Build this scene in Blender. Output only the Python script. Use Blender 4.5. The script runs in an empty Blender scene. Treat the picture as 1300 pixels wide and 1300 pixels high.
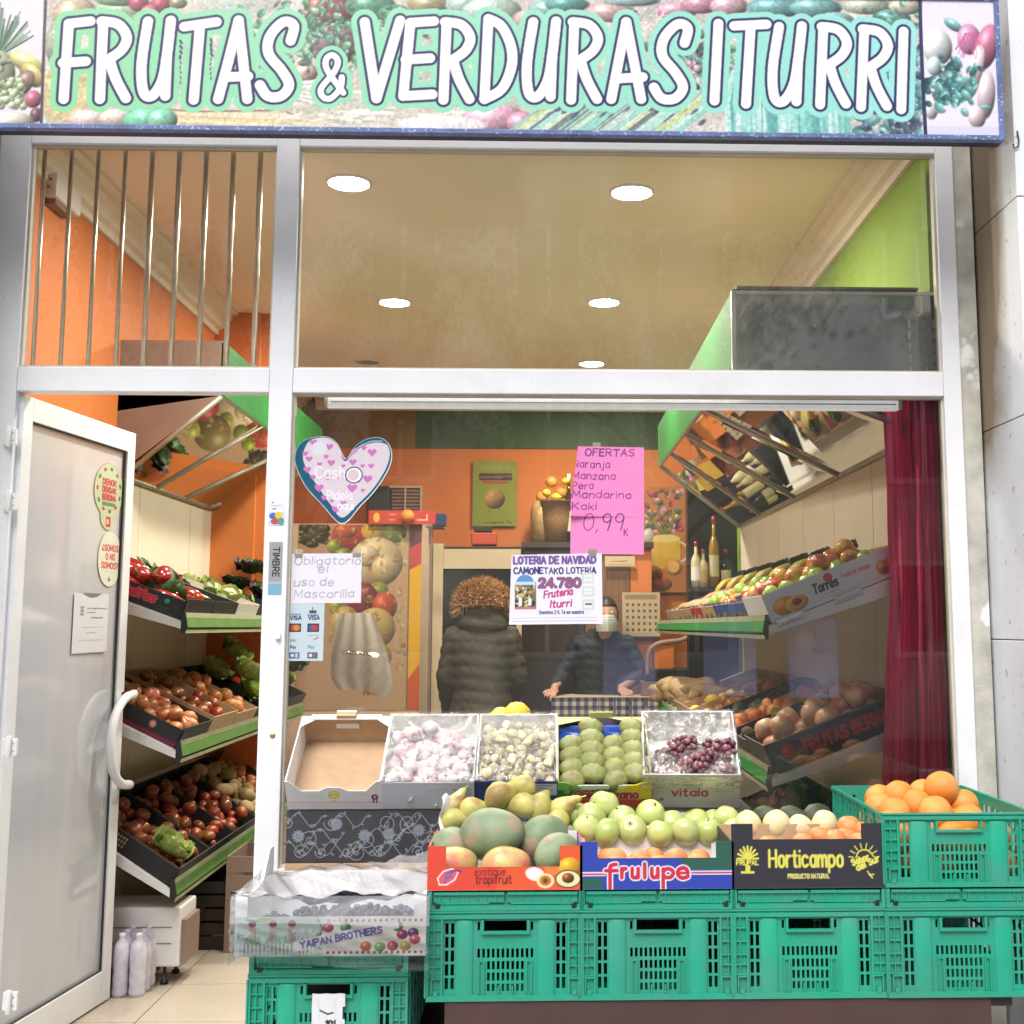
import bpy, bmesh, math, random
import numpy as np
from mathutils import Vector, Matrix, Euler, noise as mnoise

# ------------------------------------------------------------------ camera, sky, sun, exposure
R = math.radians
rnd = random.Random(11)
sc = bpy.context.scene
COL = sc.collection
FPX, CX, CY = 1550.0, 736.0, 595.0            # focal length and principal point, in pixels of the 1300 px photograph
CAMP = Vector((0.0, -3.934, 1.36))
PITCH, YAW = math.atan(0.129), R(-1.776)
cam_d = bpy.data.cameras.new("camera")
cam = bpy.data.objects.new("camera", cam_d)
COL.objects.link(cam)
sc.camera = cam
cam_d.sensor_fit = 'HORIZONTAL'
cam_d.sensor_width = 36.0
cam_d.lens = 36.0 * FPX / 1300.0
cam_d.shift_x = (650.0 - CX) / 1300.0
cam_d.shift_y = (CY - 650.0) / 1300.0
cam_d.clip_start, cam_d.clip_end = 0.05, 400.0
cam.location = CAMP
cam.rotation_euler = (R(90) + PITCH, 0, YAW)
CROT = Euler((R(90) + PITCH, 0, YAW)).to_matrix()

world = bpy.data.worlds.new("World")
sc.world = world
world.use_nodes = True
wn = world.node_tree.nodes
wl = world.node_tree.links
wn.clear()
w_out = wn.new('ShaderNodeOutputWorld')
w_bg = wn.new('ShaderNodeBackground')
w_sky = wn.new('ShaderNodeTexSky')
w_sky.sky_type = 'NISHITA'
w_sky.sun_disc = False
SUN_EL, SUN_ROT = R(52), R(200)
w_sky.sun_elevation = SUN_EL
w_sky.sun_rotation = SUN_ROT
w_sky.dust_density = 3.0
w_sky.ozone_density = 1.0
w_hsv = wn.new('ShaderNodeHueSaturation')
w_hsv.inputs['Saturation'].default_value = 0.5
wl.new(w_sky.outputs[0], w_hsv.inputs['Color'])
wl.new(w_hsv.outputs[0], w_bg.inputs[0])
w_bg.inputs[1].default_value = 0.15
wl.new(w_bg.outputs[0], w_out.inputs[0])

sun_d = bpy.data.lights.new("sun", 'SUN')
sun_d.energy = 1.5
sun_d.angle = R(40)
sun_d.color = (1.0, 0.97, 0.93)
sun = bpy.data.objects.new("sun", sun_d)
COL.objects.link(sun)
sdir = Vector((math.sin(SUN_ROT) * math.cos(SUN_EL), math.cos(SUN_ROT) * math.cos(SUN_EL), math.sin(SUN_EL)))
sun.rotation_euler = sdir.to_track_quat('Z', 'Y').to_euler()
sun.location = (0, -5, 12)

vs = sc.view_settings
sc.display_settings.display_device = 'sRGB'
vs.view_transform = 'Standard'
vs.look = 'None'
vs.exposure = 0.95
vs.gamma = 1.0
vs.use_curve_mapping = False
sc.render.film_transparent = False
sc.cycles.use_denoising = True
sc.cycles.max_bounces = 8
sc.cycles.diffuse_bounces = 4
sc.cycles.transparent_max_bounces = 14
sc.cycles.sample_clamp_indirect = 6.0
sc.cycles.caustics_reflective = False
sc.cycles.caustics_refractive = False


def P(px, py, Y):
    """The point on the vertical plane y = Y that the photograph shows at pixel (px, py)."""
    d = CROT @ Vector(((px - CX) / FPX, -(py - CY) / FPX, -1.0))
    t = (Y - CAMP.y) / d.y
    return CAMP + d * t


def X(px, Y, py=798):
    return P(px, py, Y).x


def Z(py, Y, px=688):
    return P(px, py, Y).z


# ------------------------------------------------------------------ objects
def tag(o, label=None, cat=None, group=None, kind=None):
    if label: o['label'] = label
    if cat: o['category'] = cat
    if group: o['group'] = group
    if kind: o['kind'] = kind
    return o


def TR(x=0, y=0, z=0, rz=0, rx=0, ry=0):
    return Matrix.Translation((x, y, z)) @ Matrix.Rotation(rz, 4, 'Z') @ Matrix.Rotation(rx, 4, 'X') @ Matrix.Rotation(ry, 4, 'Y')


def empty(name, M, label=None, cat=None, group=None):
    o = bpy.data.objects.new(name, None)
    o.empty_display_size = 0.1
    COL.objects.link(o)
    o.matrix_basis = M
    return tag(o, label, cat, group)


def link(name, me, parent=None, M=None):
    o = bpy.data.objects.new(name, me)
    COL.objects.link(o)
    if parent: o.parent = parent
    if M is not None: o.matrix_basis = M
    return o


def copy_tree(o, M=None, parent=None, label=None):
    c = o.copy()
    COL.objects.link(c)
    if parent: c.parent = parent
    if M is not None: c.matrix_basis = M
    if label: c['label'] = label
    for ch in list(o.children):
        copy_tree(ch, None, c)
    return c


class MB:
    """collects shapes and links them as ONE mesh object"""
    def __init__(s):
        s.v, s.f, s.mi, s.sm = [], [], [], []

    def add(s, vs_, fs, mi=0, smooth=False, M=None):
        b = len(s.v)
        if M is not None: vs_ = [M @ Vector(p) for p in vs_]
        s.v += [tuple(p) for p in vs_]
        for f in fs:
            s.f.append([i + b for i in f]); s.mi.append(mi); s.sm.append(smooth)
        return s

    def box(s, x0, y0, z0, x1, y1, z1, mi=0, M=None):
        v = [(x0, y0, z0), (x1, y0, z0), (x1, y1, z0), (x0, y1, z0), (x0, y0, z1), (x1, y0, z1), (x1, y1, z1), (x0, y1, z1)]
        return s.add(v, [(0, 3, 2, 1), (4, 5, 6, 7), (0, 1, 5, 4), (1, 2, 6, 5), (2, 3, 7, 6), (3, 0, 4, 7)], mi, False, M)

    def prism(s, poly, y0, y1, mi=0, M=None):
        """polygon in x, z pushed from y0 to y1"""
        n = len(poly)
        v = [(p[0], y0, p[1]) for p in poly] + [(p[0], y1, p[1]) for p in poly]
        f = [list(range(n)), list(range(2 * n - 1, n - 1, -1))] + [(i, i + n, (i + 1) % n + n, (i + 1) % n) for i in range(n)]
        return s.add(v, f, mi, False, M)

    def tube(s, pts, r, n=8, mi=0, caps=True, M=None, flat=1.0):
        pts = [Vector(p) for p in pts]
        rs = r if isinstance(r, (list, tuple)) else [r] * len(pts)
        V, F = [], []
        up = Vector((0, 0, 1))
        prev = None
        for i, p in enumerate(pts):
            d = (pts[min(i + 1, len(pts) - 1)] - pts[max(i - 1, 0)]).normalized()
            a = prev if prev else (up.cross(d) if abs(d.z) < 0.95 else Vector((1, 0, 0)).cross(d))
            a = (a - d * a.dot(d)).normalized()
            prev = a
            b = d.cross(a)
            for k in range(n):
                t = 2 * math.pi * k / n
                V.append(p + a * (math.cos(t) * rs[i]) + b * (math.sin(t) * rs[i] * flat))
        for i in range(len(pts) - 1):
            for k in range(n):
                F.append((i * n + k, i * n + (k + 1) % n, (i + 1) * n + (k + 1) % n, (i + 1) * n + k))
        if caps:
            F.append(list(range(n))[::-1])
            F.append([(len(pts) - 1) * n + k for k in range(n)])
        return s.add(V, F, mi, True, M)

    def lathe(s, prof, n=16, mi=0, M=None, fn=None, smooth=True):
        """profile of (r, z); closed at both ends when r = 0"""
        V, F = [], []
        m = len(prof)
        for (r_, z_) in prof:
            for k in range(n):
                t = 2 * math.pi * k / n
                p = Vector((math.cos(t) * r_, math.sin(t) * r_, z_))
                if fn: p = fn(p, t)
                V.append(p)
        for i in range(m - 1):
            for k in range(n):
                F.append((i * n + k, i * n + (k + 1) % n, (i + 1) * n + (k + 1) % n, (i + 1) * n + k))
        return s.add(V, F, mi, smooth, M)

    def grid(s, fn, nu, nv, mi=0, smooth=True, M=None):
        V = [fn(i / nu, j / nv) for j in range(nv + 1) for i in range(nu + 1)]
        F = [(j * (nu + 1) + i, j * (nu + 1) + i + 1, (j + 1) * (nu + 1) + i + 1, (j + 1) * (nu + 1) + i) for j in range(nv) for i in range(nu)]
        return s.add(V, F, mi, smooth, M)

    def mesh(s, name, mats):
        me = bpy.data.meshes.new(name)
        me.from_pydata(s.v, [], s.f)
        for m in (mats if isinstance(mats, (list, tuple)) else [mats]): me.materials.append(m)
        me.polygons.foreach_set('material_index', s.mi)
        me.polygons.foreach_set('use_smooth', s.sm)
        me.update()
        return me

    def build(s, name, mats, parent=None, M=None, bevel=0.0, seg=2):
        o = link(name, s.mesh(name, mats), parent, M)
        if bevel:
            b = o.modifiers.new('bevel', 'BEVEL')
            b.width, b.segments, b.limit_method = bevel, seg, 'ANGLE'
        return o


# ------------------------------------------------------------------ materials
def lin(c):
    """sRGB 0-255 -> linear"""
    return tuple(((x / 255) / 12.92 if x / 255 <= 0.04045 else ((x / 255 + 0.055) / 1.055) ** 2.4) for x in c)


def mat(name, col, rough=0.5, var=0.08, scale=18.0, bump=0.0, bscale=120.0, metal=0.0, spec=0.5, second=None, sscale=None, rand=0.0,
        coat=0.0, sub=0.0, emit=None, estr=0.0, stretch=None, srng=(0.4, 0.62), speck=None, speck_scale=60, speck_t=0.72):
    """procedural principled material; col and second are linear base colours"""
    m = bpy.data.materials.new(name)
    m.use_nodes = True
    nt = m.node_tree
    N, L = nt.nodes, nt.links
    b = N['Principled BSDF']
    tc = N.new('ShaderNodeTexCoord')
    mp = N.new('ShaderNodeMapping')
    L.new(tc.outputs['Object'], mp.inputs[0])
    if stretch: mp.inputs['Scale'].default_value = stretch
    nz = N.new('ShaderNodeTexNoise')
    nz.inputs['Scale'].default_value = scale
    nz.inputs['Detail'].default_value = 5
    L.new(mp.outputs[0], nz.inputs['Vector'])
    cr = N.new('ShaderNodeValToRGB')
    cr.color_ramp.elements[0].position = 0.3
    cr.color_ramp.elements[1].position = 0.7
    cr.color_ramp.elements[0].color = tuple(max(0, c * (1 - var)) for c in col) + (1,)
    cr.color_ramp.elements[1].color = tuple(min(1, c * (1 + var)) for c in col) + (1,)
    L.new(nz.outputs[0], cr.inputs[0])
    out = cr.outputs[0]
    if second:
        n2 = N.new('ShaderNodeTexNoise')
        n2.inputs['Scale'].default_value = sscale or scale * 0.4
        n2.inputs['Detail'].default_value = 4
        oi = N.new('ShaderNodeObjectInfo')
        ad = N.new('ShaderNodeVectorMath'); ad.operation = 'SCALE'
        ad.inputs[0].default_value = (7.1, 3.3, 5.7)
        L.new(oi.outputs['Random'], ad.inputs['Scale'])
        a2 = N.new('ShaderNodeVectorMath'); a2.operation = 'ADD'
        L.new(mp.outputs[0], a2.inputs[0]); L.new(ad.outputs[0], a2.inputs[1])
        L.new(a2.outputs[0], n2.inputs['Vector'])
        c2 = N.new('ShaderNodeValToRGB')
        c2.color_ramp.elements[0].position, c2.color_ramp.elements[1].position = srng
        L.new(n2.outputs[0], c2.inputs[0])
        mx = N.new('ShaderNodeMix'); mx.data_type = 'RGBA'
        mx.inputs[7].default_value = tuple(second) + (1,)
        L.new(c2.outputs[0], mx.inputs[0]); L.new(out, mx.inputs[6])
        out = mx.outputs[2]
    if speck:
        n3 = N.new('ShaderNodeTexNoise')
        n3.inputs['Scale'].default_value = speck_scale
        n3.inputs['Detail'].default_value = 2
        L.new(mp.outputs[0], n3.inputs['Vector'])
        c3 = N.new('ShaderNodeValToRGB')
        c3.color_ramp.elements[0].position, c3.color_ramp.elements[1].position = speck_t - 0.05, speck_t + 0.03
        L.new(n3.outputs[0], c3.inputs[0])
        mx = N.new('ShaderNodeMix'); mx.data_type = 'RGBA'
        mx.inputs[7].default_value = tuple(speck) + (1,)
        L.new(c3.outputs[0], mx.inputs[0]); L.new(out, mx.inputs[6])
        out = mx.outputs[2]
    if rand:
        oi = N.new('ShaderNodeObjectInfo')
        mr = N.new('ShaderNodeMapRange')
        mr.inputs[3].default_value, mr.inputs[4].default_value = 1 - rand, 1 + rand
        L.new(oi.outputs['Random'], mr.inputs[0])
        hs = N.new('ShaderNodeHueSaturation')
        L.new(mr.outputs[0], hs.inputs['Value'])
        mr2 = N.new('ShaderNodeMapRange')
        mr2.inputs[3].default_value, mr2.inputs[4].default_value = 0.5 + rand * 0.06, 0.5 - rand * 0.06
        L.new(oi.outputs['Random'], mr2.inputs[0]); L.new(mr2.outputs[0], hs.inputs['Hue'])
        L.new(out, hs.inputs['Color'])
        out = hs.outputs[0]
    L.new(out, b.inputs['Base Color'])
    b.inputs['Roughness'].default_value = rough
    b.inputs['Metallic'].default_value = metal
    b.inputs['Specular IOR Level'].default_value = spec
    b.inputs['Coat Weight'].default_value = coat
    if sub:
        b.inputs['Subsurface Weight'].default_value = sub
        b.inputs['Subsurface Scale'].default_value = 0.01
    if bump:
        nb = N.new('ShaderNodeTexNoise')
        nb.inputs['Scale'].default_value = bscale
        nb.inputs['Detail'].default_value = 3
        L.new(mp.outputs[0], nb.inputs['Vector'])
        bp = N.new('ShaderNodeBump')
        bp.inputs['Strength'].default_value = min(1, bump)
        bp.inputs['Distance'].default_value = 0.004
        L.new(nb.outputs[0], bp.inputs['Height']); L.new(bp.outputs[0], b.inputs['Normal'])
    if emit:
        b.inputs['Emission Color'].default_value = tuple(emit) + (1,)
        b.inputs['Emission Strength'].default_value = estr
    return m


def print_mat(name, rough=0.5, trans=0.0, coat=0.0, lo=0.74):
    """flat print: the colours come from the mesh's own 'ink' attribute"""
    m = bpy.data.materials.new(name)
    m.use_nodes = True
    N, L = m.node_tree.nodes, m.node_tree.links
    b = N['Principled BSDF']
    a = N.new('ShaderNodeAttribute'); a.attribute_name = 'ink'
    tc = N.new('ShaderNodeTexCoord')
    nz = N.new('ShaderNodeTexNoise'); nz.inputs['Scale'].default_value = 30; nz.inputs['Detail'].default_value = 6
    L.new(tc.outputs['Object'], nz.inputs['Vector'])
    hs = N.new('ShaderNodeHueSaturation')
    mr = N.new('ShaderNodeMapRange'); mr.inputs[3].default_value, mr.inputs[4].default_value = lo, lo + .09
    L.new(nz.outputs[0], mr.inputs[0]); L.new(mr.outputs[0], hs.inputs['Value']); L.new(a.outputs['Color'], hs.inputs['Color'])
    L.new(hs.outputs[0], b.inputs['Base Color'])
    b.inputs['Roughness'].default_value = rough
    b.inputs['Coat Weight'].default_value = coat
    bp = N.new('ShaderNodeBump'); bp.inputs['Strength'].default_value = 0.15; bp.inputs['Distance'].default_value = 0.003
    L.new(nz.outputs[0], bp.inputs['Height']); L.new(bp.outputs[0], b.inputs['Normal'])
    if trans:
        t = N.new('ShaderNodeBsdfTransparent'); mx = N.new('ShaderNodeMixShader'); mx.inputs[0].default_value = trans
        o = N['Material Output']
        L.new(b.outputs[0], mx.inputs[1]); L.new(t.outputs[0], mx.inputs[2]); L.new(mx.outputs[0], o.inputs[0])
    return m


def glass_mat(name, tint=(1, 1, 1), haze=0.0, hcol=(0.8, 0.8, 0.8), ior=1.5, rough=0.0, smear=0.0, veil_scale=3.0, hstretch=(1, 1, 1), bump=0.0, bscale=40, gain=1.8):
    """thin pane or film: transparent, a Fresnel reflection and an optional thin milky veil"""
    m = bpy.data.materials.new(name)
    m.use_nodes = True
    N, L = m.node_tree.nodes, m.node_tree.links
    N.clear()
    o = N.new('ShaderNodeOutputMaterial')
    t = N.new('ShaderNodeBsdfTransparent'); t.inputs[0].default_value = tuple(tint) + (1,)
    g = N.new('ShaderNodeBsdfGlossy'); g.inputs['Roughness'].default_value = rough
    fr = N.new('ShaderNodeFresnel'); fr.inputs[0].default_value = ior
    mul = N.new('ShaderNodeMath'); mul.operation = 'MULTIPLY'; mul.inputs[1].default_value = gain; mul.use_clamp = True
    L.new(fr.outputs[0], mul.inputs[0])
    base = t.outputs[0]
    tc = N.new('ShaderNodeTexCoord')
    mp = N.new('ShaderNodeMapping'); mp.inputs['Scale'].default_value = hstretch
    L.new(tc.outputs['Object'], mp.inputs[0])
    if haze or smear:
        d = N.new('ShaderNodeBsdfDiffuse'); d.inputs[0].default_value = tuple(hcol) + (1,)
        tl = N.new('ShaderNodeBsdfTranslucent'); tl.inputs[0].default_value = tuple(hcol) + (1,)
        ds = N.new('ShaderNodeMixShader'); ds.inputs[0].default_value = 0.35
        L.new(d.outputs[0], ds.inputs[1]); L.new(tl.outputs[0], ds.inputs[2])
        nz = N.new('ShaderNodeTexNoise'); nz.inputs['Scale'].default_value = veil_scale; nz.inputs['Detail'].default_value = 8
        nz.inputs['Distortion'].default_value = 1.5
        L.new(mp.outputs[0], nz.inputs['Vector'])
        mr = N.new('ShaderNodeMapRange'); mr.inputs[1].default_value, mr.inputs[2].default_value = 0.45, 0.8
        mr.inputs[3].default_value, mr.inputs[4].default_value = haze, haze + smear
        L.new(nz.outputs[0], mr.inputs[0])
        mx = N.new('ShaderNodeMixShader')
        L.new(mr.outputs[0], mx.inputs[0]); L.new(base, mx.inputs[1]); L.new(ds.outputs[0], mx.inputs[2])
        base = mx.outputs[0]
    if bump:
        nb = N.new('ShaderNodeTexNoise'); nb.inputs['Scale'].default_value = bscale; nb.inputs['Detail'].default_value = 4
        nb.inputs['Distortion'].default_value = 2
        L.new(mp.outputs[0], nb.inputs['Vector'])
        bp = N.new('ShaderNodeBump'); bp.inputs['Strength'].default_value = bump; bp.inputs['Distance'].default_value = 0.01
        L.new(nb.outputs[0], bp.inputs['Height']); L.new(bp.outputs[0], g.inputs['Normal']); L.new(bp.outputs[0], fr.inputs['Normal'])
    mx = N.new('ShaderNodeMixShader')
    L.new(mul.outputs[0], mx.inputs[0]); L.new(base, mx.inputs[1]); L.new(g.outputs[0], mx.inputs[2])
    L.new(mx.outputs[0], o.inputs[0])
    return m


def PX(px, py, x):
    d = CROT @ Vector(((px - CX) / FPX, -(py - CY) / FPX, -1.0))
    return CAMP + d * ((x - CAMP.x) / d.x)


def PZ(px, py, z):
    d = CROT @ Vector(((px - CX) / FPX, -(py - CY) / FPX, -1.0))
    return CAMP + d * ((z - CAMP.z) / d.z)

# ------------------------------------------------------------------ flat print: stroke lettering and simple drawing on a colour grid
GL = {
 'A': "0,0 2,6 4,0;.8,2.1 3.2,2.1", 'B': "0,0 0,6;~0,6 2.4,5.9 3.3,4.6 2.4,3.3 0,3.2;~0,3.2 2.7,3.1 3.8,1.6 2.7,.1 0,0",
 'C': "~3.8,5 2.2,6 .6,5 0,3 .6,1 2.2,0 3.8,1", 'D': "0,0 0,6;~0,6 2.2,5.7 3.7,4 3.7,2 2.2,.3 0,0", 'E': "3.2,6 0,6 0,0 3.2,0;0,3.1 2.7,3.1",
 'F': "3.2,6 0,6 0,0;0,3.1 2.7,3.1", 'G': "~3.8,5 2.2,6 .6,5 0,3 .6,1 2.2,0 3.6,.8 3.8,2.6;3.8,2.6 2.2,2.6", 'H': "0,0 0,6;3.8,0 3.8,6;0,3 3.8,3",
 'I': "0,0 0,6", 'J': "~3,6 3,2 2.4,.3 1.2,0 0,1.2", 'K': "0,0 0,6;3.6,6 0,2.4;1.2,3.4 3.8,0", 'L': "0,6 0,0 3.1,0", 'M': "0,0 .3,6 2.3,1.5 4.3,6 4.6,0",
 'N': "0,0 0,6 3.8,0 3.8,6", 'O': "~2,6 .5,5 0,3 .5,1 2,0 3.5,1 4,3 3.5,5 2,6", 'P': "0,0 0,6;~0,6 2.5,5.9 3.6,4.5 2.5,3 0,2.8",
 'Q': "~2,6 .5,5 0,3 .5,1 2,0 3.5,1 4,3 3.5,5 2,6;2.4,1.6 4,-.4", 'R': "0,0 0,6;~0,6 2.5,5.9 3.6,4.5 2.5,3 0,2.8;1.6,2.9 3.8,0",
 'S': "~3.6,5.2 2,6 .4,5 .8,3.6 3,2.6 3.6,1.2 2,0 .2,.8", 'T': "0,6 4,6;2,6 2,0", 'U': "~0,6 0,2 .8,.3 2,0 3.2,.3 4,2 4,6", 'V': "0,6 2,0 4,6",
 'W': "0,6 1.2,0 2.5,4.5 3.8,0 5,6", 'X': "0,6 4,0;4,6 0,0", 'Y': "0,6 2,3 4,6;2,3 2,0", 'Z': "0,6 3.8,6 0,0 3.8,0",
 'a': "~3,3.4 1.6,4 .3,3 .3,1 1.6,0 3,1;3,4 3,0", 'b': "0,6 0,0;~0,3 1.5,4 3,3 3,1 1.5,0 0,1", 'c': "~3,3.3 1.6,4 .2,3 .2,1 1.6,0 3,.7",
 'd': "3,6 3,0;~3,3 1.5,4 0,3 0,1 1.5,0 3,1", 'e': "~.1,2.1 3.1,2.2 2.6,3.7 1.4,4 .2,3 .2,1 1.6,0 3,.7", 'f': "~2.4,5.8 1.3,6 1,4.8 1,2 1,0;0,3.9 2.2,3.9",
 'g': "~3,3 1.5,4 0,3 0,1 1.5,0 3,1;~3,4 3,0 2.6,-1.6 1.2,-2 0,-1.4", 'h': "0,6 0,0;~0,2.8 1.4,4 2.8,3.2 2.9,0", 'i': "0,4 0,0;0,5.6 0,5.7",
 'j': "~1,4 1,-1 .4,-1.9 -.4,-1.8;1,5.6 1,5.7", 'k': "0,6 0,0;2.6,4 0,1.6;.9,2.3 2.8,0", 'l': "0,6 0,0", 'm': "0,4 0,0;~0,2.8 1.2,4 2.2,3.2 2.3,0;~2.3,2.8 3.5,4 4.5,3.2 4.6,0",
 'n': "0,4 0,0;~0,2.8 1.4,4 2.8,3.2 2.9,0", 'o': "~1.6,4 .3,3.2 .3,.8 1.6,0 2.9,.8 2.9,3.2 1.6,4", 'p': "0,4 0,-2;~0,3 1.5,4 3,3 3,1 1.5,0 0,1",
 'q': "3,4 3,-2;~3,3 1.5,4 0,3 0,1 1.5,0 3,1", 'r': "0,4 0,0;~0,2.6 .9,3.8 2,3.9", 's': "~2.6,3.4 1.3,4 .2,3.2 .8,2.3 2.2,1.7 2.6,.8 1.3,0 0,.6",
 't': "~1,5.6 1,1 1.4,.1 2.3,.1;0,4 2.2,4", 'u': "~0,4 0,1 .8,0 2,.1 2.9,1.2;2.9,4 2.9,0", 'v': "0,4 1.5,0 3,4", 'w': "0,4 1,0 2.1,3.2 3.2,0 4.2,4",
 'x': "0,4 2.8,0;2.8,4 0,0", 'y': "0,4 1.6,.4;3.1,4 .8,-2", 'z': "0,4 2.7,4 0,0 2.7,0",
 '0': "~1.8,6 .4,5 0,3 .4,1 1.8,0 3.2,1 3.6,3 3.2,5 1.8,6", '1': "0,4.6 1.4,6 1.4,0", '2': "~.1,4.7 1,5.9 2.6,5.9 3.3,4.6 2.4,2.8 0,0;0,0 3.4,0",
 '3': "~.2,5.3 1.6,6 3,5 2.6,3.5 1.4,3.2;~1.4,3.2 3,2.8 3.3,1.2 1.8,0 0,.7", '4': "2.6,0 2.6,6 0,1.8 3.6,1.8", '5': "3,6 .5,6 .3,3.4;~.3,3.4 2,3.8 3.3,2.2 2.6,.4 1.2,0 0,.6",
 '6': "~2.8,5.8 1,4.6 .1,2 1,.1 2.6,.2 3.3,1.7 2.3,3.2 .4,2.4", '7': "0,6 3.4,6 1.2,0", '8': "~1.7,3.3 .4,4.4 .8,5.8 2.6,5.8 3,4.4 1.7,3.3 .1,2 .6,.2 2.8,.2 3.3,2 1.7,3.3",
 '9': "~3.2,4.2 2,2.9 .4,3.6 .4,5.2 1.8,6 3.1,5 3.1,3 2.4,0", '.': "0,0 0,.15", ',': ".2,.3 -.2,-1", ':': "0,.6 0,.8;0,3.2 0,3.4", '-': "0,2.6 2,2.6", '!': "0,6 0,1.8;0,0 0,.15",
 '?': "~0,5 1.2,6 2.6,5 2,3.6 1.2,2.6 1.2,1.7;1.2,0 1.2,.15", '\u00bf': "~2.6,1 1.4,0 0,1 .6,2.4 1.4,3.4 1.4,4.3;1.4,6 1.4,5.85", "'": "0,6 -.2,4.8", '/': "0,-.5 2.4,6.5",
 '\u20ac': "~3.4,5.4 2,6 .9,4.8 .6,3 .9,1.2 2,0 3.4,.6;0,3.6 2.6,3.6;0,2.4 2.4,2.4", '&': "~3.8,0 1,4 1,5.6 2.2,6 2.8,4.8 .3,2.2 .3,.6 1.6,0 2.8,.6 3.8,2.6",
 '\u00ed': "0,4 0,0;0,5 .8,6", '+': "0,3 3,3;1.5,1.5 1.5,4.5",
}


def catmull(p, k=5):
    out = []
    q = [p[0]] + p + [p[-1]]
    if p[0] == p[-1]: q = [p[-2]] + p + [p[1]]
    for i in range(1, len(q) - 2):
        a, b, c, d = (np.array(q[j], float) for j in (i - 1, i, i + 1, i + 2))
        for t in np.linspace(0, 1, k, endpoint=False):
            out.append(tuple(0.5 * ((2 * b) + (-a + c) * t + (2 * a - 5 * b + 4 * c - d) * t * t + (-a + 3 * b - 3 * c + d) * t ** 3)))
    out.append(tuple(p[-1]))
    return out


GLYPH = {}
for k_, s_ in GL.items():
    st = []
    for q in s_.split(';'):
        sm_ = q[0] == '~'
        pts_ = [tuple(float(n) for n in t.split(',')) for t in q.lstrip('~').split()]
        st.append(catmull(pts_) if sm_ else pts_)
    GLYPH[k_] = (st, max(max(p[0] for p in s__) for s__ in st))


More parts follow.
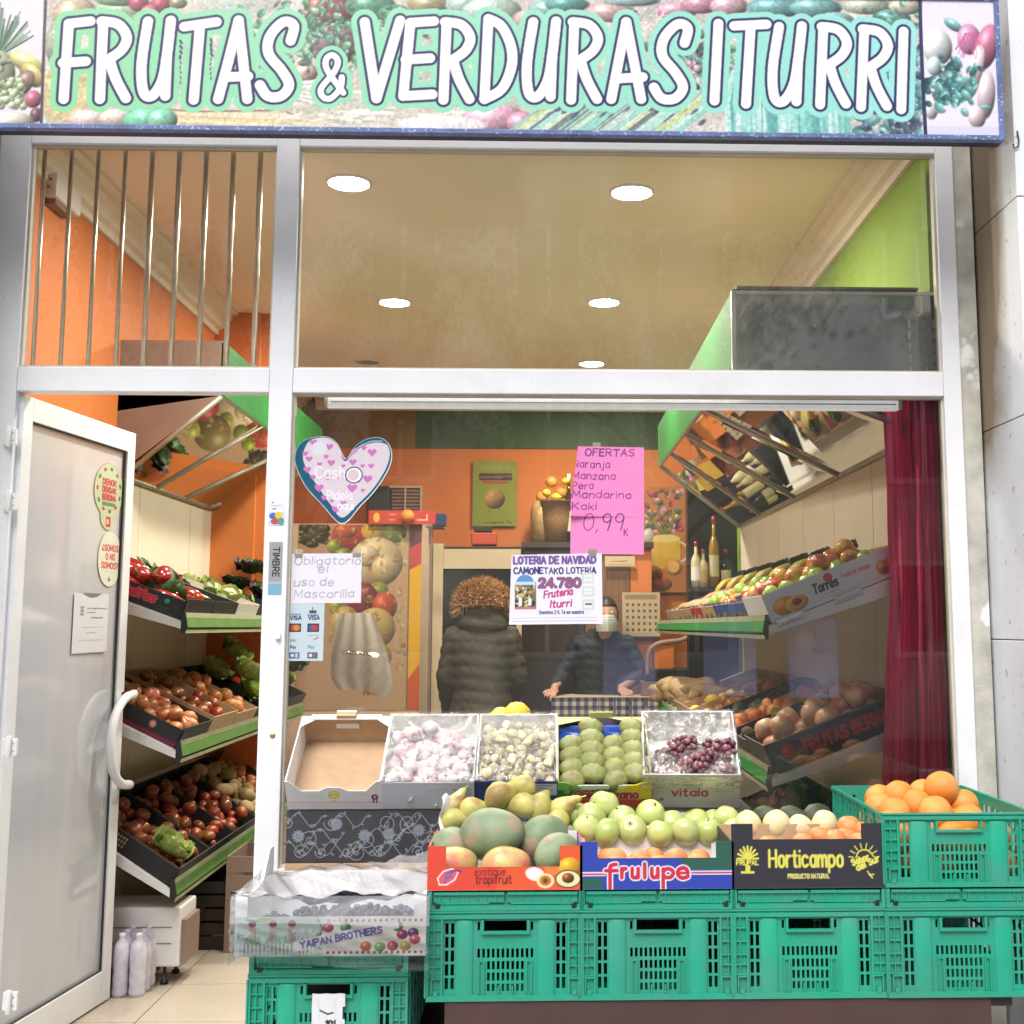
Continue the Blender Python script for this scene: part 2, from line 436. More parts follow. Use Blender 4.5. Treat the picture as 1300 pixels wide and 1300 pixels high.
class Canvas:
    """a drawing w x h units big; U metres per unit, res points per metre; y runs down"""
    def __init__(s, w, h, U=1.0, res=600, bg=(255, 255, 255)):
        s.w, s.h, s.U = w, h, U
        s.nx, s.ny = max(2, int(w * U * res)), max(2, int(h * U * res))
        s.k = s.nx / w                       # points per unit
        s.ky = s.ny / h
        s.a = np.ones((s.ny + 1, s.nx + 1, 3), np.float32) * np.array(bg, np.float32) / 255
        s.mask = np.ones((s.ny, s.nx), bool)

    def _win(s, x0, y0, x1, y1):
        i0, i1 = max(0, int(x0 * s.k) - 1), min(s.nx + 1, int(x1 * s.k) + 3)
        j0, j1 = max(0, int(y0 * s.ky) - 1), min(s.ny + 1, int(y1 * s.ky) + 3)
        if i1 <= i0 or j1 <= j0: return None
        yy, xx = np.mgrid[j0:j1, i0:i1]
        return (slice(j0, j1), slice(i0, i1)), xx / s.k, yy / s.ky

    def _put(s, sl, al, col):
        al = np.clip(al, 0, 1)[..., None].astype(np.float32)
        c = np.asarray(col, np.float32) / 255
        s.a[sl] = s.a[sl] * (1 - al) + c * al

    def rect(s, x0, y0, x1, y1, col, a=1.0):
        w = s._win(x0, y0, x1, y1)
        if w:
            sl, x, y = w
            al = np.clip((np.minimum(x - x0, x1 - x)) * s.k + .5, 0, 1) * np.clip((np.minimum(y - y0, y1 - y)) * s.ky + .5, 0, 1)
            s._put(sl, al * a, col)
        return s

    def ell(s, cx, cy, rx, ry, col, a=1.0, rot=0.0, shade=0.0, soft=1.0):
        r = max(rx, ry)
        w = s._win(cx - r, cy - r, cx + r, cy + r)
        if w:
            sl, x, y = w
            c_, s_ = math.cos(rot), math.sin(rot)
            u = ((x - cx) * c_ + (y - cy) * s_) / rx
            v = (-(x - cx) * s_ + (y - cy) * c_) / ry
            q = np.sqrt(u * u + v * v)
            al = np.clip((1 - q) * min(rx, ry) * s.k / soft + .5, 0, 1)
            c = np.ones(q.shape + (3,), np.float32) * np.array(col, np.float32)
            if shade:
                g = 1 - shade * np.clip((u * .5 + v * .6 + .25), -0.3, 1) - shade * .35 * q ** 4
                hl = np.exp(-((u + .32) ** 2 + (v + .38) ** 2) * 14) * shade * 130
                c = np.clip(c * g[..., None] + hl[..., None], 0, 255)
            al = (np.clip(al, 0, 1) * a)[..., None]
            s.a[sl] = s.a[sl] * (1 - al) + c / 255 * al
        return s

    def line(s, pts, wd, col, a=1.0):
        for p, q in zip(pts[:-1], pts[1:]):
            h = wd / 2
            w = s._win(min(p[0], q[0]) - h, min(p[1], q[1]) - h, max(p[0], q[0]) + h, max(p[1], q[1]) + h)
            if not w: continue
            sl, x, y = w
            dx, dy = q[0] - p[0], q[1] - p[1]
            L2 = dx * dx + dy * dy + 1e-12
            t = np.clip(((x - p[0]) * dx + (y - p[1]) * dy) / L2, 0, 1)
            d = np.hypot(x - p[0] - t * dx, y - p[1] - t * dy)
            s._put(sl, ((h - d) * s.k + .5).clip(0, 1) * a, col)
        return s

    def poly(s, pts, col, a=1.0, mask=False):
        xs, ys = [p[0] for p in pts], [p[1] for p in pts]
        w = s._win(min(xs), min(ys), max(xs), max(ys))
        if not w: return s
        sl, x, y = w
        ins = np.zeros(x.shape, bool)
        n = len(pts)
        for i in range(n):
            x0, y0 = pts[i]; x1, y1 = pts[(i + 1) % n]
            if y0 == y1: continue
            c = ((y0 > y) != (y1 > y)) & (x < (x1 - x0) * (y - y0) / (y1 - y0) + x0)
            ins ^= c
        s._put(sl, ins * a, col)
        return s

    def text(s, t, x, y, h, wd, col, sx=1.0, gap=1.5, slant=0.0, rot=0.0, a=1.0, wob=0.0, width=None, seed=1, out=None):
        """stroke lettering; (x, y) is the left end of the baseline, h the capital height"""
        k = h / 6.0
        if width:                                  # squeeze to the wanted width
            tot = sum((GLYPH[c][1] + gap) if c in GLYPH else 2.6 for c in t) - gap
            sx = width / (tot * k)
        r_ = random.Random(seed)
        px = 0.0
        res_ = []
        for c in t:
            if c not in GLYPH:
                px += 2.6 * k * sx; continue
            dy = r_.uniform(-wob, wob); dr = r_.uniform(-wob, wob) * .1
            for stk in GLYPH[c][0]:
                q = []
                for (gx, gy) in stk:
                    ux = px + gx * k * sx + gy * k * slant
                    uy = gy * k * (1 + dr) + dy * k
                    q.append((x + ux * math.cos(rot) + uy * math.sin(rot), y + ux * math.sin(rot) - uy * math.cos(rot)))
                res_.append(q)
            px += (GLYPH[c][1] + gap) * k * sx
        if out:
            for q in res_: s.line(q, wd + out[0], out[1], a)
        for q in res_: s.line(q, wd * (r_.uniform(.75, 1.2) if wob else 1), col, a)
        return s

    def noise(s, amt, seed=0, cell=1):
        g = np.random.RandomState(seed).rand(s.ny // cell + 2, s.nx // cell + 2)
        g = np.kron(g, np.ones((cell, cell)))[:s.ny + 1, :s.nx + 1]
        s.a = np.clip(s.a * (1 + (g[..., None] - .5) * amt), 0, 1).astype(np.float32)
        return s

    def cut(s, fn):
        """fn(x, y) -> True where the sheet stays"""
        yy, xx = np.mgrid[0:s.ny, 0:s.nx]
        s.mask &= fn((xx + .5) / s.k, (yy + .5) / s.ky)
        return s


def sheet(name, c, mt, parent=None, M=None, t=0.0, warp=None, side=None):
    """the drawing as a mesh: x 0..w, z 0..h (top of the drawing up), facing -y; t > 0 gives it that thickness behind"""
    W, H = c.w * c.U, c.h * c.U
    ny, nx = c.ny, c.nx
    jj, ii = np.mgrid[0:ny + 1, 0:nx + 1]
    co = np.zeros(((ny + 1) * (nx + 1), 3), np.float32)
    co[:, 0] = (ii / nx * W).ravel(); co[:, 2] = (H - jj / ny * H).ravel()
    col = np.ones(((ny + 1) * (nx + 1), 4), np.float32)
    a = np.clip(c.a.reshape(-1, 3), 0, 1)
    col[:, :3] = np.where(a <= .04045, a / 12.92, ((a + .055) / 1.055) ** 2.4)
    vid = np.arange((ny + 1) * (nx + 1)).reshape(ny + 1, nx + 1)
    m = c.mask
    f = np.stack([vid[1:, :-1][m], vid[1:, 1:][m], vid[:-1, 1:][m], vid[:-1, :-1][m]], 1)
    faces = [f]
    if t > 0:
        n0 = len(co)
        if m.all():
            xs = np.array([[0, t, 0], [W, t, 0], [W, t, H], [0, t, H], [0, 0, 0], [W, 0, 0], [W, 0, H], [0, 0, H]], np.float32)
            co = np.concatenate([co, xs])
            cc = np.ones((8, 4), np.float32); cc[:, :3] = np.array(side if side is not None else col[0, :3])
            col = np.concatenate([col, cc])
            faces.append(np.array([[1, 0, 3, 2], [0, 1, 5, 4], [1, 2, 6, 5], [2, 3, 7, 6], [3, 0, 4, 7]]) + n0)
        else:
            b = co.copy(); b[:, 1] = t
            co = np.concatenate([co, b])
            cc = col.copy()
            if side is not None: cc[:, :3] = np.array(side)
            col = np.concatenate([col, cc])
            faces.append(f[:, ::-1] + n0)
            mp = np.zeros((ny + 2, nx + 2), bool); mp[1:-1, 1:-1] = m
            # top, bottom, left, right rims of the cut
            for (dj, di, A, B) in ((-1, 0, (0, 1), (0, 0)), (1, 0, (1, 0), (1, 1)), (0, -1, (0, 0), (1, 0)), (0, 1, (1, 1), (0, 1))):
                e = m & ~mp[1 + dj:ny + 1 + dj, 1 + di:nx + 1 + di]
                j, i = np.nonzero(e)
                if len(j):
                    p = vid[j + A[0], i + A[1]]; q = vid[j + B[0], i + B[1]]
                    faces.append(np.stack([p, q, q + n0, p + n0], 1))
    F = np.concatenate(faces)
    used = np.zeros(len(co), bool); used[F.ravel()] = True
    remap = np.cumsum(used) - 1
    F = remap[F]; co = co[used]; col = col[used]
    if warp is not None: co = warp(co)
    me = bpy.data.meshes.new(name)
    me.vertices.add(len(co)); me.vertices.foreach_set('co', np.ascontiguousarray(co, np.float32).ravel())
    me.loops.add(F.size); me.loops.foreach_set('vertex_index', F.ravel().astype(np.int32))
    me.polygons.add(len(F)); me.polygons.foreach_set('loop_start', np.arange(0, F.size, 4, dtype=np.int32))
    me.update(calc_edges=True)
    at = me.attributes.new('ink', 'FLOAT_COLOR', 'POINT')
    at.data.foreach_set('color', np.ascontiguousarray(col, np.float32).ravel())
    me.materials.append(mt)
    return link(name, me, parent, M)

# ------------------------------------------------------------------ shared materials
m_white = mat('white_powder_coat', (.73, .74, .77), .35, .04, 6, bump=.08, second=(.62, .63, .65), sscale=4, srng=(.62, .82), speck=(.45, .44, .42), speck_scale=45, speck_t=.76)
m_white2 = mat('white_plastic', (.72, .72, .71), .4, .05, 10)
m_alu = mat('aluminium', (.5, .5, .5), .35, .06, 10, metal=.7)
m_steel = mat('steel_bar', (.62, .56, .48), .3, .1, 20, metal=.85)
m_black = mat('black_plastic', (.012, .012, .014), .45, .2, 30)
m_dark = mat('dark_board', (.035, .025, .022), .6, .2, 10)
m_orange = mat('orange_wall_paint', (.62, .185, .045), .75, .05, 3, bump=.08, bscale=60)
m_limewall = mat('lime_wall_paint', (.21, .36, .035), .75, .05, 3, bump=.08, bscale=60)
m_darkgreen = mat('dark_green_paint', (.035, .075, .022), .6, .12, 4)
m_ceil = mat('ceiling_paint', (.82, .75, .60), .8, .03, 2)
m_cornice = mat('plaster_cornice', (.80, .75, .65), .7, .03, 8)
m_green = mat('green_shelf_plastic', (.02, .17, .03), .6, .1, 8, spec=.15)
m_greenf = mat('dull_green_price_rail', (.09, .20, .05), .4, .15, 12)
m_cream = mat('cream_metal_panel', (.72, .66, .52), .5, .04, 3)
m_mirror = mat('canopy_mirror', (.82, .82, .78), .03, .02, 3, metal=1.0)
m_card = mat('brown_cardboard', (.45, .30, .18), .8, .08, 25, bump=.1)
m_cardw = mat('white_cardboard', (.72, .71, .69), .7, .04, 20, bump=.05)
m_wood = mat('brown_wood_panel', (.20, .10, .05), .5, .25, 6, stretch=(12, 12, 1))
m_crate = mat('green_crate_plastic', (.012, .30, .19), .38, .10, 9, bump=.06, second=(.035, .27, .19), sscale=7, rand=.05, speck=(.10, .40, .30), speck_scale=90, speck_t=.74)
m_ink = print_mat('printed_card', .55)
m_inkg = print_mat('printed_gloss', .25)
m_inks = print_mat('sign_vinyl', .3, lo=.80)
m_inkp = print_mat('printed_paper', .6)
m_inkt = print_mat('painted_reflection_film', .4, trans=.90)
m_glass = glass_mat('window_glass', (.97, .97, .95), .010, (.8, .78, .72), smear=.06, gain=2.3, veil_scale=2.2, hstretch=(1, 1, .6))
m_glassu = glass_mat('upper_glass_painted_veil', (.97, .97, .95), .035, (.90, .86, .74), smear=.13, gain=2.6, veil_scale=1.6, hstretch=(1, 1, .8))  # haze paints in the street's reflected brightness; the smears are scratches
m_glass2 = glass_mat('clear_glass', (.97, .98, .97))
m_frost = glass_mat('frosted_door_glass', (.95, .94, .95), .86, (.84, .90, 1.0), smear=.12, veil_scale=1.6, hstretch=(2.2, 1, .30), rough=.06)
m_film = glass_mat('crinkled_clear_film', (.98, .98, .98), .03, (.85, .85, .88), smear=.35, veil_scale=16, rough=.12, bump=.5, bscale=35)
m_filmv = glass_mat('milky_film', (.98, .98, .99), .22, (.95, .95, 1.0), smear=.42, veil_scale=5, rough=.2, bump=.3, bscale=9, hstretch=(.6, 1, 2), ior=1.25)
m_filmc = glass_mat('clear_stretch_film', (.99, .99, .99), .0, (.96, .96, 1.0), smear=.12, veil_scale=5, rough=.08, bump=.3, bscale=9, hstretch=(.5, 1, 2.5), ior=1.25)
m_rubber = mat('door_seal', (.03, .03, .03), .6)

# ------------------------------------------------------------------ ground and street (the street is seen only mirrored in the glass)
m_pave = mat('pavement_stone', (.40, .39, .37), .8, .12, 3, bump=.2, bscale=30)
m_road = mat('asphalt', (.05, .05, .052), .85, .15, 8, bump=.3, bscale=60)
b = MB(); b.box(-60, -8.5, -.20, 60, -.05, -.08); b.box(-60, -150, -.40, 60, -13.5, -.08)
tag(b.build('pavement', m_pave), kind='structure')
b = MB(); b.box(-90, -160, -.50, 90, 90, -.21)
tag(b.build('road', m_road), kind='structure')
b = MB(); b.box(-60, -8.65, -.5, 60, -8.501, -.078); b.box(-60, -13.499, -.5, 60, -13.35, -.078)
tag(b.build('kerb', m_pave), kind='structure')

m_fac = mat('pale_render_facade', (.58, .55, .50), .8, .1, 1.0)
m_fac2 = mat('grey_render_facade', (.46, .45, .44), .8, .1, 1.0)
m_winglass = mat('dark_window_glass', (.03, .035, .04), .1)
for bi, (x0, x1, hh, mt_) in enumerate(((-26, -9, 11, m_fac2), (-9, 5.5, 13, m_fac), (5.5, 24, 10, m_fac2))):
    bd = empty('street_building', TR((x0 + x1) / 2, -17.5, -.08), ['grey rendered building across the street at left', 'pale rendered building straight across the street', 'grey rendered building across the street at right'][bi], 'building')
    w = x1 - x0
    b = MB(); b.box(-w / 2, -8, 0, w / 2, 0, hh); b.build('wall', mt_, bd)
    b = MB(); b.box(-w / 2, -8.2, hh, w / 2, .3, hh + .3); b.build('cornice', m_fac, bd)
    fm = pm = None
    for fl in range(int(hh // 3)):
        for k in range(int(w // 2.6)):
            wx = -w / 2 + 1.3 + k * 2.6; wz = .9 + fl * 3.05
            if fm is None:
                q = MB()
                for (a0, c0, a1, c1) in ((-.65, 0, -.55, 1.7), (.55, 0, .65, 1.7), (-.55, 0, .55, .1), (-.55, 1.6, .55, 1.7), (-.04, .1, .04, 1.6)): q.box(a0, 0, c0, a1, .08, c1)
                fm = q.mesh('window_frame', m_white); q = MB(); q.box(-.55, 0, .1, .55, .03, 1.6); pm = q.mesh('pane', m_winglass)
            wo = link('window', fm, bd, TR(wx, .01, wz)); link('pane', pm, wo, TR(0, 0, 0))

m_leaf = mat('street_tree_leaves', (.07, .11, .035), .6, .3, 5, rand=.2)
m_bark = mat('tree_bark', (.12, .09, .07), .9, .3, 10, bump=.5)
for ti, (tx, ty, th) in enumerate(((-3.6, -14.2, 8.6), (1.8, -14.0, 8.0), (10.2, -14.4, 8.8))):
    t = empty('street_tree', TR(tx, ty, -.08), ['leafy street tree on the far kerb at left', 'leafy street tree on the far kerb in the middle', 'leafy street tree on the far kerb at right'][ti], 'tree', 'street trees on the far kerb')
    b = MB(); b.tube([(0, 0, 0), (.05, 0, 1.5), (0, .05, 3), (.1, 0, th * .75)], [.16, .13, .11, .05], 10)
    r_ = random.Random(ti)
    for k in range(7):
        a = k * .9; z0 = 2.4 + k * .3
        b.tube([(0, 0, z0), (math.cos(a) * .8, math.sin(a) * .6, z0 + .8), (math.cos(a) * 1.6, math.sin(a) * 1.2, z0 + 1.3)], [.06, .04, .015], 6)
    b.build('trunk', m_bark, t)
    b = MB()
    cl = [Vector((r_.gauss(0, 1.5), r_.gauss(0, .8), th * .74 + r_.gauss(0, 1.0))) for _ in range(40)]
    for k in range(4200):
        c = r_.choice(cl) + Vector((r_.gauss(0, .33), r_.gauss(0, .33), r_.gauss(0, .28)))
        e = Euler((r_.uniform(0, 6), r_.uniform(0, 6), r_.uniform(0, 6))).to_matrix()
        s_ = r_.uniform(.06, .11)
        b.add([c + e @ Vector(p) * s_ for p in ((-1, 0, 0), (0, -.6, .1), (1, 0, 0), (0, .6, .1))], [(0, 1, 2, 3)])
    b.build('crown', m_leaf, t)['kind'] = 'stuff'

# ------------------------------------------------------------------ the building front: stone reveals, frame, glass
def stone_mat():
    m = mat('pale_stone_cladding', (.66, .68, .71), .7, .05, 4, bump=.15, bscale=40, speck=(.40, .38, .35), speck_scale=26, speck_t=.70)
    N, L = m.node_tree.nodes, m.node_tree.links
    b_ = N['Principled BSDF']
    src = b_.inputs['Base Color'].links[0].from_socket
    ge = N.new('ShaderNodeNewGeometry'); sp = N.new('ShaderNodeSeparateXYZ'); L.new(ge.outputs['Position'], sp.inputs[0])
    mr = N.new('ShaderNodeMapRange'); mr.inputs[1].default_value, mr.inputs[2].default_value = 1.75, 2.6; L.new(sp.outputs[2], mr.inputs[0])
    ny_ = N.new('ShaderNodeMapRange'); ny_.inputs[1].default_value, ny_.inputs[2].default_value = -.28, -.02; L.new(sp.outputs[1], ny_.inputs[0])
    nz = N.new('ShaderNodeTexNoise'); nz.inputs['Scale'].default_value = 5; nz.inputs['Detail'].default_value = 8; L.new(ge.outputs['Position'], nz.inputs['Vector'])
    a_ = N.new('ShaderNodeMath'); a_.operation = 'MULTIPLY'; L.new(mr.outputs[0], a_.inputs[0]); L.new(ny_.outputs[0], a_.inputs[1])
    c_ = N.new('ShaderNodeMath'); c_.operation = 'MULTIPLY'; c_.inputs[1].default_value = 8.0; c_.use_clamp = True
    d_ = N.new('ShaderNodeMath'); d_.operation = 'MULTIPLY'; L.new(a_.outputs[0], d_.inputs[0]); L.new(nz.outputs[0], d_.inputs[1]); L.new(d_.outputs[0], c_.inputs[0])
    mx = N.new('ShaderNodeMix'); mx.data_type = 'RGBA'; mx.inputs[7].default_value = (.22, .17, .11, 1)
    L.new(c_.outputs[0], mx.inputs[0]); L.new(src, mx.inputs[6]); L.new(mx.outputs[2], b_.inputs['Base Color'])
    return m


m_stone = stone_mat()
XR = P(1241, 500, .03).x
YF = PX(1291, 248, XR).y                       # front of the stone
zj1, zj2 = PX(1292, 248, XR).z, PX(1296, 528, XR).z
pil = empty('stone_pillar', TR(XR, YF, -.08), 'pale grey stone pillar with rusty stain right of the shopfront', 'pillar')
zz = [-.08, zj2 - (zj1 - zj2), zj2, zj1, zj1 + (zj1 - zj2), 4.2]
for a0, a1 in zip(zz[:-1], zz[1:]):
    b = MB(); b.box(0, 0, a0 + .08 + .0015, 1.2, -YF + .22, a1 + .08 - .0015); b.build('stone_slab', m_stone, pil, bevel=.002)
b = MB(); b.box(.004, .004, 0, 1.19, -YF + .2, 4.2); b.build('mortar', m_dark, pil)
pil2 = empty('stone_pillar', TR(-1.81, YF, -.08), 'grimy stone pillar at the left edge beside the door hinges', 'pillar')
b = MB(); b.box(-1.2, 0, 0, 0, -YF + .2, 4.3); b.build('stone_slab', m_stone, pil2, bevel=.002)

up = empty('upper_facade', TR(0, -.2, 3.28), 'stone facade band above the shop sign', 'wall')
b = MB(); b.box(-3, 0, 0, 3, .4, 1.2); b.build('stone_slab', m_stone, up)

YG = 0.0
ff = -.03
xl0, xl1 = -1.785, X(21.5, ff, 480)
xm0, xm1 = X(331.5, ff), X(362, ff)
xr0, xr1 = X(1197.5, ff, 470), X(1220.5, ff, 480)
zt0, zt1 = Z(499, ff, 500), Z(468, ff, 500)
ZTOP = 3.0
fr = empty('shopfront_frame', TR(0, ff, 0), 'white aluminium frame of posts and transom around door and window', 'window frame')
for nm, x0, x1, z0, z1 in (('post', xl0, xl1, 0, ZTOP), ('mullion', xm0, xm1, 0, ZTOP), ('post', xr0, xr1, 0, ZTOP)):
    b = MB(); b.box(x0, 0, z0, x1, .06, z1)
    b.build(nm, m_white, fr, bevel=.003)
for x0, x1 in ((xl1, xm0), (xm1, xr0)):
    b = MB(); b.box(x0 + .0005, .001, zt0, x1 - .0005, .059, zt1)
    b.build('transom', m_white, fr, bevel=.003)
    b = MB(); b.box(x0 + .0005, .002, ZTOP - .06, x1 - .0005, .058, ZTOP - .001)
    b.build('head_rail', m_white, fr, bevel=.002)
b = MB(); b.box(xm1 + .0005, .001, .56, xr0 - .0005, .059, .62); b.build('sill_rail', m_white, fr, bevel=.002)
b = MB(); b.box(xm1 + .0005, .01, 0.0, xr0 - .0005, .05, .559); b.build('lower_panel', m_dark, fr)
b = MB()
for (x0, x1, z0, z1) in ((xl1, xm0, zt1, ZTOP - .06), (xm1, xr0, zt1, ZTOP - .06), (xm1, xr0, .62, zt0)):
    g = .007
    for (a0, c0, a1, c1) in ((x0, z0, x0 + g, z1), (x1 - g, z0, x1, z1), (x0 + g, z0, x1 - g, z0 + g), (x0 + g, z1 - g, x1 - g, z1)):
        b.box(a0, .016, c0, a1, .044, c1)
b.build('glazing_bead', mat('glazing_bead_beige', (.55, .50, .42), .5), fr)
m_sealp = mat('peeling_sealant', (.46, .45, .40), .8, .25, 12, bump=.4, second=(.75, .75, .74), sscale=5, srng=(.6, .64))
b = MB(); b.box(xr1, .012, 0, XR - .009, .07, ZTOP); b.build('sealant_strip', m_sealp, fr)
b = MB(); b.box(XR - .009, .045, 0, XR, .09, ZTOP); b.build('joint_gap', m_black, fr)
b = MB(); b.box(-1.81, .012, 0, xl0 - .0005, .07, ZTOP); b.build('sealant_strip', m_sealp, fr)
for (x0, x1, z0, z1) in ((xl1, xm0, zt1, ZTOP - .06), (xm1, xr0, zt1, ZTOP - .06), (xm1, xr0, .62, zt0)):
    b = MB(); b.add([(x0, .03, z0), (x1, .03, z0), (x1, .03, z1), (x0, .03, z1)], [(0, 1, 2, 3)]); b.build('pane', m_glassu if z0 > 2 and x0 > -1 else m_glass, fr)
# threshold
b = MB(); b.box(-1.81, -.05, -.08, xm1, .10, -.004); b.build('threshold', m_pave, fr, TR(0, -ff, 0))
# door lock and bell details on the mullion
b = MB(); b.lathe([(0, .003), (.006, .003), (.009, 0), (.009, -.004)], 14, M=TR(0, 0, 0, rx=R(90)))
kp = P(346, 934, ff); b.build('keyhole', mat('brass', (.45, .33, .13), .35, metal=.9), fr, TR(kp.x, 0, kp.z))
b = MB(); kp = P(353, 808, ff); b.box(-.008, -.010, -.008, .008, 0, .008); b.box(-.003, -.016, -.008, .003, -.010, -.002)
b.build('door_stop', m_white2, fr, TR(kp.x, 0, kp.z), bevel=.001)

# bars behind the small upper pane
gr = empty('window_grille', TR(0, .06, zt1), 'nine thin steel bars behind the upper left window pane', 'grille')
for k in range(9):
    p0 = P(42 + k * 35, 455, .09)
    b = MB(); b.tube([(0, 0, 0), (0, 0, ZTOP - zt1)], .0075 if k < 4 else .0095, 8); bar = b.build('bar', m_steel, gr, TR(p0.x, .03, 0))
    b = MB(); b.lathe([(0, .022), (.008, .018), (.008, 0)], 8); b.build('bolt', m_white2, bar, TR(0, -.012, 0))
b = MB(); b.box(X(25, .09), .02, -.012, X(330, .09), .04, .0); b.build('rail', m_alu, gr)

# ------------------------------------------------------------------ shop interior shell
XW, XE, ZC, YB = -1.87, 1.296 + .03, 3.14, 5.4
YP = PX(262, 700, XW).y
b = MB(); b.box(XW - .15, .06, 0, XW, YB, ZC); tag(b.build('wall_left', m_orange), kind='structure')
b = MB(); b.box(XE, .10, 0, XE + .06, YB, ZC); tag(b.build('wall_right', m_limewall), kind='structure')
wb = MB(); wb.box(XW - .15, YB, 0, XE + .06, YB + .15, ZC); wb = tag(wb.build('wall_back', m_orange), kind='structure')
zb = P(700, 570, YB).z
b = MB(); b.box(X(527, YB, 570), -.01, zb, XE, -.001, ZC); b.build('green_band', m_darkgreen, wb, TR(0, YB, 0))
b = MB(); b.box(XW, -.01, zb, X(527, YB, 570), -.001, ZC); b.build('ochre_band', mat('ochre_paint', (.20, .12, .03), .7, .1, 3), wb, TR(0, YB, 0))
b = MB(); b.box(XW, YP, 0, X(318, YP), YP + .6, ZC); b.box(X(318, YP), YP + .02, 0, X(330, YP), YP + .6, ZC)
tag(b.build('wall_pillar', m_orange), kind='structure')
ce = MB(); ce.box(XW - .15, .07, ZC, XE + .06, YB + .15, ZC + .1); ce = tag(ce.build('ceiling', m_ceil), kind='structure')
prof = [(0, 0), (0, -.13), (.018, -.13), (.024, -.105), (.05, -.095), (.062, -.06), (.095, -.045), (.10, -.018), (.13, -.014), (.13, 0)]
for sgn, xx in ((1, XW), (-1, XE)):
    pts = [(p[0] * sgn, p[1]) for p in prof]
    if sgn < 0: pts = pts[::-1]
    b = MB(); b.prism(pts, 0, YB - .08, 0); b.build('cornice', m_cornice, ce, TR(xx, .075, ZC - .001))
pts = prof
b = MB(); b.prism(pts, 0, XE - XW - .26, 0); b.build('cornice', m_cornice, ce, TR(XW + .13, YB - .001, ZC - .001, rz=R(-90)))
# floor tiles
fl = MB(); fl.box(XW, -.04, -.07, XE, YB, -.012)
fl = tag(fl.build('shop_floor', mat('grout', (.25, .22, .18), .9)), kind='structure')
m_tile = mat('beige_floor_tile', (.44, .38, .31), .30, .06, 5, rand=.05, speck=(.40, .34, .27), speck_scale=50, speck_t=.66)
tb = MB(); tb.box(.002, .002, 0, .448, .448, .012); tm = tb.mesh('floor_tile', m_tile)
for i in range(7):
    for j in range(7):
        link('floor_tile', tm, fl, TR(XW + i * .45 + .02, .0 + j * .45 + .1, -.012))
# filler under the front half row
b = MB(); b.box(XW, -.04, -.012, xm0, .098, -.001); b.build('floor_strip', m_tile, fl)

# downlights
m_lamp = mat('lamp_face', (.9, .9, .85), .4, emit=(1.0, .93, .80), estr=375)
m_lampoff = mat('unlit_lamp_face', (.10, .09, .08), .4)
spots = [(443, 231, 'round ceiling light nearest the door side'), (802, 243, 'round ceiling light nearest the green wall, front row'), (501, 383, 'round ceiling light second row at the left'),
         (767, 383, 'round ceiling light second row at the right'), (751, 461, 'smallest lit ceiling light just above the transom')]
for px, py, lb in spots + [(466, 459, 'unlit dark ceiling light at the back left')]:
    p = PZ(px, py, ZC)
    dl = empty('ceiling_light', TR(p.x, p.y, ZC), lb, 'ceiling light', 'round recessed ceiling lights')
    b = MB(); b.lathe([(.078, -.004), (.082, -.010), (.092, -.008), (.094, 0)], 32); b.build('ring', m_white2, dl)
    b = MB(); b.lathe([(0, -.0045), (.079, -.0045)], 32); b.build('lamp', m_lampoff if 'unlit' in lb else m_lamp, dl)
for (x_, y_) in ((-.77, .25),):
    pass

# ------------------------------------------------------------------ the shop sign
YS = YF - .055
sx0, sx1 = -2.0, X(1275, YS, 172)
szb, szt = P(640, 171, YS).z, P(640, -14, YS).z
SW, SH = sx1 - sx0, szt - szb
sgn = empty('shop_sign', TR(sx0, YS, szb), 'long lightbox sign reading FRUTAS & VERDURAS ITURRI above the shop', 'sign')
EDG = .016
cs = Canvas(SW - 2 * EDG, SH - 2 * EDG, 1.0, 430, (214, 206, 200))


def sp(px, py):
    q = P(px, py, YS)
    return (q.x - sx0 - EDG, szt - EDG - q.z)


UPX = (X(1000, YS) - X(900, YS)) / 100.0        # metres per photo pixel on the sign


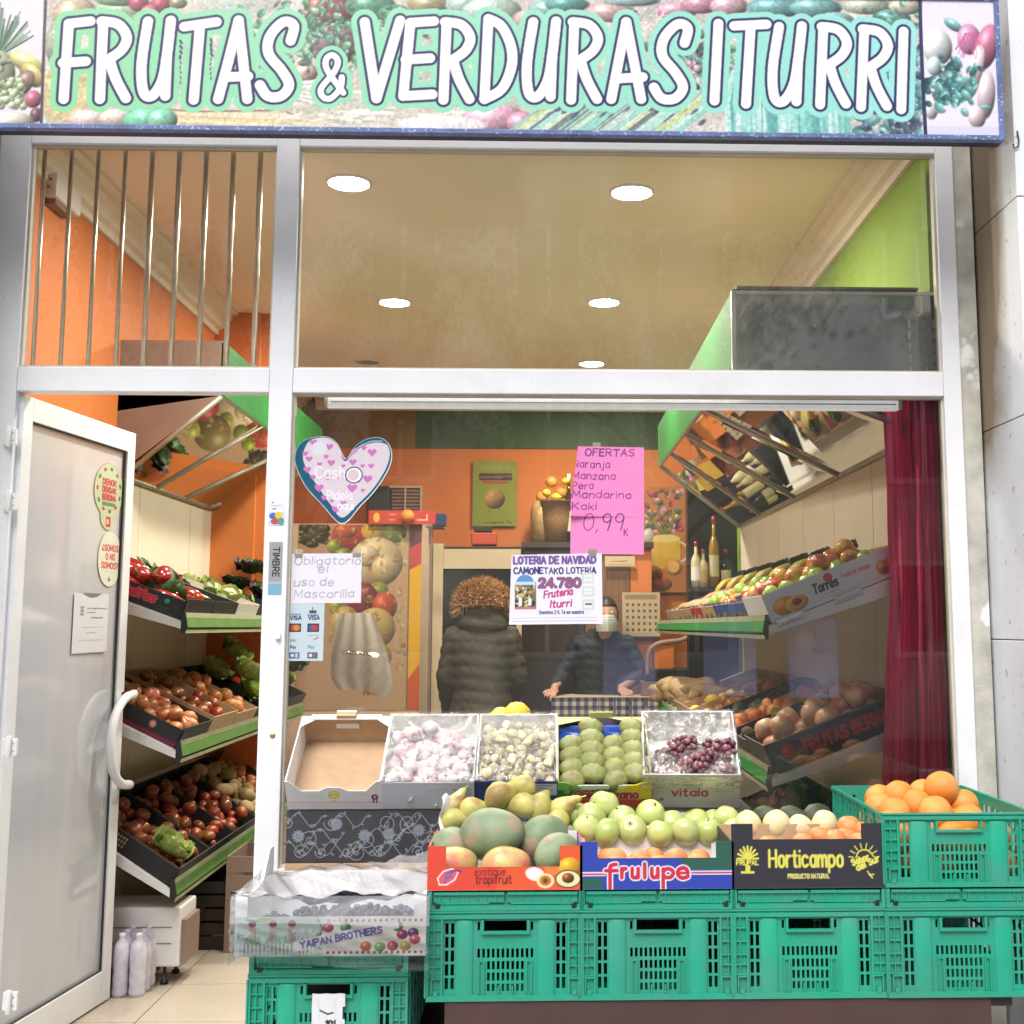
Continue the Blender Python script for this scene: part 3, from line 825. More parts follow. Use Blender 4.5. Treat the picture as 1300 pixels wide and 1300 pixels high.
def paint_sign():
    r_ = random.Random(5)
    def E(px, py, rx, ry, col, rot=0, sh=.6, a=1, soft=2): 
        x, y = sp(px, py); cs.ell(x, y, rx * UPX, ry * UPX, col, a, rot, sh, soft)
    def Lp(pts, w, col, a=1): cs.line([sp(*p) for p in pts], w * UPX, col, a)
    # soft patches
    for k in range(260):
        E(r_.uniform(60, 1170), r_.uniform(-10, 170), r_.uniform(15, 60), r_.uniform(8, 30), r_.choice([(222, 214, 200), (236, 226, 206), (205, 214, 196), (226, 205, 196), (196, 212, 200)]), r_.uniform(-.5, .5), .2, .45, 12)
    # radishes, cabbage, broccoli, tomato, onion along the top
    for (x, y, rx, ry, c) in ((95, 20, 30, 26, (196, 178, 150)), (80, 55, 22, 40, (168, 172, 150)), (160, 14, 42, 22, (168, 200, 160)), (188, 30, 24, 20, (150, 190, 150)),
                              (150, 0, 30, 9, (120, 160, 124)), (176, 4, 13, 12, (196, 84, 104)), (204, 6, 13, 12, (188, 74, 94)), (190, 14, 11, 9, (208, 104, 120)), (226, 4, 12, 8, (150, 150, 120)),
                              (418, 12, 34, 26, (176, 78, 78)), (404, 8, 12, 14, (208, 128, 116)), (424, 58, 32, 30, (170, 108, 140)), (412, 50, 16, 18, (206, 160, 186)), (388, 92, 16, 14, (220, 190, 170)),
                              (470, 8, 34, 20, (96, 160, 124)), (500, 18, 22, 14, (84, 146, 112)), (545, 6, 30, 14, (170, 158, 120)), (590, 6, 26, 20, (180, 206, 190)), (625, 15, 40, 22, (190, 214, 196)),
                              (690, 24, 42, 16, (222, 178, 176)), (700, 12, 30, 14, (150, 196, 186)), (720, 6, 30, 12, (90, 156, 150)), (775, 16, 36, 14, (214, 172, 172)), (800, 0, 40, 9, (176, 208, 204)),
                              (858, 14, 28, 13, (218, 160, 178)), (890, 6, 24, 13, (212, 150, 170)), (925, 8, 26, 14, (222, 180, 190)), (930, 34, 30, 14, (206, 168, 190)), (985, 10, 40, 14, (120, 180, 180)),
                              (1035, 10, 36, 14, (130, 188, 186)), (1060, 26, 26, 12, (150, 196, 192)), (1100, 8, 34, 12, (196, 206, 180)), (1132, 24, 26, 14, (110, 170, 160)), (1150, 8, 24, 12, (214, 214, 190))):
        E(x, y, rx, ry, c)
    for k in range(500):                        # curly greens
        x, y = r_.choice([(345, 40), (375, 70), (395, 45), (470, 60), (500, 40), (430, 20), (385, 25), (880, 60), (905, 80), (1130, 40)])
        x += r_.gauss(0, 22); y += r_.gauss(0, 14)
        E(x, y, r_.uniform(2, 8), r_.uniform(2, 5), r_.choice([(90, 160, 124), (130, 190, 150), (70, 130, 104), (160, 206, 172), (110, 120, 110)]), r_.uniform(0, 3), .35)
    for k in range(160):
        x, y = r_.uniform(60, 130), r_.uniform(95, 150)
        E(x, y, r_.uniform(6, 20), r_.uniform(4, 12), (226, 208, 156), r_.uniform(0, 3), .15, .6)
    # carrots and parsnips along the bottom, white roots, apple, red pepper
    for k in range(16):
        y = 146 + k * 1.6
        Lp([(200 + k * 3, y - 4), (300, y), (380 + k * 4, y + 2)], 7, r_.choice([(232, 212, 170), (224, 196, 150), (240, 226, 196), (214, 186, 150)]), .8)
    Lp([(200, 138), (250, 142), (360, 140), (372, 146)], 2.5, (160, 110, 96), .9)
    for k in range(90):
        x = r_.uniform(340, 620); y = r_.uniform(108, 160)
        Lp([(x, y), (x + r_.uniform(30, 60), y + r_.uniform(-12, 12))], r_.uniform(1.5, 5), r_.choice([(240, 236, 226), (226, 220, 206), (200, 196, 180), (250, 248, 244), (214, 206, 180)]), .85)
    E(120, 152, 34, 16, (226, 204, 192)); E(150, 150, 26, 14, (230, 212, 200)); E(188, 153, 32, 20, (122, 204, 166)); E(206, 152, 20, 16, (140, 214, 178))
    E(628, 152, 44, 22, (232, 180, 200)); E(662, 156, 20, 16, (222, 160, 184)); E(560, 158, 60, 12, (250, 240, 240), 0, .1)
    # bundles of asparagus and stalks at right
    for k in range(60):
        x = 700 + k * 3.6 + r_.uniform(-4, 4)
        Lp([(x - 55, 170), (x, 128), (x + 30, 96)], r_.uniform(4, 8), r_.choice([(96, 170, 154), (140, 206, 190), (172, 222, 208), (206, 226, 214), (110, 120, 126), (210, 214, 150)]), .9)
        if k % 2: E(x - 20, 142 + r_.uniform(-12, 14), 6, 3, (84, 90, 110), -.7, .3)
    for k in range(46):
        x = 925 + k * 3.4
        Lp([(x, 172), (x - 4 + (k % 5), 130), (x + 6 - k * .3, 92)], r_.uniform(4, 9), r_.choice([(120, 196, 186), (150, 214, 206), (176, 226, 218), (96, 170, 164), (206, 230, 226)]), .95)
    for k in range(200):
        E(r_.uniform(1085, 1168), r_.uniform(60, 172), r_.uniform(3, 12), r_.uniform(2, 7), r_.choice([(80, 90, 120), (104, 160, 160), (60, 74, 100), (140, 190, 186)]), r_.uniform(0, 3), .3)
    for k in range(120):
        E(r_.uniform(840, 905), r_.uniform(55, 120), r_.uniform(2, 7), r_.uniform(2, 5), r_.choice([(70, 80, 96), (110, 170, 160), (220, 190, 204), (210, 150, 176)]), r_.uniform(0, 3), .3)
    for k in range(30):                         # herb root squiggles
        x, y = r_.uniform(806, 850), r_.uniform(10, 40)
        Lp([(x, y), (x + r_.uniform(-20, 20), y + r_.uniform(-10, 22))], 1, (240, 226, 226), .9)
    cs.a[...] = cs.a * .93 + np.array((222, 218, 214), np.float32) / 255 * .04
    cs.noise(.14, 7, 4); cs.noise(.10, 8, 2)
    # mint field behind the letters, navy outline, white letters
    W = lambda pts: [sp(*p) for p in catmull(pts, 6)]
    S_ = lambda pts: [sp(*p) for p in pts]
    def Rr(dx, dy): return [S_([(131 + dx, 30 + dy), (127 + dx, 126 + dy)]), W([(129 + dx, 27 + dy), (150 + dx, 31 + dy), (161 + dx, 47 + dy), (155 + dx, 63 + dy), (139 + dx, 75 + dy)]), W([(139 + dx, 76 + dy), (147 + dx, 100 + dy), (160 + dx, 125 + dy)])]
    def Uu(dx, dy): return [W([(188 + dx, 27 + dy), (180 + dx, 80 + dy), (182 + dx, 116 + dy), (193 + dx, 122 + dy), (206 + dx, 102 + dy), (212 + dx, 70 + dy), (217 + dx, 26 + dy)]), S_([(212 + dx, 70 + dy), (210 + dx, 122 + dy)])]
    def Ss(dx, dy): return [W([(369 + dx, 52 + dy), (373 + dx, 33 + dy), (360 + dx, 28 + dy), (343 + dx, 46 + dy), (341 + dx, 68 + dy), (358 + dx, 90 + dy), (367 + dx, 108 + dy), (357 + dx, 122 + dy), (340 + dx, 122 + dy), (330 + dx, 108 + dy)])]
    letters = [
        [S_([(87.5, 30), (84, 80), (81, 126)]), S_([(88, 30), (115, 27)]), S_([(80, 80), (109, 78)])], Rr(0, 0), Uu(0, 0),
        [S_([(234, 34), (275, 28)]), S_([(254, 33), (246, 127)])], [S_([(303, 26), (290, 78), (277, 126)]), S_([(303, 26), (309, 80), (314, 126)]), S_([(288, 98), (315, 97)])], Ss(0, 0),
        [S_([(463, 28), (478, 125)]), S_([(508, 26), (478, 125)])], [S_([(521, 29), (512, 122)]), S_([(521, 29), (551, 27)]), S_([(515, 76), (546, 74)]), S_([(512, 122), (549, 120)])],
        Rr(436, 1), [S_([(620, 26), (615, 126)]), W([(620, 24), (637, 34), (649, 60), (649, 86), (637, 113), (615, 126)])], Uu(489, 1), Rr(598, 1),
        [S_([(795, 28), (776, 126)]), S_([(795, 28), (814, 126)]), S_([(782, 100), (816, 98)])], Ss(500, 3),
        [S_([(912, 30), (907, 128)])], [S_([(932, 33), (973, 31)]), S_([(953, 33), (947, 132)])], Uu(801, 7), Rr(914, 7), Rr(966, 10), [S_([(1147, 40), (1144, 139)])],
    ]
    amp = [W([(436, 118), (416, 90), (414, 76), (422, 70), (429, 78), (424, 92), (408, 112), (410, 123), (420, 125), (432, 112), (434, 98)])]
    for wd, col in ((36, (140, 214, 178)), (20.5, (34, 38, 82)), (13.6, (240, 233, 246))):
        for i, l in enumerate(letters):
            c = col
            if wd == 36: c = tuple(int(a_ + (b_ - a_) * i / 19) for a_, b_ in zip((142, 210, 160), (152, 218, 214)))
            for q in l: cs.line(q, wd * UPX, c)
        for q in amp: cs.line(q, {36: 26, 20.5: 13.5, 13.6: 8}[wd] * UPX, col)
    for (x, y0, y1) in ((229, 52, 110), (268, 50, 104)):         # the sign maker's tiny marks between the letters
        for k in range(9):
            yy = y0 + (y1 - y0) * k / 9
            Lp([(x, yy), (x + r_.uniform(-1, 2), yy + 3)], 3.2 if k < 4 else 1.6, (52, 74, 90))
    # white end panels with their curved dark dividers
    L0 = [sp(58 - 6 * ((y / 170) ** 1.0), y) for y in range(-20, 180, 8)]
    cs.poly([(0, -.05)] + [(x, y) for x, y in L0] + [(0, L0[-1][1] + .1)], (222, 216, 222))
    def E2(*a, **k): E(*a, **k)
    for k in range(60):
        a = r_.uniform(-2.7, -.3); l = r_.uniform(20, 48)
        Lp([(-2, 72), (-2 + math.cos(a) * l, 66 + math.sin(a) * l * 1.3)], 2.2, r_.choice([(90, 120, 100), (130, 156, 134), (70, 96, 84)]), .9)
    E(-4, 95, 24, 34, (186, 190, 160)); 
    for k in range(26): E(-4 + r_.uniform(-18, 18), 95 + r_.uniform(-26, 26), 3.4, 3.4, (150, 160, 136), 0, .5)
    E(34, 80, 26, 12, (226, 222, 150), .5); E(40, 95, 20, 12, (206, 190, 120), .9); E(30, 106, 12, 20, (150, 120, 110), .5)
    E(42, 126, 11, 12, (196, 110, 136)); E(46, 146, 8, 10, (120, 84, 100))
    for k in range(60): E(r_.uniform(-10, 30), 118 + r_.uniform(-16, 18), 5, 5, r_.choice([(196, 214, 170), (176, 202, 150), (214, 226, 190)]), 0, .5)
    E(14, 154, 30, 12, (236, 230, 214)); 
    cs.line(L0, 4 * UPX, (78, 70, 84))
    L1 = [sp(1168 + 7 * max(0, (y) / 170) ** 1.5, y) for y in range(-20, 190, 8)]
    cs.poly(L1 + [(SW + .1, L1[-1][1]), (SW + .1, -.05)], (226, 220, 236))
    for (x, y, rx, ry, c, ro) in ((1190, 60, 20, 26, (236, 240, 240), 0), (1186, 84, 10, 14, (214, 236, 230), 0), (1210, 32, 14, 7, (130, 190, 190), .6), (1230, 50, 16, 22, (214, 150, 186), 0),
                                  (1252, 60, 16, 34, (206, 120, 150), .3), (1238, 90, 10, 40, (244, 226, 226), .25), (1252, 120, 12, 34, (226, 206, 214), .1), (1240, 148, 12, 16, (236, 214, 220), 0), (1182, 138, 9, 15, (248, 240, 244), 0)):
        E(x, y, rx, ry, c, ro)
    for k in range(130):
        E(r_.gauss(1208, 18), r_.gauss(112, 14), r_.uniform(3, 9), r_.uniform(2, 6), r_.choice([(60, 120, 126), (90, 156, 150), (130, 190, 184), (50, 90, 100)]), r_.uniform(0, 3), .35)
    for k in range(14): Lp([(1222 + r_.uniform(0, 20), 42), (1226 + r_.uniform(-14, 26), 56 + r_.uniform(0, 20))], 1.2, (196, 90, 140), .8)
    x0, y0 = sp(1178, 160); cs.rect(x0, y0, SW, SH, (206, 206, 232), .8)
    cs.line(L1, 5 * UPX, (36, 48, 84))
    cs.noise(.05, 3)


paint_sign()
m_navy = mat('navy_sign_aluminium', (.10, .14, .30), .45, .3, 14, spec=.4, speck=(.36, .42, .56), speck_scale=110, speck_t=.655)
m_navyd = mat('navy_sign_underside', (.016, .018, .045), .5, .2, 6)
sheet('sign_face', cs, m_inks, sgn, TR(EDG, -.001, EDG), t=.004)
b = MB()
b.box(0, -.006, 0, SW, .02, EDG); b.box(0, -.006, SH - EDG, SW, .02, SH); b.box(0, -.006, EDG, EDG, .02, SH - EDG); b.box(SW - EDG, -.006, EDG, SW, .02, SH - EDG)
b.build('sign_frame', m_navy, sgn, bevel=.002)
b = MB(); b.box(.002, .0205, .001, SW - .002, .052, SH - .001); b.build('sign_case', m_navyd, sgn)
cq = P(1272, 200, -.24)
cr_ = MB(); cr_.tube([(0, 0, .03), (.004, 0, .0), (.0, 0, -.02), (-.012, 0, -.026), (-.014, 0, -.012)], .0025, 6)
cr_.build('cable_loop', m_black, sgn, TR(cq.x - sx0 - .004, .05, cq.z - szb))

# ------------------------------------------------------------------ the open door
DW, DH = .82, zt0 - .012
door = empty('shop_door', TR(xl1 - .004, .0, .006, rz=R(83.6)), 'white aluminium glass door standing open inwards at the left', 'door')
b = MB()
b.box(0, -.02, 0, .062, .02, DH); b.build('stile', m_white, door, bevel=.003)
b = MB(); b.box(DW - .062, -.02, 0, DW, .02, DH); b.build('stile', m_white, door, bevel=.003)
b = MB(); b.box(.0625, -.019, DH - .078, DW - .0625, .019, DH - .001); b.build('top_rail', m_white, door, bevel=.002)
b = MB(); b.box(.0625, -.019, .001, DW - .0625, .019, .11); b.build('bottom_rail', m_white, door, bevel=.002)
b = MB(); b.add([(.058, 0, .105), (DW - .058, 0, .105), (DW - .058, 0, DH - .074), (.058, 0, DH - .074)], [(0, 1, 2, 3)]); b.build('pane', m_frost, door)
b = MB()
for (a0, c0, a1, c1) in ((.0625, .1105, .066, DH - .079), (DW - .066, .1105, DW - .0625, DH - .079), (.066, .1105, DW - .066, .114), (.066, DH - .0825, DW - .066, DH - .079)): b.box(a0, -.012, c0, a1, -.004, c1)
b.build('seal', m_rubber, door)


def handle_mesh():
    b = MB(); pts = []
    for k in range(25):
        t = math.sin(math.pi / 2 * (-1 + 2 * k / 24))
        pts.append((-.155 * math.sqrt(max(0, 1 - t * t)) + .0, -.055, t * .165))
    pts = [(.020, -.055, -.168)] + pts + [(.020, -.055, .168)]
    pts = [(p[0], p[1], p[2]) for p in pts]
    b.tube(pts, .0165, 12)
    return b.mesh('handle', m_white)


hm = handle_mesh()
hz = PX(172, 932, -1.6).z
hd = link('handle', hm, door, TR(DW - .012, 0, hz - .006))
for s_ in (-.168, .168):
    b = MB(); b.tube([(0, -.055, s_), (0, -.019, s_)], .010, 10); b.build('handle_mount', m_black, hd)
h2 = copy_tree(hd, TR(DW - .012, 0, hz - .006) @ Matrix.Scale(-1, 4, (0, 1, 0)), door)
for py in (555, 637, 948, 1270):
    hp = P(14, py, -.03)
    b = MB(); b.box(-.020, -.012, -.026, .022, 0, .026); b.tube([(.0, -.018, -.034), (.0, -.018, .034)], .008, 8)
    for zz_ in (-.012, .012):
        b.lathe([(0, -.0135), (.0035, -.013), (.0035, -.012)], 6, 1, M=TR(.012, 0, zz_) @ Matrix.Rotation(R(-90), 4, 'X') @ TR(0, 0, 0))
    b.build('hinge', [m_white2, m_alu], door, (door.matrix_basis.inverted() @ TR(hp.x, -.031, hp.z)), bevel=.001)

def marks(c, x, y, w, h, wd, col, seed=1):
    """a line of print too small to read"""
    r_ = random.Random(seed)
    q = x
    while q < x + w:
        l = r_.uniform(h * .4, h * 1.6)
        c.line([(q, y - h / 2 + r_.uniform(-.2, .2) * h), (min(x + w, q + l), y - h / 2 + r_.uniform(-.2, .2) * h)], wd * r_.uniform(.6, 1), col, .8)
        q += l + r_.uniform(.1, .7) * h


# stickers on the door glass (their own top-level things, standing 3 mm off the pane)
DM = door.matrix_basis


def door_uv(px, py):
    """pixel -> (along the door, height) on the pane"""
    d = CROT @ Vector(((px - CX) / FPX, -(py - CY) / FPX, -1.0))
    n = DM.to_3x3() @ Vector((0, 1, 0)); o = DM.translation
    q = CAMP + d * ((o - CAMP).dot(n) / d.dot(n))
    l = DM.inverted() @ q
    return l.x, l.z


u0, v0 = door_uv(116, 664); u1, v1 = door_uv(157, 590)
_, vt = door_uv(136, 588); _, vb = door_uv(136, 673)
W_, H_ = u1 - u0, vt - vb
c = Canvas(100, 130, H_ / 130, 560, (196, 206, 168))
c.cut(lambda x, y: (((x - 50) / 49) ** 2 + ((y - 52) / 52) ** 2 < 1) | (((x - 52) / 27) ** 2 + ((y - 100) / 29) ** 2 < 1))
for i, t_ in enumerate(('DENOK', 'DENDAK', 'BERDINA')): c.text(t_, 28, 42 + i * 15, 10, 3.4, (190, 60, 60), width=46)
c.rect(28, 76, 74, 84, (96, 136, 96)); marks(c, 30, 92, 40, 5, 1.5, (190, 70, 70))
c.rect(44, 104, 60, 124, (196, 60, 60)); c.text('0', 48, 118, 8, 2, (240, 230, 220))
for k in range(11):
    a = k * .57 + .3
    c.ell(50 + 39 * math.cos(a), 52 + 42 * math.sin(a), 3.5, 5, [(60, 110, 70), (180, 60, 60)][k % 2], rot=a)
s_ = sheet('sticker', c, m_inkp, None, DM @ TR(u0, -.004, vb), t=.0006)
s_.matrix_basis = DM @ TR(u0, -.004, vb) @ Matrix.Diagonal((W_ / (100 * H_ / 130), 1, 1, 1))
tag(s_, 'pale green round sticker with red print, upper one on the open door', 'sticker')
u0, _ = door_uv(123, 708); u1, _ = door_uv(153, 708); _, vt = door_uv(138, 673); _, vb = door_uv(138, 745)
c = Canvas(100, 130, (vt - vb) / 130, 560, (228, 228, 210))
c.cut(lambda x, y: (((x - 50) / 49) ** 2 + ((y - 65) / 64) ** 2 < 1))
for i, t_ in enumerate(('\u00bfSOMOS', 'O NO', 'SOMOS?')): c.text(t_, [16, 32, 16][i], 48 + i * 20, 13, 3, (206, 60, 60), width=[68, 38, 68][i])
marks(c, 26, 97, 46, 3, 1, (150, 150, 130)); c.ell(50, 114, 6, 4, (110, 140, 100)); c.line([(50, 114), (50, 106)], 2, (110, 140, 100))
s_ = sheet('sticker', c, m_inkp, None, DM @ TR(u0, -.004, vb) @ Matrix.Diagonal(((u1 - u0) / (100 * (vt - vb) / 130), 1, 1, 1)), t=.0006)
tag(s_, 'white oval sticker asking SOMOS O NO SOMOS on the open door', 'sticker')
u0, v0 = door_uv(91, 790); u1, _ = door_uv(134, 790); _, vt = door_uv(112, 753); _, vb = door_uv(112, 829)
c = Canvas(100, 140, (vt - vb) / 140, 520, (226, 226, 232))
for k in range(3): c.ell(24, 34 + k * 8, 6, 3.5, (120, 124, 150), .7)
marks(c, 38, 38, 56, 5, 2.4, (60, 60, 84)); marks(c, 38, 48, 24, 5, 2.4, (60, 60, 84), 2); marks(c, 52, 60, 32, 5, 3, (60, 60, 84), 3)
marks(c, 24, 82, 62, 4, 1.2, (110, 110, 140), 4); marks(c, 40, 96, 26, 6, 1.6, (90, 90, 120), 5); marks(c, 16, 112, 70, 4, 1.2, (110, 110, 140), 6)
s_ = sheet('paper_notice', c, m_inkp, None, DM @ TR(u0, -.005, vb) @ Matrix.Diagonal(((u1 - u0) / (100 * (vt - vb) / 140), 1, 1, 1)), t=.0006,
           warp=lambda co: np.stack([co[:, 0], co[:, 1] - .006 * np.clip(co[:, 0] / .2, 0, 1) ** 2 * (co[:, 2] > 0), co[:, 2]], 1))
tag(s_, 'white typed notice sheet taped to the open glass door', 'notice')

# ------------------------------------------------------------------ things stuck on or just behind the window
def px_sheet(name, c, x0, y0, x1, y1, Y, mt, label, cat, rot=0.0, t=.0006, group=None, warp=None, tape=None):
    """hang a drawing so that it spans the given pixels of the photograph on the plane y = Y"""
    q0, q1 = P((x0 + x1) / 2, y1, Y), P((x0 + x1) / 2, y0, Y)
    xa, xb = X(x0, Y, (y0 + y1) / 2), X(x1, Y, (y0 + y1) / 2)
    c.U = (xb - xa) / c.w
    M = TR(xa, Y, q0.z) @ Matrix.Rotation(rot, 4, 'Y') @ Matrix.Diagonal((1, 1, (q1.z - q0.z) / (c.h * c.U), 1))
    o = sheet(name, c, mt, None, M, t=t, warp=warp)
    if tape:
        for tx in tape:
            b = MB(); b.box(c.w * c.U * tx - .013, -.0012, c.h * c.U - .012, c.w * c.U * tx + .013, -.0004, c.h * c.U + .014)
            b.build('tape', m_tape, o)
    return tag(o, label, cat, group)


def U_of(x0, x1, Y, w): return (X(x1, Y) - X(x0, Y)) / w


YPAP = -.006
m_tape = glass_mat('clear_tape', (.97, .96, .9), .35, (.85, .82, .7), smear=.2, rough=.2)
# heart
c = Canvas(130, 118, U_of(371, 498, YPAP, 130), 900, (248, 244, 244))


def heart(cx, cy, s):
    pts = []
    for k in range(60):
        t = k / 60 * 2 * math.pi
        pts.append((cx + s * 16 * math.sin(t) ** 3 / 16, cy - s * (13 * math.cos(t) - 5 * math.cos(2 * t) - 2 * math.cos(3 * t) - math.cos(4 * t)) / 16))
    return pts


def heart_big(g=0.0):
    h = [(66, 116 + g), (40, 92), (18, 68), (6, 46), (2 - g, 30), (6, 14), (16, 5), (32, 1 - g), (46, 2 - g), (57, 10), (63, 22), (70, 30), (80, 14), (95, 4), (112, 2 - g), (124, 10), (129 + g, 26), (124, 46), (108, 72), (90, 92)]
    return catmull(h + [h[0]], 6)


hb = heart_big()
mk = Canvas(130, 118, c.U, 900, (0, 0, 0)); mk.poly(hb, (255, 255, 255))
c.mask &= mk.a[:-1, :-1, 0] > .5
c.poly(hb, (38, 98, 124))
inner = [(66, 108), (50, 90), (34, 68), (18, 44), (13, 26), (20, 8), (34, 3), (46, 4), (56, 11), (62, 22), (68, 34), (80, 22), (92, 13), (108, 9), (122, 12), (126, 26), (120, 46), (105, 70), (86, 90)]
c.poly(catmull(inner + [inner[0]], 5), (224, 212, 222))
r_ = random.Random(4)
for (x, y, s) in ((26, 9, 5), (47, 15, 5), (16, 24, 4), (21, 31, 4.5), (43, 28, 3.5), (35, 38, 3.5), (50, 36, 5), (19, 45, 5), (27, 55, 4), (46, 55, 5), (35, 69, 6), (42, 82, 4), (52, 86, 3), (58, 97, 5.5), (79, 20, 5), (66, 30, 3),
                  (103, 22, 6), (78, 35, 5), (66, 40, 3), (91, 40, 3), (102, 40, 4), (98, 57, 6), (78, 69, 6.5), (86, 60, 3), (67, 89, 4), (92, 72, 3), (60, 55, 3), (72, 58, 3), (92, 16, 4)):
    c.poly(heart(x, y, s), (206, 124, 196))
c.text('Cash', 30, 56, 15, 2.4, (240, 236, 244), width=38); c.text('Pidela', 46, 84, 11, 1.6, (242, 240, 248), width=32)
c.text('aqui', 60, 97, 10, 1.6, (242, 240, 248), width=20)
c.ell(34, 17, 10, 9, (226, 226, 236)); c.ell(80, 52, 11.5, 11, (40, 70, 116)); c.ell(80, 52, 10, 9.5, (250, 250, 252)); c.ell(79, 52, 7.6, 7.4, (222, 206, 206))
c.line(catmull([(72, 29), (84, 16), (100, 8), (116, 7)]), 1.1, (200, 212, 220))
c.line(hb, 1.6, (232, 238, 242))
px_sheet('heart_sticker', c, 371, 553, 498, 667, YPAP, m_inkg, 'heart shaped sticker with small pink hearts and a blue edge', 'sticker')
# obligatory mask note
c = Canvas(90, 63, U_of(370, 460, YPAP, 90), 800, (232, 230, 240))
for t_, y, w_ in (('Obligatorio', 14, 84), ('el', 24, 12), ('uso de', 41, 50), ('Mascarilla', 56, 76)):
    c.text(t_, 4 if t_ != 'el' else 34, y, 10, 1.5, (176, 174, 190), width=w_, wob=.3, slant=.12)
px_sheet('paper_notice', c, 370, 703, 459, 766, YPAP, m_inkp, 'white sheet with faded handwriting about wearing a mask', 'notice', rot=R(-.5), tape=(.1, .93))
# card sticker
c = Canvas(48, 74, U_of(363, 411, YPAP, 48), 900, (196, 214, 222))
for i, (t_) in enumerate(('VISA', 'VISA')): c.text(t_, 5 + i * 23, 21, 5, 1.2, (40, 50, 110), width=14)
c.line([(33, 5), (33, 10)], 1, (60, 70, 100)); c.rect(29, 9, 38, 13, (60, 70, 100)); c.line([(5, 14), (18, 14)], 1.2, (90, 110, 130)); c.line([(27, 15), (40, 15)], 1.2, (90, 110, 130))
for i, (a1_, a2_) in enumerate((((200, 60, 50), (230, 150, 50)), ((60, 90, 160), (200, 60, 60)))):
    x = 4 + i * 23; c.rect(x, 26, x + 15, 37, (60, 50, 60)); c.ell(x + 5.5, 31.5, 4, 4, a1_); c.ell(x + 9.5, 31.5, 4, 4, a2_, .85)
c.text('pay', 6, 49, 3.4, .6, (120, 130, 140)); c.line([(28, 41), (41, 41)], .8, (140, 150, 150)); c.line([(36, 47), (41, 44)], 1.4, (200, 70, 70)); c.text('Pay', 6, 58, 3.4, .8, (50, 54, 60)); c.text('Pay', 29, 58, 3.4, .6, (110, 120, 130))
for i in range(2):
    x = 5 + i * 23; c.rect(x, 63, x + 13, 71, (70, 90, 140)); c.rect(x + 2, 65, x + 6, 69, (220, 226, 232)); c.rect(x + 7.5, 64, x + 11, 70, (170, 90, 90) if i else (180, 200, 220))
px_sheet('card_sticker', c, 363, 766, 411, 839, YPAP, m_inkp, 'pale blue sticker listing payment cards beside the mullion', 'sticker')
# TIMBRE and the small sticker, on the face of the mullion
c = Canvas(17, 67, U_of(341, 358, ff - .001, 17), 1100, (160, 162, 164))
c.rect(0, 53, 17, 67, (120, 176, 204)); c.rect(0, 51, 17, 53, (190, 192, 194))
px0 = c
c.text('TIMBRE', 5.2, 7, 8, 1.5, (30, 30, 34), width=37, rot=R(90))
px_sheet('bell_label', c, 341, 688, 358, 755, ff - .0012, m_inkp, 'grey label reading TIMBRE on the white mullion', 'label')
c = Canvas(20, 30, U_of(341, 361, ff - .001, 20), 1100, (236, 238, 244))
c.rect(0, 13, 20, 30, (210, 220, 236)); c.ell(6, 18, 5, 4, (60, 110, 190)); c.ell(13, 17, 5, 4, (230, 200, 70)); c.ell(9, 25, 6, 4, (200, 80, 80)); c.ell(16, 25, 4, 5, (80, 160, 150)); c.ell(5, 1, 1, 1, (70, 70, 120)); c.line([(2, 5), (16, 5)], .8, (150, 150, 190)); c.line([(5, 9), (9, 9)], 1.4, (110, 110, 150))
px_sheet('small_sticker', c, 341, 637, 361, 667, ff - .0012, m_inkp, 'tiny multicoloured sticker above the TIMBRE label', 'sticker')
# OFERTAS
c = Canvas(93, 137, U_of(724, 817, YPAP, 93), 900, (248, 142, 204))
pur = (120, 50, 130)
c.text('OFERTAS', 18, 12, 9, 1.7, pur, width=62, wob=.3, slant=.08)
for t_, y, w_ in (('Naranja', 27, 47), ('Manzana', 42, 54), ('Pera', 55, 26), ('Mandarina', 66, 74), ('Kaki', 81, 30)):
    c.text(t_, 2, y, 9, 1.25, pur, width=w_, wob=.35, slant=.05, seed=len(t_))
c.text('0,99', 16, 107, 21, 1.5, pur, width=50, slant=.1, wob=.1); c.text('K', 68, 114, 9, 1.2, pur, sx=.8)
c.cut(lambda x, y: ~((x < 9 - y * .13) & (y < 70)) | (x > 8.5 - y * .12))
px_sheet('offer_poster', c, 724, 567, 817, 703, YPAP, m_inkp, 'pink sheet with handwritten OFERTAS and the price 0,99', 'poster', rot=R(.4), tape=(.35,),
         warp=lambda co: np.stack([co[:, 0], co[:, 1] - .018 * np.exp(-((co[:, 0]) / .06)) * (co[:, 2] > .12), co[:, 2]], 1))
# lottery
c = Canvas(120, 90, U_of(645, 764, YPAP, 120), 900, (238, 236, 250))
c.text('LOTERIA DE NAVIDAD', 8, 13, 8.5, 1.9, (110, 80, 150), width=104, out=(1.2, (170, 150, 200)))
c.text('CAMONETAKO LOTERIA', 8, 26, 7.5, 1.7, (46, 46, 110), width=104, wob=.5, seed=5)
c.ell(22, 37, 11, 10, (90, 150, 206)); c.rect(9, 36, 36, 71, (120, 110, 90)); c.rect(9, 36, 35, 40, (200, 220, 240))
r_ = random.Random(8)
for k in range(70): c.ell(10 + r_.random() * 24, 41 + r_.random() * 28, 1.6, 2.2, r_.choice([(210, 190, 110), (40, 40, 44), (160, 140, 90), (230, 226, 220), (60, 70, 60)]), rot=r_.random() * 3)
c.rect(9, 68, 35, 71, (200, 120, 130)); c.rect(14, 56, 18, 67, (240, 240, 244)); c.rect(26, 57, 30, 66, (236, 236, 240))
c.text('24.780', 40, 43, 10.5, 3.0, (150, 90, 140), width=52, out=(1.3, (90, 60, 90)))
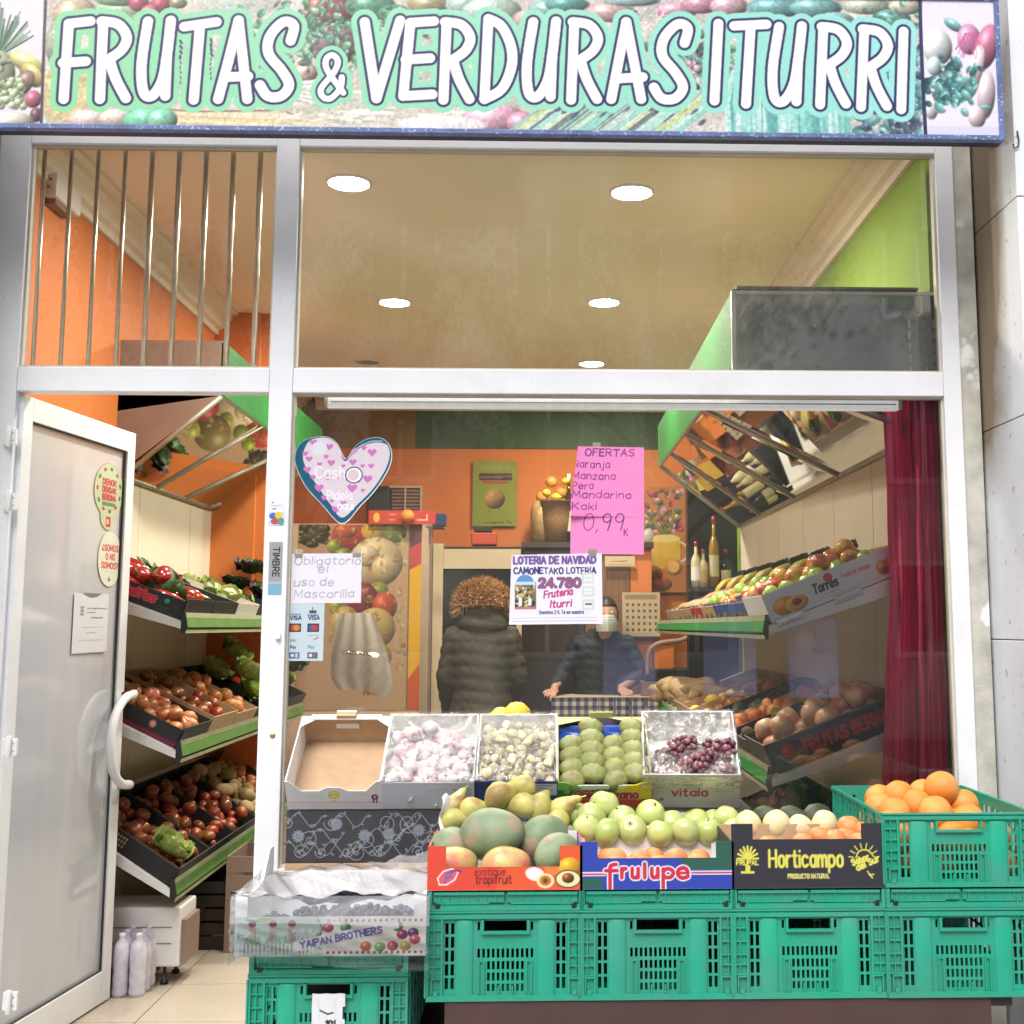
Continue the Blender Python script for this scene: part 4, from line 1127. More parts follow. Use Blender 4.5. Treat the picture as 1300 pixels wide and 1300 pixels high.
c.text('Fruteria', 46, 57, 8.5, 1.9, (190, 50, 130), width=36, rot=-.12, slant=.2); c.text('Iturri', 54, 69, 8.5, 1.9, (190, 50, 130), width=26, rot=-.05, slant=.2)
c.text('Donativo 2 \u20ac. Te es nuestro', 40, 77, 4.2, .9, (90, 90, 140), width=56)
for k in range(3): c.rect(94, 25 + k * 17, 110, 39 + k * 17, (214, 220, 222)); c.rect(97, 28 + k * 17, 107, 36 + k * 17, (232, 236, 240)); c.line([(99, 32 + k * 17), (106, 32 + k * 17)], 1, (190, 200, 196))
c.line([(99, 65), (106, 65)], 2, (70, 76, 80)); c.line([(6, 82), (114, 82)], .6, (180, 180, 200)); c.line([(6, 86), (114, 86)], 1, (190, 196, 214))
c.cut(lambda x, y: ~((x < 5 - y * .04)) & (y > 1.5 - x * .01))
px_sheet('lottery_poster', c, 645, 703, 765, 793, YPAP - .002, m_inkp, 'white Christmas lottery sheet showing number 24.780', 'poster', rot=R(-.6), tape=(.9,))
# three bluish poster reflections low on the glass, painted on see-through sheets
for i, (x0, y0, x1, y1, lb) in enumerate(((893, 790, 960, 883, 'bluish poster reflection painted on a see-through sheet under the green shelf edge'), (1001, 785, 1064, 886, 'bluish painted reflection of a poster with a figure, nearest the curtain'), (766, 803, 832, 882, 'bluish painted poster reflection over the shopkeeper'))):
    c = Canvas(64, 96, U_of(x0, x1, .008, 64), 420, (120, 128, 168))
    if i == 1:
        c.rect(0, 0, 64, 42, (96, 100, 140)); c.ell(22, 12, 6, 6, (140, 120, 130)); c.ell(22, 28, 12, 14, (150, 150, 170)); c.rect(38, 4, 62, 36, (120, 130, 176))
        for k in range(5): c.line([(8, 52 + k * 6), (54 - (k % 2) * 10, 52 + k * 6)], 1.2, (176, 180, 206))
    else:
        c.rect(0, 0, 64, 34, (104, 110, 150)); c.ell(40, 60, 22, 26, (136, 140, 178), .6)
        for k in range(3): c.line([(8, 8 + k * 6), (40, 8 + k * 6)], 1.2, (160, 166, 196))
    px_sheet('poster_reflection', c, x0, y0, x1, y1, -.004, m_inkt, lb, 'bill')

# white tube box above the window, inside
tb_ = empty('lamp_housing', TR(X(406, .07), .05, P(780, 517, .05).z), 'long white tube light housing along the top inside the window', 'light fitting')
TW = X(1156, .05) - X(406, .05)
b = MB(); b.box(0, 0, 0, TW, .055, .04); b.build('housing', mat('glowing_white_casing', (.8, .8, .8), .4, emit=(.95, .97, 1.0), estr=.22), tb_, bevel=.004)  # faint glow added to bring the casing up to white
b = MB(); b.box(.02, -.004, .012, TW - .02, -.0005, .016); b.box(TW - .012, -.006, -.004, TW, 0, .044); b.box(0, -.006, -.004, .010, 0, .044); b.build('end_cap', m_white2, tb_)

# red curtain
m_cur = mat('wine_red_curtain', (.75, .05, .18), .75, .15, 5, stretch=(6, 6, 1), bump=.1)
m_cur2 = mat('inner_curtain', (.80, .04, .16), .75, .15, 5, stretch=(6, 6, 1), bump=.1)


def curtain(name, pts_l, xr_top, Y, amp, nf, mt, parent, seed):
    r_ = random.Random(seed)
    ph = [r_.uniform(0, 6) for _ in range(4)]
    zt_, zb_ = P(1150, 503, Y).z, .2
    def fn(u, v):
        z = zt_ + (zb_ - zt_) * v
        py = 503 + v * 560
        xl = np.interp(py, [p[1] for p in pts_l], [P(p[0], p[1], Y).x for p in pts_l])
        x = xl + (xr_top - xl) * u
        y = amp * (math.sin(u * nf * 6.28 + ph[0] + .5 * math.sin(v * 3)) + .45 * math.sin(u * nf * 2.3 * 6.28 + ph[1] + v * 2)) + .006 * math.sin(v * 30 + u * 9)
        return (x, Y + y, z)
    b = MB(); b.grid(fn, 90, 40); return b.build(name, mt, parent)


cu = empty('curtain', TR(0, 0, 0), 'wine red curtain hanging behind the window at the right', 'curtain')
curtain('curtain_panel', [(1158, 503), (1160, 560), (1162, 700), (1164, 900), (1156, 1060)], 1.322, .065, .012, 4, m_cur, cu, 1)
curtain('curtain_panel', [(1120, 503), (1122, 560), (1128, 690), (1122, 770), (1115, 900), (1103, 1010), (1100, 1060)], 1.305, .115, .016, 3, m_cur2, cu, 2)
b = MB(); b.tube([(X(1112, .09), .09, P(1150, 503, .09).z), (1.32, .09, P(1150, 503, .09).z)], .008, 8); b.build('curtain_rod', m_white2, cu)

# ------------------------------------------------------------------ produce shapes
def sph(r=1.0, n=16, m=11, fn=None, mi=0):
    b = MB()
    b.lathe([(r * math.sin(math.pi * k / m), -r * math.cos(math.pi * k / m)) for k in range(m + 1)], n, mi, fn=fn)
    return b


def nz(p, s, seed=0):
    return mnoise.noise(Vector(p) * s + Vector((seed * 7.3, seed * 3.1, 1.7)))


def round_fruit(name, mats, r, squash=1.0, dimple=.12, lump=.03, n=16, m=11, stem=None, seeds=3, calyx=False, lobes=0, lobe_d=0.0):
    out = []
    for sd in range(seeds):
        def fn(p, t):
            q = Vector(p)
            u = Vector((q.x, q.y, q.z)).length or 1
            rad = math.hypot(q.x, q.y) / r
            k = 1 + lump * nz(q / r, 1.4, sd) * 2
            if lobes: k *= 1 + lobe_d * abs(math.cos(t * lobes / 2)) - lobe_d * .5
            q = q * k
            z = q.z * squash
            if z > 0: z -= dimple * r * math.exp(-(rad / .22) ** 2)
            else: z += dimple * .7 * r * math.exp(-(rad / .2) ** 2)
            return Vector((q.x, q.y, z))
        b = sph(r, n, m, fn)
        top = r * squash * (1 - dimple * 1.05)
        if stem: b.tube([(0, 0, top - .002), (.002 * (sd + 1), 0, top + stem)], [.0016, .0022], 5, 1)
        if calyx:
            for k in range(5):
                a = k * 1.257
                b.add([(0, 0, top + .001), (math.cos(a - .25) * r * .22, math.sin(a - .25) * r * .22, top + .003), (math.cos(a) * r * .55, math.sin(a) * r * .55, top - r * .10 + .004), (math.cos(a + .25) * r * .22, math.sin(a + .25) * r * .22, top + .003)], [(0, 1, 2, 3)], 1)
        out.append(b.mesh(name, mats))
    return out


def long_fruit(name, mats, prof, bend=0.0, lump=.04, n=12, seeds=3, flat=1.0):
    """body of revolution lying along x: profile of (r, x)"""
    out = []
    for sd in range(seeds):
        b = MB()
        def fn(p, t):
            x = p.z; k = 1 + lump * 2 * nz((x * 30, math.cos(t), math.sin(t)), 1.0, sd)
            return Vector((x, p.x * k, p.y * k * flat - bend * x * x * (12 + sd)))
        b.lathe(prof, n, 0, fn=fn)
        out.append(b.mesh(name, mats))
    return out


g_ = lambda n, c, **k: mat(n, c, **k)
m_stem = g_('fruit_stem', (.10, .06, .02), rough=.8)
m_calyx = g_('green_calyx', (.05, .13, .02), rough=.6)
m_or = g_('orange_peel', (.66, .23, .035), rough=.42, var=.08, scale=14, bump=.35, bscale=420, rand=.12, spec=.4, second=(.62, .30, .07), sscale=9)
m_man = g_('mandarin_peel', (.68, .27, .09), rough=.42, var=.10, scale=18, bump=.35, bscale=330, rand=.14, second=(.64, .20, .06), sscale=14)
m_gold = g_('golden_apple_skin', (.40, .48, .13), rough=.32, var=.10, scale=10, rand=.14, second=(.50, .53, .22), sscale=16, coat=.2, speck=(.35, .36, .10), speck_scale=160, speck_t=.72)
m_gapp = g_('green_apple_skin', (.30, .50, .06), rough=.25, rand=.15, coat=.3, speck=(.5, .6, .3), speck_scale=150)
m_rapp = g_('red_yellow_apple_skin', (.50, .045, .02), rough=.22, rand=.2, second=(.72, .42, .08), sscale=18, coat=.4, var=.2)
m_mango = g_('mango_skin', (.20, .27, .15), rough=.55, var=.25, scale=14, second=(.42, .26, .21), sscale=13, rand=.12, speck=(.08, .09, .05), speck_scale=110, speck_t=.76, srng=(.52, .68))
m_mang2 = g_('yellow_red_mango_skin', (.50, .46, .16), rough=.36, var=.12, scale=8, second=(.60, .16, .10), sscale=9, rand=.1, speck=(.18, .18, .08), speck_scale=130, speck_t=.76, srng=(.45, .62))
m_pear = g_('pear_skin', (.45, .42, .12), rough=.45, var=.12, second=(.30, .18, .07), sscale=12, rand=.12, srng=(.5, .68), speck=(.25, .18, .07), speck_scale=200, speck_t=.7)
m_pale = g_('pale_fruit_skin', (.66, .52, .28), rough=.4, second=(.55, .62, .36), sscale=5, rand=.1, speck=(.52, .40, .22), speck_scale=120)
m_cher = g_('custard_apple_skin', (.23, .25, .08), rough=.5, var=.2, scale=30, second=(.22, .17, .07), sscale=22, rand=.12, srng=(.52, .66))
m_garl = g_('garlic_skin', (.60, .54, .55), rough=.45, var=.06, second=(.52, .20, .30), sscale=26, rand=.08, srng=(.5, .66), stretch=(1, 1, .3))
m_husk = g_('pale_husk', (.66, .60, .42), rough=.6, var=.1, second=(.46, .40, .20), sscale=30, rand=.12)
m_gdark = g_('dark_seedling_tip', (.20, .12, .08), rough=.7)
m_grape = g_('red_grape_skin', (.11, .03, .05), rough=.35, var=.3, scale=30, second=(.26, .10, .12), sscale=30, rand=.1)
m_tom = g_('tomato_skin', (.28, .035, .018), rough=.3, second=(.32, .10, .03), sscale=14, rand=.2, coat=.3)
m_tomp = g_('pale_tomato_skin', (.46, .13, .06), rough=.25, second=(.62, .27, .11), sscale=16, rand=.22, coat=.3)
m_onion = g_('onion_skin', (.50, .22, .07), rough=.35, var=.2, rand=.2, second=(.36, .12, .03), sscale=30, stretch=(1, 1, .2))
m_pepper = g_('red_pepper_skin', (.30, .012, .010), rough=.18, rand=.1, coat=.5)
m_cleaf = g_('lettuce_leaf', (.30, .42, .08), rough=.5, var=.25, scale=12, rand=.15, second=(.50, .55, .20), sscale=16)
m_kale = g_('dark_leaf', (.035, .08, .02), rough=.5, var=.3, rand=.2)
m_purple = g_('purple_leaf', (.09, .02, .05), rough=.45, var=.3, rand=.2)
m_caul = g_('cauliflower_head', (.62, .58, .42), rough=.8, var=.1, bump=.8, bscale=260)
m_kiwi = g_('kiwi_skin', (.15, .09, .035), rough=.85, var=.2, bump=.4, bscale=500, rand=.15)
m_avo = g_('avocado_skin', (.035, .05, .02), rough=.5, var=.3, bump=.5, bscale=260, rand=.1)
m_lemon = g_('lemon_peel', (.78, .55, .05), rough=.38, bump=.3, bscale=300, rand=.1)
m_ban = g_('banana_peel', (.68, .50, .06), rough=.45, second=(.40, .46, .08), sscale=8, rand=.1, speck=(.12, .07, .02), speck_scale=60, speck_t=.74)
m_pome = g_('pomegranate_rind', (.62, .22, .17), rough=.38, second=(.70, .46, .24), sscale=14, rand=.15)
m_egg = g_('aubergine_skin', (.03, .008, .03), rough=.15, coat=.4)
m_potato = g_('potato_skin', (.38, .26, .12), rough=.75, rand=.15, bump=.3, bscale=200)

ORANGE = round_fruit('orange', [m_or, m_calyx], .0435, .97, .05, .015, 22, 15)
MANDARIN = round_fruit('mandarin', [m_man, m_calyx], .0335, .80, .10, .03, 20, 13, calyx=False)
GOLD = round_fruit('golden_apple', [m_gold, m_stem], .041, .92, .20, .03, 22, 15, stem=.008)
GAPP = round_fruit('green_apple', [m_gapp, m_stem], .036, .92, .20, .03, 16, 11, stem=.008)
RAPP = round_fruit('red_apple', [m_rapp, m_stem], .035, .92, .20, .03, 16, 11, stem=.008)
TOM = round_fruit('tomato', [m_tom, m_calyx], .032, .80, .10, .03, 14, 9, calyx=True, lobes=6, lobe_d=.06)
TOMP = round_fruit('pale_tomato', [m_tomp, m_calyx], .034, .78, .14, .04, 14, 9, calyx=True, lobes=8, lobe_d=.10)
ONION = round_fruit('onion', [m_onion, m_stem], .036, .9, -.15, .03, 14, 9, stem=.012)
KIWI = round_fruit('kiwi', [m_kiwi, m_stem], .026, 1.25, .02, .03, 12, 8)
AVO = long_fruit('avocado', [m_avo], [(0, -.05), (.018, -.046), (.031, -.028), (.036, -.004), (.031, .02), (.022, .04), (.014, .052), (0, .057)], n=14)
POME = round_fruit('pomegranate', [m_pome, m_pome], .043, .95, -.10, .05, 14, 10, stem=.010)
PALE = round_fruit('pale_melon', [m_pale, m_stem], .041, 1.08, .06, .02, 22, 14)
POTATO = long_fruit('potato', [m_potato], [(0, -.045), (.02, -.04), (.03, -.02), (.032, .01), (.024, .035), (0, .046)], lump=.1)
PEAR = long_fruit('pear', [m_pear], [(0, -.048), (.014, -.047), (.028, -.036), (.034, -.018), (.032, 0), (.024, .018), (.016, .036), (.012, .050), (.007, .060), (.002, .063), (.002, .078), (0, .0785)], bend=.25, n=18)
LEMON = long_fruit('lemon', [m_lemon], [(0, -.046), (.006, -.044), (.012, -.036), (.026, -.02), (.030, 0), (.026, .02), (.012, .036), (.005, .043), (0, .045)], n=14)
EGG = long_fruit('aubergine', [m_egg], [(0, -.10), (.02, -.095), (.036, -.07), (.036, -.03), (.026, .02), (.018, .06), (.010, .09), (0, .10)], bend=.3)
BANANA = long_fruit('banana', [m_ban], [(0, -.09), (.006, -.088), (.012, -.07), (.017, -.04), (.018, 0), (.017, .04), (.012, .065), (.006, .08), (.005, .10), (0, .101)], bend=.45, n=8)


def mango_meshes(name, mt, sc_=1.0):
    out = []
    for sd in range(3):
        def fn(p, t):
            x, y, z = p.z * 1.30, p.x * .92, p.y * 1.0
            z += .16 * x * abs(x) / .06 * .5
            k = 1 + .05 * nz((x * 12, y * 12, z * 12), 1, sd)
            return Vector((x * k, y * k, z * k)) * sc_
        b = MB(); r = .050
        b.lathe([(r * math.sin(math.pi * k / 16) ** .9 * (1 + .08 * math.cos(math.pi * k / 16)), -r * math.cos(math.pi * k / 16)) for k in range(17)], 24, 0, fn=fn)
        out.append(b.mesh(name, [mt]))
    return out


MANGO = mango_meshes('mango', m_mango, 1.12)
MANGO2 = mango_meshes('mango', m_mang2, 1.0)


def cherimoya():
    out = []
    for sd in range(3):
        def fn(p, t):
            k = 1 + .05 * nz(p * 30, 1.0, sd)
            a, b_ = t * 8 / 2, p.z / .04 * 5
            s = abs(math.sin(a + (int(b_) % 2) * .5)) * abs(math.sin(b_ * 1.6))
            return Vector((p.z * 1.32, p.x * k * (1 + .13 * s), p.y * k * .9 * (1 + .13 * s)))
        out.append(sph(.034, 28, 18, fn).mesh('custard_apple', [m_cher]))
    return out


CHERI = cherimoya()


def garlic():
    out = []
    for sd in range(4):
        r = .027
        def fn(p, t):
            k = 1 + .09 * abs(math.cos(t * 3.5 + sd)) - .04
            return Vector((p.x * k, p.y * k, p.z))
        b = MB()
        b.lathe([(0, -.020), (.010, -.022), (.022, -.014), (.027, -.001), (.023, .011), (.012, .019), (.005, .026), (.004, .038), (.0055, .045 + sd * .004), (0, .045)], 20, 0, fn=fn)
        b.lathe([(0, -.025), (.006, -.024), (.008, -.019)], 8, 1)
        out.append(b.mesh('garlic_bulb', [m_garl, m_husk]))
    return out


GARLIC = garlic()


def husks():
    """papery pale husks, each a little ribbed lantern with a curled stalk"""
    out = []
    for sd in range(4):
        def fn(p, t):
            k = 1 + .22 * abs(math.cos(t * 2.5 + sd)) - .08 + .12 * nz(p * 60, 1, sd)
            return Vector((p.x * k, p.y * k, p.z))
        b = MB()
        b.lathe([(0, -.017), (.007, -.015), (.014, -.006), (.0145, .003), (.010, .011), (.004, .018), (0, .022)], 15, 0, fn=fn)
        b.tube([(0, 0, .018), (.004, .002, .027), (.010, .001 * sd, .031)], [.0022, .0015, .001], 5, 0)
        b.lathe([(0, -.0165), (.004, -.0155), (.006, -.013)], 6, 1, M=TR(.006, 0, 0))
        out.append(b.mesh('physalis_husk', [m_husk, m_gdark]))
    return out


HUSK = husks()


def grape_bunch():
    out = []
    r_ = random.Random(3)
    for sd in range(3):
        b = MB(); cs_ = []
        for k in range(46):
            for _ in range(30):
                p = Vector((r_.uniform(-.055, .055), r_.uniform(-.038, .038), r_.uniform(-.02, .025)))
                if (p.x / .06) ** 2 + (p.y / .042) ** 2 + (p.z / .03) ** 2 < 1 and all((p - q).length > .0145 for q in cs_): cs_.append(p); break
        for p in cs_:
            rr = r_.uniform(.0088, .0105)
            b.lathe([(rr * math.sin(math.pi * k / 7), -rr * math.cos(math.pi * k / 7) * 1.1) for k in range(8)], 10, 0, M=Matrix.Translation(p) @ Euler((r_.uniform(0, 3), r_.uniform(0, 3), 0)).to_matrix().to_4x4())
        b.tube([(-.05, 0, .0), (0, 0, .01), (.06, .01, .022)], .0022, 5, 1)
        out.append(b.mesh('grape_bunch', [m_grape, m_stem]))
    return out


GRAPE = grape_bunch()


def leafy(name, mts, n, r, curl=.5, ruffle=.25, up=.5, nu=8, nv=6, heads=2, core=None, tall=1.0):
    """a head of n ruffled leaves round a centre"""
    out = []
    for sd in range(heads):
        r_ = random.Random(sd + n)
        b = MB()
        for k in range(n):
            a = k * 2.4 + r_.uniform(-.2, .2); lay = k / n
            L_ = r * (1.05 - .45 * lay) * tall; w = r * (.62 - .22 * lay)
            tilt = up * (.4 + 1.0 * lay)
            Mz = Matrix.Rotation(a, 4, 'Z')
            ph = r_.uniform(0, 6)
            def fn(u, v):
                s = (u - .5) * 2
                wd = w * math.sin(math.pi * min(1, v * .85 + .12)) ** .7
                d = v * L_
                el = tilt + curl * v
                x = d * math.cos(el) + .004; z = d * math.sin(el) + .012 * lay - abs(s) ** 2 * -.22 * wd * 1.2
                z += ruffle * wd * .5 * abs(s) ** 1.5 * math.sin(v * 14 + ph + s * 3) + .003 * math.sin(s * 9 + ph)
                return (x, s * wd, z)
            b.grid(fn, nu, nv, k % len(mts) if core is None else 0, M=Mz)
        if core is not None:
            def cf(p, t):
                k_ = 1 + .12 * nz(p * 40, 1, sd) + .1 * abs(nz(p * 110, 1, sd))
                return Vector((p.x * k_, p.y * k_, p.z * .75 * k_ + r * .35))
            s2 = sph(r * .55, 22, 14, cf, 1)
            b.add(s2.v, s2.f, 1, True)
        out.append(b.mesh(name, mts))
    return out


LETT = leafy('lettuce', [m_cleaf], 12, .12, .5, .5)
CAUL = leafy('cauliflower', [m_cleaf, m_caul], 8, .11, .7, .2, core=True)
KALE = leafy('dark_leafy_green', [m_kale], 12, .13, .4, .6)
PURP = leafy('purple_cabbage_leaves', [m_purple, m_kale], 10, .11, .4, .6)
CABB = leafy('cabbage', [g_('cabbage_leaf', (.20, .30, .12), rough=.5, rand=.1)], 16, .10, 1.1, .12, up=.7)


def leek():
    b = MB()
    b.tube([(0, 0, 0), (.10, 0, 0), (.16, 0, .004)], [.014, .013, .014], 8, 0)
    for k in range(5):
        a = (k - 2) * .22
        b.grid(lambda u, v: ((.14 + v * .20) * math.cos(a) , (u - .5) * .03 * (1 - v * .7) + math.sin(a) * v * .18, .004 + abs(u - .5) * .01 + k * .003 + .06 * v * v), 2, 6, 1)
    return [b.mesh('leek', [g_('leek_white', (.60, .62, .40), rough=.4), g_('leek_green', (.07, .17, .04), rough=.45)])]


LEEK = leek()


def pepper():
    out = []
    for sd in range(3):
        def fn(p, t):
            k = 1 + .12 * abs(math.cos(t * 2 + sd)) + .04 * nz(p * 20, 1, sd)
            return Vector((p.z * 1.5, p.x * k * (1 - .25 * p.z / .045), p.y * k * (1 - .25 * p.z / .045) - p.z * p.z * 3))
        b = sph(.043, 18, 12, fn)
        b.tube([(-.062, 0, 0), (-.078, .003, .008)], [.006, .004], 6, 1)
        b.v = [(p[0] * 1.75, p[1] * 1.0, p[2] * 1.05) for p in b.v]
        out.append(b.mesh('red_pepper', [m_pepper, m_calyx]))
    return out


PEPPER = pepper()

SIZES = {}


def pile(M, x0, x1, y0, y1, z0, meshes, n, r, name, label, cat, group, jitter=.25, seed=0, lay=False, scale=(.92, 1.08), cand=14, zs=.9, up=None, centre=0.0, wild=1.0):
    """drop n pieces one by one into the box x0..x1, y0..y1 with its floor at z0, in the frame M; each one rests on those below"""
    r_ = random.Random(seed * 131 + n)
    pts, outs = [], []
    for k in range(n):
        best = None
        for _ in range(cand):
            s_ = r_.uniform(*scale)
            rr = r * s_
            x = r_.uniform(x0 + rr, x1 - rr) if x1 - x0 > 2 * rr else (x0 + x1) / 2
            y = r_.uniform(y0 + rr, y1 - rr) if y1 - y0 > 2 * rr else (y0 + y1) / 2
            z = z0 + rr * zs
            for (a, b_, c, q) in pts:
                d2 = (x - a) ** 2 + (y - b_) ** 2
                R2 = ((rr + q) * .93) ** 2
                if d2 < R2: z = max(z, c + math.sqrt(R2 - d2) * zs)
            sc_ = z + centre * (abs(x - (x0 + x1) / 2) + abs(y - (y0 + y1) / 2))
            if best is None or sc_ < best[0]: best = (sc_, x, y, z, rr, s_)
        _, x, y, z, rr, s_ = best
        pts.append((x, y, z, rr))
        if lay: rot = Euler((r_.uniform(-.3, .3) * wild, r_.uniform(-.25, .25) * wild, r_.uniform(0, 6.28)))
        else: rot = Euler((r_.gauss(0, .7) * wild, r_.gauss(0, .7) * wild, r_.uniform(0, 6.28)))
        o = link(name, meshes[k % len(meshes)], None, M @ Matrix.Translation((x, y, z)) @ rot.to_matrix().to_4x4() @ Matrix.Scale(s_, 4))
        outs.append(o)
    # say where in its heap each piece lies
    if n > 1:
        top = max(range(n), key=lambda i: pts[i][2])
        fx, bx_ = min(range(n), key=lambda i: pts[i][0] + .3 * pts[i][1]), max(range(n), key=lambda i: pts[i][0] - .3 * pts[i][1])
        zs_ = sorted(p[2] for p in pts)[n // 2]
    for i, o in enumerate(outs):
        if n > 1:
            x, y, z, _ = pts[i]
            fx_ = (x - x0) / (x1 - x0); fy_ = (y - y0) / (y1 - y0)
            w_ = ('topmost' if i == top else 'first in the front left corner' if i == fx else 'first in the front right corner' if i == bx_ else
                  ('front' if fy_ < .34 else 'middle' if fy_ < .67 else 'back') + (' left' if fx_ < .34 else '' if fx_ < .67 else ' right') + (' upper' if z > zs_ else ' lower') + ' layer')
            lb_ = label + ', ' + w_
            if len(lb_.split()) > 16: lb_ = label
        else: lb_ = label
        tag(o, lb_, cat, group)
    return outs


ORD = ['leftmost', 'second from the left', 'third from the left', 'fourth from the left', 'fifth from the left', 'sixth from the left', 'seventh from the left', 'eighth from the left', 'ninth from the left', 'tenth from the left', 'eleventh from the left', 'twelfth from the left', 'thirteenth from the left', 'fourteenth from the left', 'fifteenth from the left', 'sixteenth from the left']


def put(name, meshes, spots, r, label, cat, group, seed=0, wild=.6, s=1.0, ymin=-9, xlim=(-9, 9)):
    """pieces one can pick out in the photograph: (pixel x, pixel y, depth Y[, size])"""
    r_ = random.Random(seed)
    for k, q in enumerate(sorted(spots)):
        sz = s * (q[3] if len(q) > 3 else r_.uniform(.96, 1.05))
        p = P(q[0], q[1], max(q[2], ymin + r * sz * 1.04))
        p.x = min(max(p.x, xlim[0] + r * sz), xlim[1] - r * sz)
        rot = Euler((r_.gauss(0, .6) * wild, r_.gauss(0, .6) * wild, r_.uniform(0, 6.28)))
        o = link(name, meshes[k % len(meshes)], None, Matrix.Translation(p) @ rot.to_matrix().to_4x4() @ Matrix.Scale(sz, 4))
        tag(o, label + ', ' + ORD[k], cat, group)


# ------------------------------------------------------------------ boxes
def carton(name, label, cat, M, w, d, h, out_m, in_m=None, front=None, left=None, right=None, group=None, t=.004, hb=None, hs=None, notch=None, posts=None, hf=None, flaps=False, wall_back=None):
    """open box in the frame M: front at y = 0 facing -y, x centred, floor z = 0. front/left/right: drawings for those faces.
    hf, hb, hs: heights of front, back and sides; notch = (x0, x1, z) lowers the middle of the front rim"""
    hf, hb, hs = hf or h, hb or h, hs or h
    in_m = in_m or out_m
    o = empty(name, M, label, cat, group)
    b = MB(); b.box(-w / 2 + t, t, 0, w / 2 - t, d - t, t); b.build('bottom', in_m, o)
    if front is not None:
        f = sheet('front_panel', front, m_ink, o, TR(-w / 2, 0, 0), t=t, side=tuple(out_m.node_tree.nodes['Principled BSDF'].inputs[0].default_value[:3]) if False else None)
    else:
        poly = [(-w / 2, 0), (w / 2, 0), (w / 2, hf)]
        if notch: poly += [(notch[1], hf), (notch[1] - .006, notch[2]), (notch[0] + .006, notch[2]), (notch[0], hf)]
        poly += [(-w / 2, hf)]
        b = MB(); b.prism(poly, 0, t); b.build('front_panel', out_m, o)
    b = MB(); b.box(-w / 2, d - t, 0, w / 2, d, hb); b.build('back_panel', wall_back or in_m, o)
    for s_, cv in ((-1, left), (1, right)):
        x0 = -w / 2 if s_ < 0 else w / 2 - t
        if cv is not None:
            # drawing's width runs along the depth; it faces outwards
            Mx = TR(-w / 2 + .0, d - t, 0, rz=R(-90)) if s_ < 0 else TR(w / 2, t, 0, rz=R(90))
            sheet('side_panel', cv, m_ink, o, Mx, t=t * .9)
        else:
            b = MB(); b.prism([(t, 0), (d - t, 0), (d - t, hb if hs == h else hs), (t, hf if hs == h and front is None and not notch else hs)], 0, t, M=Matrix.Translation((x0 + t, 0, 0)) @ Matrix.Rotation(R(90), 4, 'Z'))
            b.build('side_panel', out_m, o)
    if posts:
        for sx in (-1, 1):
            for yy, hh in ((t + .001, posts), (d - t - .018, posts)):
                b = MB(); b.prism([(0, 0), (.017, 0), (0, .017)], t, hh, M=Matrix(((sx, 0, 0, -sx * (w / 2 - t - .001) if True else 0), (0, 0, 1, yy), (0, 1, 0, 0), (0, 0, 0, 1))))
                b.build('corner_post', in_m, o)
    return o


